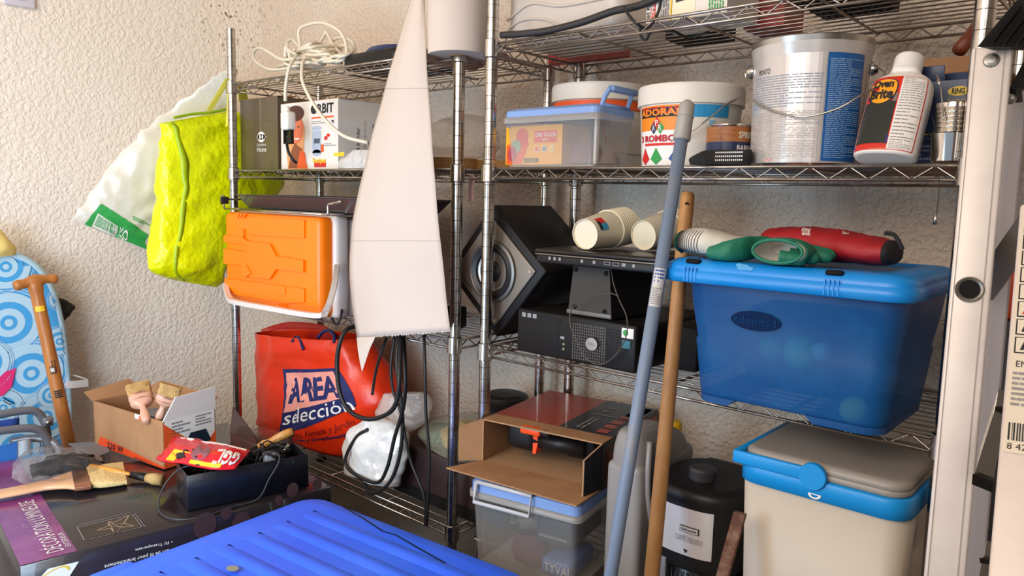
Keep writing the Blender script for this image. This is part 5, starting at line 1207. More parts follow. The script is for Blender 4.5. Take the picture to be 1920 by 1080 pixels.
mb.rect(f2, -0.90, 0.24, 0.12, 0.40, M('label_dark_oven', '#1f2421', 0.35), 14); mb.poly(f2, [(-0.6, 0.42), (0.12, 0.44), (0.12, 0.40), (-0.4, 0.37)], M('label_grey', '#77726c', 0.4), 1)
mb.poly(f3, [(-0.92, 0.19), (0.14, 0.24), (0.14, 0.28), (-0.92, 0.22)], M('label_violet', '#2b2d8a', 0.4)); mb.disc(f2, -0.42, 0.465, 0.50, 0.085, M('label_navy', '#1c2347', 0.4), 32); mb.disc(f3, -0.42, 0.465, 0.46, 0.074, M('label_amber', '#f0a018', 0.4), 32)
mb.text(f4, 'Oven', -0.78, 0.468, -0.12, 0.525, PRINTK, bold=0.04); mb.text(f4, 'Brite', -0.80, 0.41, -0.06, 0.462, PRINTK, bold=0.04); mb.text(f4, 'NEW', -0.3, 0.565, 0.1, 0.595, PRINTY)
mb.rect(f2, 0.16, 0.16, 0.88, 0.585, M('label_white', '#ece6e0', 0.4), 12); mb.lines(f3, 0.20, 0.17, 0.84, 0.575, 34, PRINTG, 0.28, 4, rl); mb.disc(f2, -0.1, 0.165, 0.3, 0.012, M('label_amber2', '#ee7a1c', 0.4), 20)
mb.build('label', t, world=True, label='red and white printed label')

# boxes and cups at the right end
RB = M('ring_box_blue', '#2a3b5e', 0.4); 
xa, xb, _, zt_ = span(1702, 1822, 152, 300, 1.235)
mb = MB(); w_, h_ = xb-xa, zt_-zb; mb.box((0, 0, 0), (w_, 0.07, h_), RB); Fq = front(w_, h_); RYL = M('ring_yellow', '#e5c13a', 0.5); RT = M('ring_text', '#8a96ac', 0.5)
mb.disc(Fq, 0.76, 0.87, 0.16, 0.055, RYL, 28); mb.text(lambda x, y: Fq(x, y) + Vector((0, -0.0006, 0)), 'RING', 0.66, 0.835, 0.86, 0.905, PRINTK, bold=0.03); mb.text(Fq, 'Automotive', 0.60, 0.74, 0.92, 0.79, M('ring_gold', '#b9a458', 0.5))
mb.lines(Fq, 0.48, 0.64, 0.82, 0.67, 1, RYL); mb.lines(Fq, 0.5, 0.38, 0.9, 0.62, 7, RT); mb.lines(Fq, 0.04, 0.06, 0.42, 0.26, 4, RT); mb.rect(Fq, 0.02, 0.32, 0.98, 0.326, RT)
for q in (((0.05, 0.45), (0.12, 0.6), (0.38, 0.6), (0.44, 0.45)),):
    for i in range(3): (ax_, ay_), (bx_, by_) = q[i], q[i+1]; mb.poly(Fq, [(ax_, ay_), (bx_, by_), (bx_+0.012, by_+0.004), (ax_+0.012, ay_+0.004)], RT)
mb.lines(Fq, 0.05, 0.36, 0.40, 0.39, 1, RYL)
mb.box((w_*0.15, 0.0, h_), (w_*0.52, 0.002, h_+0.022), RB, 0.004, rot=Matrix.Rotation(0.1, 3, 'X')); mb.box((w_*0.45, 0.03, h_), (w_*0.9, 0.05, h_+0.016), RB, rot=Matrix.Rotation(0.2, 3, 'X'))
mb.put('automotive_box', 'dark blue car accessory box with yellow oval and open flaps', 'box', (xa, 1.235, zb))
xa, xb, _, zt_ = span(1712, 1850, 122, 300, 1.33)
mb = MB(); mb.box((xa, 1.33, zb), (min(xb, -0.10), 1.43, zt_), CARD); mb.box((xa, 1.33, zt_), (xa+0.10, 1.335, zt_+0.012), CARD)
mb.put('cardboard_box', 'plain brown cardboard box behind the dark blue car box', 'box')
xm = at(1783, 300, Y=1.18).x
for k, (z0_, hh, R0, R1, lab) in enumerate(((0, 0.040, 0.0235, 0.0265, 'larger steel cup, bottom of the nested stack'), (0.036, 0.044, 0.0205, 0.0235, 'upper ribbed steel cups of the nested stack'))):
    mb = MB(); pr = [(0.0001, 0.001), (R0, 0.001), (R0+0.001, 0.003)] + ([(R1, hh)] if k == 0 else [v for i in range(6) for v in ((R0+0.0015, 0.005+i*0.0065), (R0+0.003, 0.0055+i*0.0065), (R0+0.003, 0.0062+i*0.0065))] + [(R1, hh)]) + [(R1+0.0008, hh+0.0006), (R1-0.001, hh), (R0, 0.01), (0.0001, 0.008)]
    mb.lathe(pr, M('polished_steel', '#c6bfb8', 0.12, 1.0), 36); mb.put('steel_cup', lab, 'cup', (xm, 1.178, zb+z0_), group='nested steel cups')
mb = MB(); mb.tube(cat([at(1759, 145, Y=1.20), at(1765, 175, Y=1.165), at(1769, 225, Y=1.15)], 10), 0.0010, CHROME, 6); mb.tube([at(1757, 142, Y=1.2), at(1762, 158, Y=1.18)], 0.002, CHROME, 8)
mb.put('ball_chain', 'thin silver ball chain hanging in front of the dark blue box', 'chain')
mb = MB(); mb.tube(cat([at(1761, 330, Y=1.14), at(1760, 370, Y=1.14), at(1755, 405, Y=1.14)], 6), 0.0006, DARKMETAL, 5); mb.tube([at(1755, 402, Y=1.14), at(1753, 421, Y=1.14)], 0.0025, CHROME, 8)
mb.put('hanging_hook', 'thin wire with a small metal hook below the second shelf', 'hook')

# ------------------------------------------------------------------ right unit, top shelf
zt1 = S1 + 0.005
xa, xb, _, _ = span(946, 1165, 0, 70, 1.20)
MILK = M('milky_container', '#ddd2c8', 0.3, alpha=0.72)
mb = MB(); w_ = xb-xa; mb.box((0, 0, 0), (w_, 0.2, 0.15), MILK, 0.03, 4)
t = mb.put('plastic_container', 'milky translucent plastic container on the top right shelf', 'container', (xa, 1.20, zt1), bevel=0)
mb = MB(); mb.tube(cat([(0.004, -0.002, 0.005), (0.02, -0.003, 0.035), (0.06, -0.003, 0.046), (0.12, -0.003, 0.036), (0.17, -0.002, 0.004)], 6), 0.0022, MILK, 8); mb.tube(cat([(0.01, -0.002, 0.05), (0.07, -0.003, 0.075), (0.15, -0.003, 0.06), (w_-0.02, -0.002, 0.06)], 6), 0.0025, MILK, 8); mb.build('moulded_rib', t)
mb = MB(); mb.tube(cat([at(940, 66, Y=1.135), at(985, 63, Y=1.14), at(1030, 57, Y=1.15), (at(1090, 42, Y=1.16)), at(1150, 21, Y=1.17), at(1200, 10, Y=1.18), at(1270, -20, Y=1.19)], 6), 0.0068, M('black_rubber', '#2b2627', 0.6), 12)
mb.put('rubber_hose', 'thick black rubber tube lying along the top shelf edge', 'hose')
for k, (pts) in enumerate([[(1170, 12, 1.16), (1180, 30, 1.15), (1195, 45, 1.15), (1215, 52, 1.17), (1235, 20, 1.17), (1240, -20, 1.18)], [(1200, 50, 1.2), (1202, 68, 1.2), (1212, 74, 1.2), (1222, 60, 1.2), (1260, 58, 1.22), (1290, 70, 1.25), (1330, 60, 1.26)]]):
    mb = MB(); cord(pts, 0.0026, CABLE); mb.v = [Vector((p.x, p.y, max(p.z, S1-0.03))) for p in mb.v]; mb.put('black_lead', ('thin black lead tied round the rubber tube end', 'thin black lead dangling under the compressor box')[k], 'cable', group='black leads on the top right shelf')
def topbox(px0, px1, Y, dep, hh, mat, name, lab, c_, extra=None, dz=0.0):
    X0 = at(px0, 30, Y=Y).x; X1 = at(px1, 30, Y=Y).x; mb = MB(); mb.box((0, 0, 0), (X1-X0, dep, hh), mat)
    if extra: extra(mb, X1-X0, dep, hh)
    mb.put(name, lab, c_, (X0, Y, zt1+dz)); 
def comp(mb, w_, d_, h_):
    Fq = front(w_, h_); g_ = lambda x, y: Fq(x, y) + Vector((0, -0.0006, 0))
    mb.rect(Fq, 0.0, 0, 0.055, 1, PRINTW); mb.rect(Fq, 0.06, 0, 0.12, 1, PRINTR); mb.text(g_, '180 PSI MINI', 0.008, 0.05, 0.05, 0.6, PRINTK, 90, bold=0.02); mb.text(g_, 'COMPRESSOR', 0.066, 0.05, 0.112, 0.6, PRINTW, 90, bold=0.02)
    mb.lines(g_, 0.15, 0.05, 0.30, 0.8, 5, PRINTG, vertical=True); mb.rect(Fq, 0.33, 0.0, 0.62, 1, M('pale_cream_print', '#efe6c8', 0.5)); mb.rect(Fq, 0.31, 0, 0.335, 1, PRINTY)
    mb.poly(g_, [(0.38, 0.28), (0.5, 0.3), (0.5, 0.5), (0.46, 0.62), (0.41, 0.5), (0.38, 0.45)], PRINTK); mb.rect(g_, 0.44, 0.5, 0.54, 0.62, PRINTK)
    mb.lines(g_, 0.78, 0.05, 0.97, 0.8, 6, MATS['print_green'], vertical=True)
topbox(1212, 1362, 1.19, 0.12, 0.10, WCARD, 'compressor_box', 'white, red and yellow mini compressor box on the top shelf', 'box', comp)
topbox(1030, 1170, 1.245 if False else 1.41, 0.03, 0.05, M('red_card', '#b3271f', 0.5), 'red_carton', 'flat red carton at the back of the top right shelf', 'box')
mb = MB(); mb.box((at(1045, 90, Y=1.3).x, 1.215, zt1-0.001), (at(1175, 90, Y=1.3).x, 1.235, zt1+0.0005), MATS['red_card'])
topbox(1250, 1345, 1.33, 0.08, 0.03, BLACKM, 'black_power_tool', 'black tool lying behind the compressor box', 'tool')
topbox(1395, 1470, 1.33, 0.09, 0.05, M('maroon_plastic', '#8e2424', 0.5), 'maroon_box', 'small maroon box seen through the top shelf wires', 'box')
def crt(mb, w_, d_, h_):
    for i in range(9):
        for j in range(6): mb.box((0.006+i*(w_-0.012)/9, 0.006 + j*(d_-0.012)/6, -0.0015), (0.006+(i+0.55)*(w_-0.012)/9, 0.006+(j+0.55)*(d_-0.012)/6, -0.0002), M('crate_grey', '#4d4744', 0.6))
topbox(1480, 1625, 1.19, 0.16, 0.10, BLACKM, 'black_crate', 'black perforated crate on the top right shelf', 'crate', crt, 0.002)
topbox(1680, 1775, 1.22, 0.06, 0.04, M('mid_blue_plastic', '#2b5c9e', 0.4), 'blue_plastic_box', 'small blue plastic box at the right of the top shelf', 'box')
mb = MB(); mb.tube([at(1798, 95, Y=1.34), at(1818, 70, Y=1.36), at(1850, 30, Y=1.38)], [0.0105, 0.0105, 0.0115], M('red_brown_wood', '#7c3a22', 0.45), 16); mb.put('wooden_tool_handle', 'red brown tool handle sticking out below the top shelf', 'handle')
# ------------------------------------------------------------------ right unit, third shelf
z3 = S3 + 0.004
# subwoofer
c = at(934, 508, Y=1.2); s2 = 0.101
t = thing('subwoofer', 'black subwoofer with silver front plate, tipped onto a corner', 'loudspeaker', (c.x, 1.30, S3+0.003))
MS = Matrix.Translation(Vector((c.x, 1.20, c.z))) @ Matrix.Rotation(math.radians(40.5), 4, 'Y')
VIN = M('black_vinyl', '#191616', 0.5, bump=(150, 0.1, 0.001), spec=0.25); SILV = M('champagne_plate', '#7b7064', 0.4, 0.4)
mb = MB(MS); mb.box((-s2, 0, -s2), (s2, 0.19, s2), VIN, 0.003, 1); mb.box((-s2, -0.012, -s2), (s2, 0.0, s2), VIN, 0.004); mb.build('cabinet', t, world=True)
mb = MB(MS); mb.box((-0.083, -0.017, -0.083), (0.083, -0.012, 0.083), SILV, 0.0045, 3)
mb.text(lambda x, y: Vector((-0.075 + 0.008*(1-y)*1.0, -0.0176, -0.02 - 0.045*x)) if False else Vector((-0.062 + 0.045*x, -0.0178, -0.078 + 0.009*y)), 'TECHNINO', 0, 0, 1, 1, PRINTK); mb.build('front_plate', t, world=True, label='silver front plate')
mb = MB(MS); ax_ = (0, -1, 0)
RUB = M('speaker_rubber', '#221f20', 0.45); CONE = M('cone_silver', '#a8a19a', 0.35, 0.5)
mb.lathe([(0.066, 0.0), (0.0655, 0.006), (0.060, 0.0075), (0.056, 0.004)], M('ring_grey', '#6e6862', 0.35, 0.6), 48, (0, -0.017, 0), ax_); mb.lathe([(0.059, 0.005), (0.052, 0.011), (0.044, 0.007), (0.041, 0.001)], RUB, 48, (0, -0.017, 0), ax_); mb.lathe([(0.042, 0.002), (0.022, -0.006)], CONE, 48, (0, -0.017, 0), ax_)
mb.lathe([(0.024, -0.005), (0.022, 0.002), (0.013, 0.007), (0.0001, 0.009)], RUB, 40, (0, -0.017, 0), ax_); mb.build('speaker_cone', t, world=True)
for (sx_, sz_) in ((-1, -1), (-1, 1), (1, -1), (1, 1)):
    mb = MB(MS); mb.lathe([(0.0001, 0.0015), (0.004, 0.0015), (0.005, 0)], CHROME, 14, (sx_*0.074, -0.017, sz_*0.074), ax_); mb.build('screw', t, world=True)
# desktop computer
xa, xb, _, zt_ = span(970, 1193, 580, 660, 1.16); zt_ = at(970, 578, Y=1.16).z; w_, h_ = xb-xa, zt_-z3
t = thing('desktop_computer', 'flat black desktop computer lying on the third shelf', 'computer', (xa, 1.16, z3))
PCB = M('pc_black', '#1b1818', 0.5, spec=0.22)
mb = MB(); mb.box((0.003, 0.012, 0), (w_-0.003, 0.285, h_-0.002), PCB, 0.002); mb.build('case', t)
mb = MB(); mb.box((0, 0, 0), (w_, 0.013, h_), PCB, 0.003); Fq = front(w_, h_); DG = M('dark_gap', '#080808', 0.8); GRL = M('grille_grey', '#5a5048', 0.5)
mb.rect(Fq, 0.03, 0.79, 0.40, 0.90, DG); mb.rect(Fq, 0.03, 0.50, 0.36, 0.52, DG); mb.rect(Fq, 0.37, 0.12, 0.375, 0.80, DG); mb.rect(Fq, 0.03, 0.80, 0.03, 0.2, DG)
for k in range(3): mb.rect(lambda x, y: Fq(x, y) + Vector((0, -0.0006, 0)), 0.045+0.05*k, 0.83, 0.08+0.05*k, 0.93, PRINTG)
for k, yy in enumerate((0.24, 0.35)): mb.disc(Fq, 0.425, yy, 0.011, 0.03, M('jack_olive', '#7d7f5a', 0.4), 14)
mb.rect(Fq, 0.395, 0.46, 0.43, 0.52, PRINTG)
for i in range(24):
    for j in range(13):
        x = 0.50 + i*0.0185; y = 0.07 + j*0.063
        if (x-0.665)**2*6 + (y-0.47)**2 < 0.022: continue
        mb.rect(Fq, x, y, x+0.010, y+0.042, GRL if i < 15 else DG)
mb.disc(lambda x, y: Fq(x, y) + Vector((0, -0.003, 0)), 0.665, 0.47, 0.048, 0.14, M('badge_silver', '#b9b2ac', 0.3, 0.7), 28)
bd = lambda x, y: Fq(0.665 + (x-0.5)*0.06, 0.47 + (y-0.5)*0.1) + Vector((0, -0.0036, 0)); mb.text(bd, 'DELL', 0, 0.2, 1, 0.8, PRINTG, bold=0.03)
mb.rect(lambda x, y: Fq(x, y) + Vector((0, -0.001, 0)), 0.895, 0.72, 0.985, 0.93, PRINTW); mb.disc(lambda x, y: Fq(x, y) + Vector((0, -0.0014, 0)), 0.925, 0.83, 0.02, 0.07, MATS['print_green'], 14); mb.rect(lambda x, y: Fq(x, y) + Vector((0, -0.001, 0)), 0.90, 0.50, 0.965, 0.67, M('sticker_teal', '#2b6a78', 0.4))
mb.build('front_panel', t)
mb = MB(); mb.box((w_+0.01, 0.09, 0), (w_+0.075, 0.28, h_*0.93), BLACKM, 0.003); 
mb.put('black_speaker_box', 'black speaker cabinet squeezed between the computer and blue tub', 'loudspeaker', (xa+0.0, 1.16, z3))
# small loudspeaker standing face down on the computer
BL_, BR_, TR_, TL2 = at(1064, 603, Y=1.18), at(1146, 611, Y=1.18), at(1143, 500, Y=1.18), at(1076, 497, Y=1.18); zs = zt_ + 0.001
t = thing('small_loudspeaker', 'small dark grey loudspeaker standing on the desktop computer', 'loudspeaker', ((BL_.x+BR_.x)/2, 1.18, zs))
SG = M('speaker_grey', '#423d39', 0.6, spec=0.25); ztp = 0.5*(TR_.z+TL2.z)
mb = MB(); F8 = [(BL_.x, 1.18, zs), (BR_.x, 1.18, zs), (TR_.x, 1.18, ztp), (TL2.x, 1.18, ztp), (BL_.x, 1.34, zs), (BR_.x+0.01, 1.34, zs), (TR_.x+0.01, 1.34, ztp), (TL2.x, 1.34, ztp)]
mb.add(F8, [[0, 1, 2, 3]], SG); mb.add(F8, [[5, 4, 7, 6], [1, 5, 6, 2], [4, 0, 3, 7], [3, 2, 6, 7], [4, 5, 1, 0]], BLACKM); mb.build('cabinet', t, world=True, bevel=0.002)
mb = MB(); mb.box((BL_.x-0.001, 1.176, zs+0.001), (BR_.x+0.001, 1.181, zs+0.010), M('trim_grey', '#6b6764', 0.4), 0.002); mb.build('trim_strip', t, world=True)
for (fx, fz) in ((0.12, 0.9), (0.88, 0.88), (0.88, 0.14), (0.12, 0.16)):
    mb = MB(); mb.lathe([(0.0001, 0.0018), (0.0045, 0.0018), (0.005, 0.0)], BLACKM, 14, (BL_.x + (BR_.x-BL_.x)*(0.05+0.9*fx), 1.18, zs + (ztp-zs)*fz), (0, -1, 0)); mb.build('rubber_foot', t, world=True)
mb = MB(); cord([(1146, 500, 1.172), (1150, 530, 1.15), (1160, 560, 1.145), (1175, 595, 1.14), (1174, 630, 1.14), (1155, 665, 1.14), (1125, 684, 1.14), (1098, 670, 1.14), (1082, 640, 1.14), (1070, 610, 1.145), (1072, 580, 1.15), (1100, 560, 1.15), (1140, 550, 1.15), (1160, 555, 1.148)], 0.0012, M('lead_brown', '#4f463f', 0.5)); mb.put('speaker_lead', 'thin grey speaker lead looping down in front of the computer', 'cable')
# laptop
za = at(1000, 470, Y=1.13).z; xa, xb, _, _ = span(1001, 1232, 460, 490, 1.13); zl = ztp + 0.0015
t = thing('laptop', 'closed black laptop resting on the small loudspeaker', 'laptop', ((xa+xb)/2, 1.13, zl)); LAP = M('laptop_black', '#211b19', 0.32, spec=0.4)
w_ = xb-xa; 
mb = MB(); mb.box((xa+0.004, 1.132, zl), (xb-0.004, 1.345, zl+0.017), BLACKP, 0.004, 3)
Fq = lambda x, y: Vector((xa + x*w_, 1.1312, zl + y*0.017))
for (x0_, x1_) in ((0.13, 0.15), (0.175, 0.195), (0.22, 0.24), (0.60, 0.65), (0.67, 0.72), (0.74, 0.77)): mb.rect(Fq, x0_, 0.45, x1_, 0.8, PRINTG)
for x_ in (0.42, 0.52, 0.83): mb.disc(Fq, x_, 0.62, 0.012, 0.2, PRINTG, 12)
for (x0_, x1_) in ((0.605, 0.645), (0.675, 0.715)): mb.rect(lambda x, y: Fq(x, y) + Vector((0, -0.0006, 0)), x0_, 0.52, x1_, 0.74, DG)
mb.build('base', t, world=True)
mb = MB(); mb.box((xa, 1.13, zl+0.0185), (xb, 1.345, zl+0.028), LAP, 0.0045, 3); mb.box((xa+0.003, 1.1305, zl+0.0165), (xb-0.003, 1.34, zl+0.0185), SILV); mb.build('screen_lid', t, world=True)
zlt = zl + 0.0285
# paper cup stacks
CUP = M('cream_cup', '#e6dbc2', 0.5)
def cup_stack(lab, base, tip, nrim, Y, open_first=False):
    a, b = at(*base, Y=Y), at(*tip, Y=Y+0.06); ax = (b-a); L = ax.length; ax.normalize()
    r0, r1, Lc = 0.0285, 0.0365, 0.080
    pitch = 0.0070; Lw = pitch*(nrim-1) + Lc; a.z = zlt + r0 + 0.002
    best = None
    for i in range(60):
        q = at(*tip, Y=Y + 0.004*i); q.z = zlt + r1 + 0.008; dd = abs((q-a).length - Lw)
        if best is None or dd < best[0]: best = (dd, q)
    b = best[1]; ax = (b-a).normalized()
    for k in range(nrim):
        mb = MB(); c_ = a + ax*(pitch*k) if k else a
        pr = [(0.0001, 0.004), (r0-0.001, 0.004), (r0-0.001, 0.0), (r0, 0.0), (r1-0.0006, Lc-0.0028), (r1+0.0014, Lc-0.0022), (r1+0.0019, Lc-0.0008), (r1+0.0014, Lc+0.0004), (r1, Lc+0.001), (r1-0.001, Lc-0.004), (r0-0.002, 0.006)]
        mb.lathe(pr, CUP, 40, c_, ax)
        if k == 0 and 'left' in lab:
            # small logo printed on the side
            R3 = ax.to_track_quat('Z', 'Y').to_matrix()
            def Fp(x, y, e=0.0006): 
                best = -c_.normalized(); q = R3.inverted() @ best; am = math.atan2(q.y, q.x); rr_ = r0 + (r1-r0)*y/Lc + e
                return c_ + R3 @ Vector((rr_*math.cos(am + x/rr_), rr_*math.sin(am + x/rr_), y))
            up_ = (R3.inverted() @ Vector((0, 0, 1))); 
            mb.rect(Fp, -0.028, 0.012, -0.014, 0.032, PRINTR, 3); mb.rect(lambda x, y: Fp(x, y, 0.0009), -0.014, 0.012, 0.0, 0.034, M('logo_sky', '#3a9ec4', 0.5), 3); mb.rect(lambda x, y: Fp(x, y, 0.0012), -0.020, 0.010, -0.002, 0.018, PRINTK, 3)
        mb.put('paper_cup', (lab % (('whole cup showing its base', 'second rim from the base', 'third rim from the base', 'fourth rim from the base', 'fifth rim from the base', 'sixth rim from the base', 'seventh rim from the base', 'eighth rim from the base', 'last rim at the far end')[k])), 'cup', group='nested cream paper cups, ' + ('left' if 'left' in lab else 'right') + ' stack')
cup_stack('cream paper cup in the left stack on the laptop, %s', (1097, 425), (1171, 401), 9, 1.155)
cup_stack('cream paper cup in the right stack behind the pole, %s', (1207, 416), (1268, 398), 5, 1.24)
# blue storage tub with contents
TU = M('translucent_blue', '#08569a', 0.42, alpha=0.70, spec=0.3, bump=(30, 0.05, 0.002), var=('#1a6cb0', 7, (0.5, 0.8))); TULID = M('bright_blue_lid', '#0f8ae0', 0.38, var=('#2f9ae4', 12, (0.5, 0.8)))
tx0, tx1, ty0, ty1 = -0.609, -0.238, 1.045, 1.335; zlb, zlt2 = -0.117, -0.088
t = thing('blue_storage_tub', 'translucent blue storage tub with a bright blue lid', 'tub', ((tx0+tx1)/2, (ty0+ty1)/2, z3))
mb = MB()
def oct_(f, z):   # body outline with the moulded notches in the bottom handled below
    g = 0.012*(1-f); return rrect(tx0+0.048-0.010*f+g, ty0+0.022-0.004*f+g, tx1-0.022+0.010*f-g, ty1-0.012-g, 0.032, z, 5)
levels = [0.055, 0.08, 0.25, 0.5, 0.52, 0.8, 1.0]; V = []
for f in levels: V += oct_(f - (0.12 if f == 0.52 else 0), z3 + (zlb-z3)*f)
n = 24; mb.add(V, [[i*n+k, i*n+(k+1) % n, (i+1)*n+(k+1) % n, (i+1)*n+k] for i in range(len(levels)-1) for k in range(n)] + [list(range(n))[::-1]], TU, True)
mb.build('tub_body', t, world=True)
yf = ty0 + 0.022
mb = MB(); Fq = lambda x, y: Vector((tx0+0.05 + x*(tx1-tx0-0.08), yf - 0.003 + 0.012*(1-y)*0.9, z3 + y*(zlb-z3)))
mb.disc(lambda x, y: Fq(x, y) + Vector((0, -0.003, 0)), 0.37, 0.72, 0.13, 0.075, M('tub_badge', '#04224a', 0.6, spec=0.1), 28); mb.text(lambda x, y: Fq(x, y) + Vector((0, -0.0045, 0)), 'Rubbermaid', 0.26, 0.69, 0.48, 0.75, M('tub_badge_text', '#0f3b70', 0.6, spec=0.1)); mb.build('badge', t, world=True, label='darker oval badge')
for q, (fx, wid) in enumerate(((0.0, 0.055), (1.0, 0.075))):
    mb = MB(); lo_, hi_ = (tx0, tx0+0.115) if fx == 0 else (tx1-0.125, tx1)
    bot_ = [Vector((min(max(p.x, lo_), hi_), p.y, z3)) for p in oct_(0.0, z3)]; top_f = [Vector((min(max(p.x, lo_-0.012), hi_+0.012), p.y, z3+(zlb-z3)*0.055)) for p in oct_(0.055, z3)]
    mb.add(bot_ + top_f, [[k, (k+1) % 24, 24+(k+1) % 24, 24+k] for k in range(24)] + [list(range(24))[::-1]], TU, False); mb.build('foot', t, world=True)
mb = MB(); lv = [(0.006, zlb-0.006), (0.0, zlb-0.004), (0.0, zlb+0.012), (0.003, zlb+0.013), (0.003, zlb+0.016), (0.005, zlb+0.022), (0.016, zlt2), (0.045, zlt2+0.001), (0.05, zlt2-0.003), (0.12, zlt2-0.003)]; V = []
for ins, z_ in lv: V += rrect(tx0+ins, ty0+ins, tx1-ins, ty1-ins, max(0.012, 0.034-ins*0.3), z_, 5)
mb.add(V, [[i*n+k, i*n+(k+1) % n, (i+1)*n+(k+1) % n, (i+1)*n+k] for i in range(len(lv)-1) for k in range(n)] + [list(range(9*n, 10*n))], TULID, True)
for px in (1300, 1566):
    x_ = at(px, 500, Y=ty0+0.01).x; mb.box((x_-0.012, ty0+0.004, zlt2-0.006), (x_+0.012, ty0+0.017, zlt2+0.0015), BLACKM, 0.004)
    for k in range(4): mb.box((x_-0.010+k*0.006, ty0-0.0012, zlb-0.003), (x_-0.008+k*0.006, ty0+0.001, zlb+0.018), TULID)
for q_, (ux, uy, ur) in enumerate(((0.4, 0.5, 0.45), (0.85, 0.35, 0.3), (0.1, 0.7, 0.25))): mb.disc(lambda x, y: Vector((-0.478 + 0.022*x, ty0+0.0025+0.008*y, zlb+0.0192 + 0.0004*q_ + 0.010*y)), ux, uy, ur, ur, M('chalk_mark', '#5aa9e6', 0.8), 7)
mb.build('lid', t, world=True)
for k, (fx, fz, r_, colr, lab, nm) in enumerate(((0.55, 0.48, 0.026, '#0fae8c', 'larger green ball glowing through the blue tub', 'green_ball'), (0.40, 0.49, 0.018, '#14a58c', 'smaller green ball left of the larger one in the tub', 'green_ball'), (0.83, 0.12, 0.02, '#7fbf4a', 'yellow green ball low at the right in the tub', 'green_ball'), (0.66, 0.52, 0.014, '#4ec0f0', 'pale blue ball beside the green balls in the tub', 'blue_ball'))):
    mb = MB(); mb.lathe([(max(0.0001, r_*math.sin(PI*i/12)), -r_*math.cos(PI*i/12)) for i in range(13)], M('ball_%d' % k, colr, 0.6), 20); p = Fq(fx, fz); mb.put(nm, lab, 'ball', (p.x, yf+0.024+r_, p.z))
mb = MB(); p = Fq(0.3, 0.3); mb.box((tx0+0.09, yf+0.11, z3+0.012), (tx1-0.09, yf+0.22, z3+0.15), M('dim_contents', '#1b2f52', 0.8), 0.02); mb.put('tub_contents', 'dark bulky load faintly visible inside the blue tub', 'packaging')
# gloves on the lid
zl2 = zlt2 + 0.003; GRN = M('glove_green', '#177258', 0.6, bump=(220, 0.5, 0.002)); KN = M('glove_knit', '#d8d2c6', 0.85, bump=(200, 0.3, 0.001))
def LS(px, py, Y, dz, u, v): p = at(px, py, Y=Y); return (Vector((p.x, Y, zl2 + dz)), Vector((0, 0, u)), Vector((0.0, -v, 0)))
t = thing('work_glove', 'green and white knitted work glove, cuff open to the left', 'glove', Vector((at(1380, 480, Y=1.1).x, 1.10, zl2)), 0, 'pair of green work gloves')
mb = MB(); Fg = mb.loft([LS(1284, 455, 1.11, 0.020, 0.016, 0.03), LS(1300, 450, 1.11, 0.024, 0.020, 0.036), LS(1335, 452, 1.10, 0.023, 0.020, 0.038), LS(1375, 462, 1.11, 0.019, 0.016, 0.035), LS(1420, 462, 1.135, 0.017, 0.014, 0.030), LS(1470, 465, 1.14, 0.016, 0.013, 0.03), LS(1510, 465, 1.14, 0.014, 0.011, 0.035)], KN, 30, 6, 0.9, wr=0.002, ws=40)
r3_ = random.Random(4)
STP = M('knit_stripe', '#5d5a58', 0.85)
for k in range(13):
    tt_ = 0.02 + k*0.023; pts = [Fg(-0.9 + 1.75*i/12, tt_ + 0.02*i/12, 0.0008) for i in range(13)]; mb.tube(pts, 0.0006, STP, 5)
mb.build('knitted_back', t, world=True)
mb = MB(); mb.loft([LS(1335, 474, 1.075, 0.009, 0.010, 0.018), LS(1370, 470, 1.072, 0.014, 0.016, 0.020), LS(1402, 464, 1.09, 0.018, 0.017, 0.02), LS(1440, 458, 1.125, 0.020, 0.015, 0.02), LS(1490, 458, 1.125, 0.018, 0.013, 0.02), LS(1515, 462, 1.12, 0.016, 0.011, 0.018)], GRN, 28, 6, 0.9, wr=0.002, ws=30); mb.build('rubber_palm', t, world=True, label='green rubber palm')
mb = MB(); mb.tube([Fg(-0.97 + 1.94*i/16, 0.01, 0.001) for i in range(17)], 0.0026, GRN, 8); mb.build('cuff_hem', t, world=True)
for k, (y0, y1, x0_, x1_) in enumerate(((448, 470, 1500, 1560), (462, 478, 1495, 1562), (474, 484, 1490, 1545), (484, 486, 1480, 1530))):
    mb = MB(); p, q = at(x0_, y0, Y=1.10), at(x1_, y1, Y=1.11 + 0.0*k); p.z = zl2 + 0.020 - 0.003*k; q.z = zl2 + 0.012 - 0.0015*k; p.y += 0.02*(1-k); q.y += 0.018*(1-k)
    mb.tube(cat([p, p.lerp(q, 0.35), p.lerp(q, 0.75), q], 4), [0.0095]*9 + [0.0088, 0.008, 0.0065, 0.003], GRN, 12); mb.build('finger', t, world=True)
t = thing('work_glove', 'green work glove with its green hemmed cuff opening facing forward', 'glove', Vector((at(1455, 480, Y=1.08).x, 1.07, zl2)), 0, 'pair of green work gloves')
c_ = Vector((at(1458, 473, Y=1.058).x, 1.056, zl2 + 0.0185)); 
mb = MB(); el = [c_ + Vector((0.036*math.cos(a_), 0, 0.0165*math.sin(a_) - (0.006 if 0.3 < (a_/(2*PI)) % 1 < 0.0 else 0))) for a_ in [2*PI*k/28 for k in range(29)]]
mb.tube(el, 0.0026, GRN, 8, False); mb.build('cuff_hem', t, world=True)
mb = MB(); sc_ = []
for (dy, ww, hh) in ((0.0, 0.036, 0.0165), (0.02, 0.037, 0.017), (0.035, 0.036, 0.014), (0.048, 0.030, 0.009)): sc_.append((c_ + Vector((0.002, dy, -0.0002)), Vector((ww, 0, 0)), Vector((0, 0, hh))))
mb.loft(sc_, KN, 30, 6, 0.9, capb=False, capt=True); mb.build('knitted_back', t, world=True, solid=0.0012)
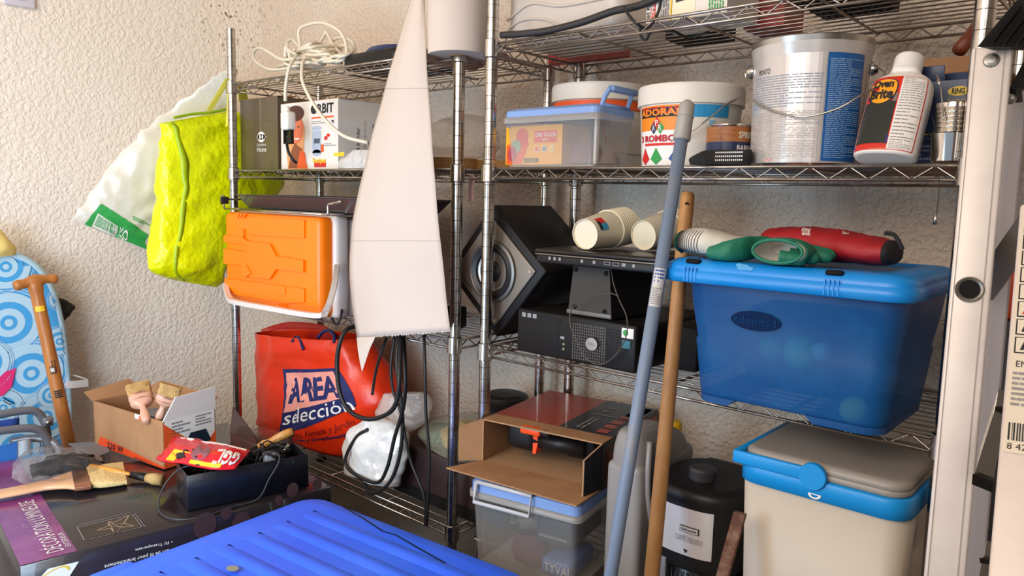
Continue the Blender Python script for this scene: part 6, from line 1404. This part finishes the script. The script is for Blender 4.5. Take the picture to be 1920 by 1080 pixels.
mb = MB(); mb.loft([(a_ + Vector((0.001, 0.003, 0.0)), b_*1.06, v_*1.12) for a_, b_, v_ in sc_], GRN, 30, 6, 0.9, capb=False); mb.build('rubber_palm', t, world=True, solid=0.001)
# red pouch
PR = M('red_pouch', '#a3161f', 0.6, bump=(50, 0.4, 0.003)); t = thing('red_pouch', 'red fabric trousers pouch with white lettering and black zip end', 'pouch', Vector((at(1570, 480, Y=1.17).x, 1.17, zl2)))
mb = MB(); Fr_ = mb.loft([LS(1442, 440, 1.20, 0.034, 0.010, 0.03), LS(1465, 440, 1.20, 0.030, 0.018, 0.045), LS(1520, 445, 1.19, 0.027, 0.024, 0.05), LS(1580, 452, 1.18, 0.025, 0.023, 0.05), LS(1640, 460, 1.17, 0.022, 0.020, 0.048), LS(1672, 462, 1.165, 0.021, 0.017, 0.042)], PR, 36, 7, 0.9, wr=0.003, ws=24, seed=6); 
g = on(Fr_, (1505, 441), (1521, 443), (1527, 418), (1511, 417)); mb.text(off(g, 0.001), 'TROUSERS', 0, 0.02, 1, 1.0, PRINTW, 90, bold=0.02); g = on(Fr_, (1580, 438), (1592, 439), (1597, 425), (1585, 424)); mb.text(off(g, 0.001), 'FIRE', 0, 0.0, 1, 1, PRINTW, 90, bold=0.02)
mb.build('pouch_body', t, world=True)
mb = MB(); mb.loft([LS(1668, 462, 1.163, 0.021, 0.0175, 0.043), LS(1678, 463, 1.163, 0.021, 0.017, 0.040), LS(1684, 465, 1.163, 0.020, 0.013, 0.030)], M('black_webbing', '#19171a', 0.8), 30, 5, 0.9); mb.tube(cat([at(1660, 437, Y=1.14), at(1676, 440, Y=1.135), at(1686, 455, Y=1.13), at(1692, 468, Y=1.13)], 6), 0.003, MATS['black_webbing'], 8); mb.build('zip_end', t, world=True, label='black webbing zip end')

# ------------------------------------------------------------------ right unit, bottom shelf
z4 = S4 + 0.004
zlid = -0.558
a, b = at(881, 896, Z=zlid), at(1086, 948, Z=zlid); rz7 = math.atan2(b.y-a.y, b.x-a.x)
t, w_, h_ = clear_box('clear box with a blue lid and grey handle under the power tool carton', a.x, a.x + (b-a).length, a.y, 0.22, z4, zlid, rz7, 0.024, 1)
mb = MB(); HG = M('handle_grey', '#b9b8bb', 0.35); mb.tube([(0.02, -0.006, h_-0.002), (0.145, -0.006, h_-0.002), (0.145, -0.014, h_-0.040), (0.02, -0.014, h_-0.040), (0.02, -0.006, h_-0.002)], 0.0042, HG, 8); mb.build('handle', t, label='light grey bar handle')
CM4 = Matrix.Translation((a.x, a.y, z4)) @ Matrix.Rotation(rz7, 4, 'Z')
def blob(c, u, v, h, mat, nm, lab, cat_, wr=0.006):
    mb = MB(CM4); c = Vector(c); mb.loft([(c, Vector((u*0.9, 0, 0)), Vector((0, -v*0.9, 0))), (c + Vector((0, 0, h*0.5)), Vector((u, 0, 0)), Vector((0, -v, 0))), (c + Vector((0, 0, h)), Vector((u*0.7, 0, 0)), Vector((0, -v*0.7, 0)))], mat, 30, 5, 1, wr=wr, ws=30); mb.put(nm, lab, cat_)
blob((0.11, 0.06, 0.02), 0.038, 0.03, 0.055, M('plum_fabric', '#5a2c3a', 0.8), 'plum_cloth', 'plum cloth low in the bottom clear box', 'cloth')
mb = MB(CM4); mb.lathe([(0.0001, -0.004), (0.028, -0.004), (0.028, 0.004), (0.0001, 0.004)], M('slate_disc', '#3d4148', 0.5), 30, (0.052, 0.022, 0.115), (0, 1, 0)); mb.put('round_disc', 'dark round disc behind the wall of the bottom clear box', 'disc')
blob((0.11, 0.09, 0.085), 0.045, 0.05, 0.05, M('crinkled_grey_film', '#9a9490', 0.25, alpha=0.5), 'clear_wrapping', 'crinkled clear wrapping in the bottom clear box', 'wrapping', 0.012)
mb = MB(CM4); mb.box((0.13, 0.04, 0.07), (w_-0.03, 0.18, 0.125), M('slate_box', '#4b525c', 0.5), 0.008); mb.box((0.14, 0.037, 0.085), (w_-0.04, 0.041, 0.09), PRINTG); mb.put('slate_case', 'slate grey case in the right half of the bottom clear box', 'case')
mb = MB(CM4); mb.box((0.145, 0.035, 0.008), (w_-0.03, 0.15, 0.045), M('soft_blue_pack', '#4f79b4', 0.4), 0.01); mb.text(lambda x, y: Vector((0.155+0.06*x, 0.0345, 0.018+0.018*y)), 'TYVAL', 0, 0, 1, 1, PRINTW); mb.put('blue_pack', 'light blue pack at the bottom right of the lower clear box', 'packaging')
# power tool carton lying open on it
zc0 = zlid + 0.002; zc1 = -0.462
a, b = at(905, 785, Z=zc1), at(1131, 832, Z=zc1); rzb = math.atan2(b.y-a.y, b.x-a.x); w_ = (b-a).length; d_ = 0.29; h_ = zc1 - zc0
t = thing('power_tool_carton', 'open cardboard power tool carton with orange and black print', 'box', (a.x, a.y, zc0), rzb)
RO = M('carton_red_orange', '#a63a1e', 0.35, coat=0.3); KB = M('carton_black', '#171416', 0.35, coat=0.3)
mb = MB(); th = 0.003
mb.box((0, 0, 0), (w_, d_, th), CARDIN); mb.box((0, 0, th), (th, d_, h_), CARDIN); mb.box((w_-th, 0, th), (w_, d_, h_), CARDIN); mb.box((0, 0, h_-th), (w_, d_, h_), CARDIN); mb.box((th, d_-th, th), (w_-th, d_, h_-th), CARDIN)
Ft, Fr = top(w_, d_, h_), right(w_, d_, h_); ft2 = lambda x, y: Ft(x, y) + Vector((0, 0, 0.0006)); fr2 = lambda x, y: Fr(x, y) + Vector((0.0006, 0, 0))
mb.rect(Ft, 0.0, 0.16, 0.56, 1.0, RO); mb.rect(Ft, 0.56, 0.16, 1.0, 1.0, KB); mb.rect(Ft, 0.0, 0.0, 1.0, 0.16, CARD); mb.rect(Fr, 0, 0, 1, 1, KB)
mb.rect(ft2, 0.62, 0.58, 1.0, 0.60, PRINTG); mb.lines(ft2, 0.66, 0.22, 0.74, 0.5, 2, PRINTG, vertical=True); mb.lines(ft2, 0.66, 0.65, 0.74, 0.85, 2, PRINTG)
for k in range(4): mb.rect(ft2, 0.84, 0.20+0.12*k, 0.93, 0.29+0.12*k, RO); mb.rect(ft2, 0.86, 0.68, 0.97, 0.95, RO)
mb.rect(fr2, 0.05, 0.10, 0.42, 0.85, RO); f3 = lambda x, y: Fr(x, y) + Vector((0.0012, 0, 0)); mb.rect(f3, 0.06, 0.125, 0.41, 0.825, KB)
f4 = lambda x, y: Fr(x, y) + Vector((0.0018, 0, 0)); mb.text(f4, 'BLACK+', 0.08, 0.50, 0.36, 0.76, RO, bold=0.02); mb.text(f4, 'DECKER', 0.08, 0.18, 0.39, 0.44, RO, bold=0.02)
mb.rect(fr2, 0.75, 0.1, 0.98, 0.9, RO)
mb.build('carton_body', t)
for nm, P, v_, m1 in (('top_flap', [(0, 0, h_), (w_, 0, h_), (w_-0.002, 0.035, h_+0.010), (0.02, 0.035, h_+0.012)], (0, 0, 0.003), CARD),):
    pass
mb = MB(); mb.prism([(0.0, 0.0, 0.001), (w_, 0.0, 0.001), (w_-0.004, -0.098, 0.001), (-0.03, -0.085, 0.004)], (0, 0, 0.003), CARD); mb.build('bottom_flap', t, label='torn tan flap folded down')
mb = MB(); mb.prism([(0.0, 0.0, 0.003), (0.0, 0.0, h_), (-0.040, -0.028, h_-0.018), (-0.040, -0.028, 0.003)], (-0.001, 0.003, 0), CARD); mb.build('left_flap', t)
mb = MB(); mb.prism([(w_, 0.0, 0.003), (w_, 0.0, h_), (w_-0.012, -0.055, h_-0.020), (w_-0.012, -0.055, 0.002)], (-0.003, 0, 0), CARDIN); mb.prism([(w_+0.0005, 0.0, 0.003), (w_+0.0005, 0.0, h_), (w_-0.0115, -0.055, h_-0.020), (w_-0.0115, -0.055, 0.002)], (0.0006, 0, 0), KB); mb.build('right_flap', t, label='black printed flap')
# the tool inside
t = thing('cordless_tool', 'black and orange power tool lying inside the open carton', 'tool', (a.x, a.y, zc0+0.004), rzb)
ORB = M('tool_orange', '#ef4f14', 0.4)
mb = MB(); mb.box((0.036, 0.03, 0.026), (0.108, 0.13, 0.088), BLACKP, 0.018, 4); mb.build('motor_housing', t)
mb = MB(); mb.tube([(0.10, 0.045, 0.055), (0.215, 0.05, 0.052)], 0.017, BLACKP, 20); mb.build('barrel', t)
mb = MB(); mb.prism([(0.106, 0.029, 0.028), (0.113, 0.029, 0.028), (0.117, 0.029, 0.05), (0.117, 0.029, 0.084), (0.106, 0.029, 0.086)], (0, 0.02, 0), ORB); mb.build('orange_grip', t, label='orange grip insert')
mb = MB(); mb.box((0.175, 0.05, 0.03), (0.235, 0.14, 0.088), BLACKM, 0.004); mb.build('battery_pack', t)
mb = MB(); mb.box((0.088, 0.004, 0.074), (0.135, 0.02, 0.091), ORB, 0.004); mb.build('trigger_cover', t); mb = MB(); mb.box((0.134, 0.002, 0.076), (0.158, 0.014, 0.091), BLACKP, 0.006); mb.build('switch', t)
# jerrycan
JG = M('jerrycan_grey', '#8d8885', 0.45); x_j = -0.742
t = thing('jerrycan', 'light grey plastic jerrycan with a moulded grip recess', 'jerrycan', (x_j+0.036, 1.22, z4))
hj = at(1172, 800, Y=1.15).z - z4
mb = MB(); mb.box((x_j, 1.125, z4), (x_j+0.074, 1.33, z4+hj-0.06), JG, 0.014, 4); 
mb.loft([(Vector((x_j+0.037, 1.2275, z4+hj-0.07)), Vector((0.0365, 0, 0)), Vector((0, -0.102, 0))), (Vector((x_j+0.037, 1.215, z4+hj-0.035)), Vector((0.034, 0, 0)), Vector((0, -0.088, 0))), (Vector((x_j+0.037, 1.19, z4+hj-0.008)), Vector((0.026, 0, 0)), Vector((0, -0.055, 0))), (Vector((x_j+0.037, 1.185, z4+hj)), Vector((0.016, 0, 0)), Vector((0, -0.035, 0)))], JG, 32, 5, 0.5)
mb.build('can_body', t, world=True)
mb = MB(); P = cat([(x_j+0.070, 1.16, z4+hj-0.02), (x_j+0.078, 1.145, z4+hj-0.06), (x_j+0.078, 1.15, z4+hj-0.12), (x_j+0.078, 1.17, z4+hj-0.18), (x_j+0.077, 1.20, z4+hj-0.20), (x_j+0.077, 1.20, z4+0.02)], 6); mb.tube(P, 0.0055, JG, 10); mb.build('grip_rib', t, world=True)
DGP = M('dark_grey_plastic', '#39373a', 0.4)
hb = at(1265, 808, Y=1.31).z; cc = Vector((x_j+0.037, 1.302, 0))
mb = MB(); mb.lathe([(0.026, z4+hj-0.075), (0.018, hb-0.012), (0.0145, hb-0.006), (0.0145, hb+0.004)], JG, 24, cc); mb.build('neck', t, world=True)
mb = MB(); mb.lathe([(0.0165, hb-0.004), (0.0165, hb+0.018), (0.014, hb+0.022), (0.0001, hb+0.022)], M('yellow_cap', '#e0b41c', 0.45), 20, cc)
for k in range(16): a_ = 2*PI*k/16; mb.box((cc.x+0.016*math.cos(a_)-0.001, cc.y+0.016*math.sin(a_)-0.001, hb-0.003), (cc.x+0.016*math.cos(a_)+0.001, cc.y+0.016*math.sin(a_)+0.001, hb+0.017), MATS['yellow_cap'])
mb.build('cap', t, world=True, label='yellow ribbed cap')
# coffee maker
cx0, cx1 = -0.652, -0.492; zk = at(1300, 905, Y=1.13).z; hk = zk - z4; cxm = (cx0+cx1)/2; rk = (cx1-cx0)/2; cyk = 1.20
t = thing('coffee_maker', 'black filter coffee maker with a silver front panel', 'coffee maker', (cxm, cyk, z4))
def ks(r_, z_, d=0.0): return (Vector((0, d, z_)), Vector((r_, 0, 0)), Vector((0, -r_*1.12, 0)))
mb = MB(); mb.loft([ks(rk*0.96, hk*0.46), ks(rk, hk*0.5), ks(rk, hk*0.86), ks(rk, hk*0.9)], BLACKP, 48, 5, 0.7); mb.box((-rk*0.9, 0.03, 0), (rk*0.9, 0.14, hk*0.92), BLACKP, 0.01); mb.box((-rk, -0.09, 0), (rk, 0.14, 0.03), BLACKP, 0.012); mb.build('body', t)
mb = MB(); mb.loft([ks(rk*1.04, hk*0.885), ks(rk*1.05, hk*0.93), ks(rk*1.0, hk*0.965), ks(rk*0.86, hk*0.985)], BLACKP, 48, 5, 0.7); mb.lathe([(0.0001, hk+0.016), (0.020, hk+0.016), (0.023, hk+0.012), (0.022, hk-0.004), (0.026, hk-0.010)], DGP, 32, (0.0, -0.03, 0)); mb.build('lid', t)
PAN = M('brushed_panel', '#d8d2d0', 0.4, 0.3)
fk = lambda e: (lambda x, y: Vector((x, -(rk*1.12+e)*(max(0.0, 1-abs(x/rk)**(2/0.7)))**0.35, y)))
mb = MB(); pz0, pz1 = hk*0.56, hk*0.86; mb.rect(fk(0.002), -0.068, pz0, 0.050, pz1, PAN, 24)
f1 = fk(0.0045); 
for s_ in (1.0,): mb.rect(f1, -0.004, pz0+(pz1-pz0)*0.50, 0.030, pz0+(pz1-pz0)*0.64, PRINTK, 6); f2 = fk(0.0055); mb.rect(f2, -0.0025, pz0+(pz1-pz0)*0.515, 0.0285, pz0+(pz1-pz0)*0.625, PAN, 6); mb.text(fk(0.0065), "De'Longhi", 0.0, pz0+(pz1-pz0)*0.535, 0.026, pz0+(pz1-pz0)*0.60, PRINTK, bold=0.03)
mb.text(f1, 'CAFFE TREVISO', -0.012, pz0+(pz1-pz0)*0.30, 0.036, pz0+(pz1-pz0)*0.42, PRINTG); mb.poly(f1, [(0.004, pz0+(pz1-pz0)*0.14), (0.012, pz0+(pz1-pz0)*0.14), (0.008, pz0+(pz1-pz0)*0.06)], PRINTK)
mb.lines(f1, -0.058, pz0+(pz1-pz0)*0.35, -0.046, pz0+(pz1-pz0)*0.9, 5, PRINTG); mb.build('front_panel', t, label='silver curved front panel')
mb = MB(); prr = []
mb.lathe([(0.0001, 0.034), (0.052, 0.034), (0.060, 0.05), (0.062, 0.10), (0.055, hk*0.46)], M('carafe_dark', '#121113', 0.3), 40, (0, -0.025, 0))
for k in range(40): a_ = 2*PI*k/40; mb.tube([(0.0615*math.cos(a_), -0.025+0.0615*math.sin(a_), 0.05), (0.0625*math.cos(a_), -0.025+0.0625*math.sin(a_), 0.12)], 0.0012, MATS['carafe_dark'], 5)
mb.box((-0.04, -0.092, 0.04), (-0.028, -0.086, hk*0.5), M('gauge_grey', '#77757a', 0.3), 0.002); mb.build('carafe', t)
# rusty bar
mb = MB(); RS = M('rusty_iron', '#5e3a2c', 0.8, 0.3, bump=(70, 0.6, 0.003), var=('#8a6a56', 30, (0.45, 0.65)))
p0, p1 = at(1386, 962, Y=1.03), at(1352, 1085, Y=1.0); d = (p1-p0); p2 = p0 + d*((z4+0.0 - p0.z)/d.z) if abs(d.z) > 1e-6 else p1
w3 = Vector((0.0095, 0, 0)); th3 = Vector((0, 0.008, 0)); p2.y = max(p2.y, 0.9)
mb.add([p0-w3, p0+w3, p0+w3+th3, p0-w3+th3, p2-w3, p2+w3, p2+w3+th3, p2-w3+th3], [[0, 1, 5, 4], [1, 2, 6, 5], [2, 3, 7, 6], [3, 0, 4, 7], [3, 2, 1, 0], [4, 5, 6, 7]], RS)
mb.put('rusty_iron_bar', 'short flat rusty iron bar leaning between coffee maker and cool box', 'bar', bevel=0.002)
# beige cool box
BEI = M('beige_plastic', '#c9bcac', 0.5); RIM = M('azure_plastic', '#1193df', 0.4); LG = M('lid_grey_beige', '#9b938a', 0.45)
bx0, bx1, by0, by1 = -0.470, -0.2275, 1.07, 1.30
t = thing('beige_cool_box', 'beige cool box with azure rim and swing handle', 'cooler', ((bx0+bx1)/2, (by0+by1)/2, z4))
def rr_(ins, z_, r_=0.03): return rrect(bx0+ins, by0+ins, bx1-ins, by1-ins, r_, z_, 5)
def skin(mb, lv, mat, cap=True):
    V = []
    for ins, z_ in lv: V += rr_(ins, z_, max(0.012, 0.034-ins))
    mb.add(V, [[i*n+k, i*n+(k+1) % n, (i+1)*n+(k+1) % n, (i+1)*n+k] for i in range(len(lv)-1) for k in range(n)] + ([list(range((len(lv)-1)*n, len(lv)*n))] if cap else []), mat, True)
mb = MB(); skin(mb, [(0.022, z4), (0.018, z4+0.004), (0.004, -0.417)], BEI); mb.build('body', t, world=True)
mb = MB(); skin(mb, [(0.004, -0.4185), (0.0, -0.4175), (0.0, -0.392), (0.002, -0.389), (0.010, -0.389)], RIM)
mb.build('rim', t, world=True, label='azure rim')
mb = MB(); skin(mb, [(0.008, -0.389), (0.005, -0.387), (0.005, -0.380), (0.0065, -0.3795), (0.005, -0.379), (0.006, -0.372), (0.011, -0.3675), (0.02, -0.367)], LG); mb.build('lid', t, world=True, label='grey beige lid')
# swing handle lying along the front and left side
mb = MB(); yy0 = by0 - 0.0045
hx = at(1525, 890, Y=1.07).x
mb.box((bx0-0.004, yy0, -0.392), (hx, by0+0.004, -0.372), RIM, 0.003); mb.box((bx0-0.0045, yy0+0.004, -0.392), (bx0+0.006, by1-0.02, -0.372), RIM, 0.003)
mb.lathe([(0.0001, 0.008), (0.0185, 0.008), (0.0195, 0.006), (0.0195, 0.0)], RIM, 32, (hx, by0+0.002, -0.383), (0, -1, 0)); mb.build('swing_handle', t, world=True, label='azure swing handle with round pivot')
mb = MB(); q_ = at(1527, 928, Y=by0-0.001); mb.disc(lambda x, y: Vector((x, by0-0.0012, y)), q_.x, q_.z, 0.009, 0.006, PRINTW, 16, 0.6, PI, 2*PI); mb.rect(lambda x, y: Vector((x, by0-0.0012, y)), q_.x-0.009, q_.z, q_.x+0.009, q_.z+0.0015, PRINTW); mb.build('maker_mark', t, world=True, label='small white mark')

# ------------------------------------------------------------------ poles leaning on the right unit
def pole(label, pts, r_, mat, name, ext=True):
    P = [at(*p[:2], Y=p[2]) for p in pts]; d = P[-1] - P[-2]; foot = P[-1] + d*((ZF + 0.004 - P[-1].z)/d.z)
    return P, foot
PB = M('pole_blue_grey', '#76869e', 0.5, var=('#8e8a8a', 40, (0.55, 0.7), (1, 1, 0.2)))
P, foot = pole('', [(1288, 200, 1.10), (1145, 1080, 0.93)], 0.01, PB, '')
t = thing('mop_pole', 'long blue-grey metal pole with a light grey grip leaning upright', 'pole', foot)
top_, bot = P[0], foot; up_ = (top_-bot).normalized()
mb = MB(); mb.tube([bot, top_ + up_*-0.05], 0.0103, PB, 18); mb.build('shaft', t, world=True)
mb = MB(); GG = M('grip_grey', '#a39f98', 0.45); mb.tube([top_ - up_*0.055, top_ - up_*0.053, top_ - up_*0.01, top_ + up_*0.004, top_ + up_*0.010], [0.0125, 0.0138, 0.0125, 0.0118, 0.005], GG, 20); mb.tube([top_ - up_*0.018, top_ - up_*0.016], 0.0135, GG, 20); mb.build('grip', t, world=True, label='light grey grip')
mb = MB()
def PF(y_px, dy_px):
    def G(x, y):
        s_ = (y_px + (1-y)*dy_px - 200)/880; c = P[0].lerp(P[1], s_); tv = -c.normalized(); tv = (tv - up_*tv.dot(up_)).normalized(); sv = up_.cross(tv)
        a_ = (x-0.5)*1.9; return c + tv*0.0108*math.cos(a_) + sv*0.0108*math.sin(a_)
    return G
g = PF(512, 72); mb.rect(g, 0, 0, 1, 1, M('sticker_grey', '#c9c4c0', 0.5), 8)
g2 = lambda x, y: g(x, y)*0.9995; mb.lines(g2, 0.1, 0.62, 0.9, 0.98, 4, PRINTB, words=2); mb.lines(g2, 0.1, 0.05, 0.9, 0.5, 9, PRINTG, words=3); mb.build('sticker', t, world=True, label='pale printed sticker')
P, foot = pole('', [(1289, 372, 1.165), (1222, 1080, 1.02)], 0.012, None, '')
BM_ = M('bare_wood', '#c08a52', 0.5, var=('#a87442', 16, (0.35, 0.7), (4, 4, 0.5)))
up_ = (P[0]-foot).normalized()
mb = MB(); mb.tube([foot, P[0], P[0] + up_*0.008, P[0]+up_*0.011], [0.0125, 0.0118, 0.0105, 0.006], BM_, 20); c = P[0] - up_*0.010; tv = (-c).normalized(); mb.lathe([(0.0001, 0.0122), (0.0035, 0.0122)], BLACKM, 14, c, tv)
mb.put('broom_handle', 'bare wooden broom handle with a hole near its top end', 'pole')

# ------------------------------------------------------------------ aluminium step ladder at the right edge
ALU = M('ladder_paint', '#ded3cc', 0.42, 0.15, bump=(12, 0.04, 0.002), var=('#cfc3bd', 9, (0.45, 0.75))); ALR = M('raw_aluminium', '#9b9893', 0.35, 0.9, bump=(200, 0.1, 0.001, (1, 1, 0.02)))
foot1 = Vector((-0.11, 0.83, ZF+0.004))
t = thing('step_ladder', 'white aluminium step ladder with black caps at the right edge', 'ladder', foot1)
def rail(a, b, wd, dp, mat, name='rail', lab=None, ext=True, r_=0.003):
    a, b = Vector(a), Vector(b); d = (b-a).normalized()
    if ext: b = b + d*((ZF + 0.004 - b.z)/d.z)
    mid = a.lerp(b, 0.3); tv = (-mid).normalized(); tv = (tv - d*tv.dot(d)).normalized(); sv = d.cross(tv).normalized()
    if sv.dot(AXW) < 0: sv = -sv
    L = (b-a).length; R4 = Matrix((sv, -tv, -d)).transposed().to_4x4(); R4.translation = a
    mb = MB(R4); mb.box((-wd/2, 0, -L), (wd/2, dp, 0), mat, r_, 3)
    return mb, R4
AXW = cx_
A1, B1 = at(1861, 86, D=0.85), at(1771, 1080, D=0.83)
mb, R4 = rail(A1, B1, 0.0395, 0.024, ALU)
mb.box((0.0115, -0.0012, -0.9), (0.0125, 0.0, -0.002), M('groove_grey', '#a89d98', 0.5)); mb.box((-0.0165, -0.001, -0.9), (-0.0158, 0.0, -0.002), MATS['groove_grey'])
mb.build('rail', t, world=True)
def onrail(px, py): 
    inv = R4.inverted(); o_ = inv @ Vector((0, 0, 0)); r_ = inv.to_3x3() @ (C2W @ Vector((px-960, py-540, F0))); k = -o_.y / r_.y; return o_ + r_*k
c = onrail(1859, 113); mb = MB(R4); mb.lathe([(0.0001, 0.003), (0.004, 0.0028), (0.0075, 0.0015), (0.0085, 0.0)], ALR, 24, c, (0, -1, 0)); mb.build('rivet', t, world=True)
c = onrail(1818, 543); mb = MB(R4); mb.lathe([(0.0095, -0.006), (0.0105, 0.002), (0.013, 0.0035), (0.0145, 0.001), (0.0145, -0.001)], ALR, 36, c, (0, -1, 0)); mb.lathe([(0.0001, 0.0006), (0.0102, 0.0006)], BLACKM, 30, c, (0, -1, 0)); mb.build('rung_end', t, world=True, label='round hollow rung end')
mb, _ = rail(at(1903, 172, D=0.93), at(1820, 1080, D=0.92), 0.027, 0.022, M('ladder_paint_grey', '#b3a9a8', 0.45, 0.2)); mb.build('rail', t, world=True)  # second rail, a darker grey than the front one
mb, R5 = rail(at(1982, 380, D=0.62), at(1938, 1080, D=0.50), 0.050, 0.022, ALU)
STK = M('ladder_sticker', '#ded2bf', 0.5); a5 = R5.inverted() @ at(1895, 420, D=0.6)
def on5(px, py):
    inv = R5.inverted(); o_ = inv @ Vector((0, 0, 0)); r_ = inv.to_3x3() @ (C2W @ Vector((px-960, py-540, F0))); k = -o_.y / r_.y; return o_ + r_*k
q5 = [on5(1905, 850), on5(1965, 850), on5(1975, 390), on5(1917, 390)]; g5 = lambda e: (lambda x, y: (q5[0]*(1-x)+q5[1]*x)*(1-y) + (q5[3]*(1-x)+q5[2]*x)*y + Vector((0, -e, 0)))
w5 = 0.05
sL = -w5/2 + 0.002
def F5(e): 
    z0_, z1_ = on5(1900, 850).z, on5(1925, 400).z
    return lambda x, y: Vector((sL + x*0.040, -e, z0_ + (z1_-z0_)*y))
mb.rect(F5(0.0006), 0, 0, 1, 1, STK)
for k in range(8):
    y0_ = 0.38 + k*0.075; mb.rect(F5(0.001), 0.05, y0_, 0.42, y0_+0.066, PRINTK); mb.rect(F5(0.0014), 0.075, y0_+0.004, 0.395, y0_+0.062, STK)
    mb.poly(F5(0.0018), [(0.14, y0_+0.012), (0.20, y0_+0.012), (0.24, y0_+0.052), (0.21, y0_+0.052)], PRINTK); mb.poly(F5(0.0018), [(0.30, y0_+0.012), (0.34, y0_+0.012), (0.25, y0_+0.052), (0.23, y0_+0.052)], PRINTK)
    if k in (2, 5): mb.poly(F5(0.002), [(0.12, y0_+0.01), (0.15, y0_+0.01), (0.36, y0_+0.055), (0.33, y0_+0.055)], PRINTR)
mb.text(F5(0.001), 'EN131', 0.10, 0.325, 0.5, 0.35, PRINTK); mb.lines(F5(0.001), 0.06, 0.17, 0.7, 0.31, 7, PRINTG, words=3)
x = 0.06; rb = random.Random(2)
while x < 0.8: d = rb.uniform(0.008, 0.03); mb.rect(F5(0.001), x, 0.045, x+d, 0.11, PRINTK); x += d + rb.uniform(0.01, 0.03)
mb.text(F5(0.001), '8 421440', 0.06, 0.012, 0.7, 0.035, PRINTK)
mb.build('rail', t, world=True, label='rail with a cream instruction sticker')
def plate(pts, D, dv, mat, name, lab=None):
    mb = MB(); P = [at(x_, y_, D=D[i] if isinstance(D, (list, tuple)) else D) for i, (x_, y_) in enumerate(pts)]; mb.prism(P, Vector(dv), mat); return mb.build(name, t, world=True, label=lab, bevel=0.001)
plate([(1866, 766), (1886, 776), (1862, 905), (1826, 893)], [0.80, 0.80, 0.79, 0.79], (0.0, 0.01, 0.02), ALR, 'tread')
plate([(1824, 888), (1862, 903), (1861, 924), (1822, 908)], 0.785, (0.004, 0.01, 0.0), BLACKP, 'tread_cap')
plate([(1866, 762), (1886, 768), (1886, 777), (1865, 770)], 0.798, (0.004, 0.01, 0.0), BLACKP, 'tread_cap')
plate([(1842, 1052), (1856, 1058), (1840, 1200), (1815, 1190)], [0.80, 0.80, 0.79, 0.79], (0.0, 0.01, 0.02), ALR, 'tread'); plate([(1836, 1046), (1856, 1050), (1856, 1059), (1838, 1056)], 0.785, (0.004, 0.01, 0), BLACKP, 'tread_cap')
mb = MB(); a_, b_ = at(1838, 552, D=0.9), at(1950, 395, D=0.80); d = (b_-a_).normalized(); s_ = d.cross(a_.normalized()).normalized()*0.014
mb.prism([a_-s_, b_-s_, b_+s_, a_+s_], (0, 0.01, 0), ALR); mb.build('brace', t, world=True)
KP = M('ladder_cap_black', '#1d1b1c', 0.5)
mb = MB(); P = [at(1832, 88, D=0.83), at(1925, 88, D=0.83), at(1970, -60, D=0.83), at(1905, 2, D=0.83)]; mb.prism(P, (0.01, 0.03, 0), KP)
for k in range(4):
    a_, b_ = at(1862+24*k, 80, D=0.825), at(1915+24*k, 12, D=0.825); s_ = Vector((0, 0, 0.0018)); mb.prism([a_-s_, b_-s_, b_+s_, a_+s_], (0, 0.004, 0), BLACKM); a2, b2 = at(1856+24*k, 84, D=0.822), at(1908+24*k, 17, D=0.822); mb.prism([a2-s_*0.6, b2-s_*0.6, b2+s_*0.6, a2+s_*0.6], (0, 0.004, 0), KP)
mb.build('top_cap', t, world=True, bevel=0.001)
mb = MB(); P = [at(1892, 166, D=0.87), at(1960, 166, D=0.87), at(1960, 60, D=0.87), at(1918, 118, D=0.87)]; mb.prism(P, (0.005, 0.02, 0), KP); P = [at(1893, 166, D=0.9), at(1904, 166, D=0.9), at(1906, 190, D=0.9), at(1893, 192, D=0.9)]; mb.prism(P, (0.005, 0.01, 0), KP); mb.build('top_cap', t, world=True, bevel=0.001)
mb = MB(); c = at(1895, 186, D=0.89); mb.lathe([(0.0001, 0.004), (0.004, 0.003), (0.006, 0)], ALR, 16, c, -c.normalized()); mb.build('rivet', t, world=True)
mb = MB(); p = at(1912, 525, Y=1.3); mb.box(p + Vector((-0.03, 0, -0.06)), p + Vector((0.08, 0.06, 0.05)), M('orange_red_plastic', '#c8451f', 0.5), 0.01); mb.box(p + Vector((-0.025, 0.005, ZF - p.z + 0.002)), p + Vector((0.075, 0.055, -0.06)), DGP, 0.005)
mb.put('red_topped_bin', 'orange-red topped dark container seen behind the ladder', 'container')
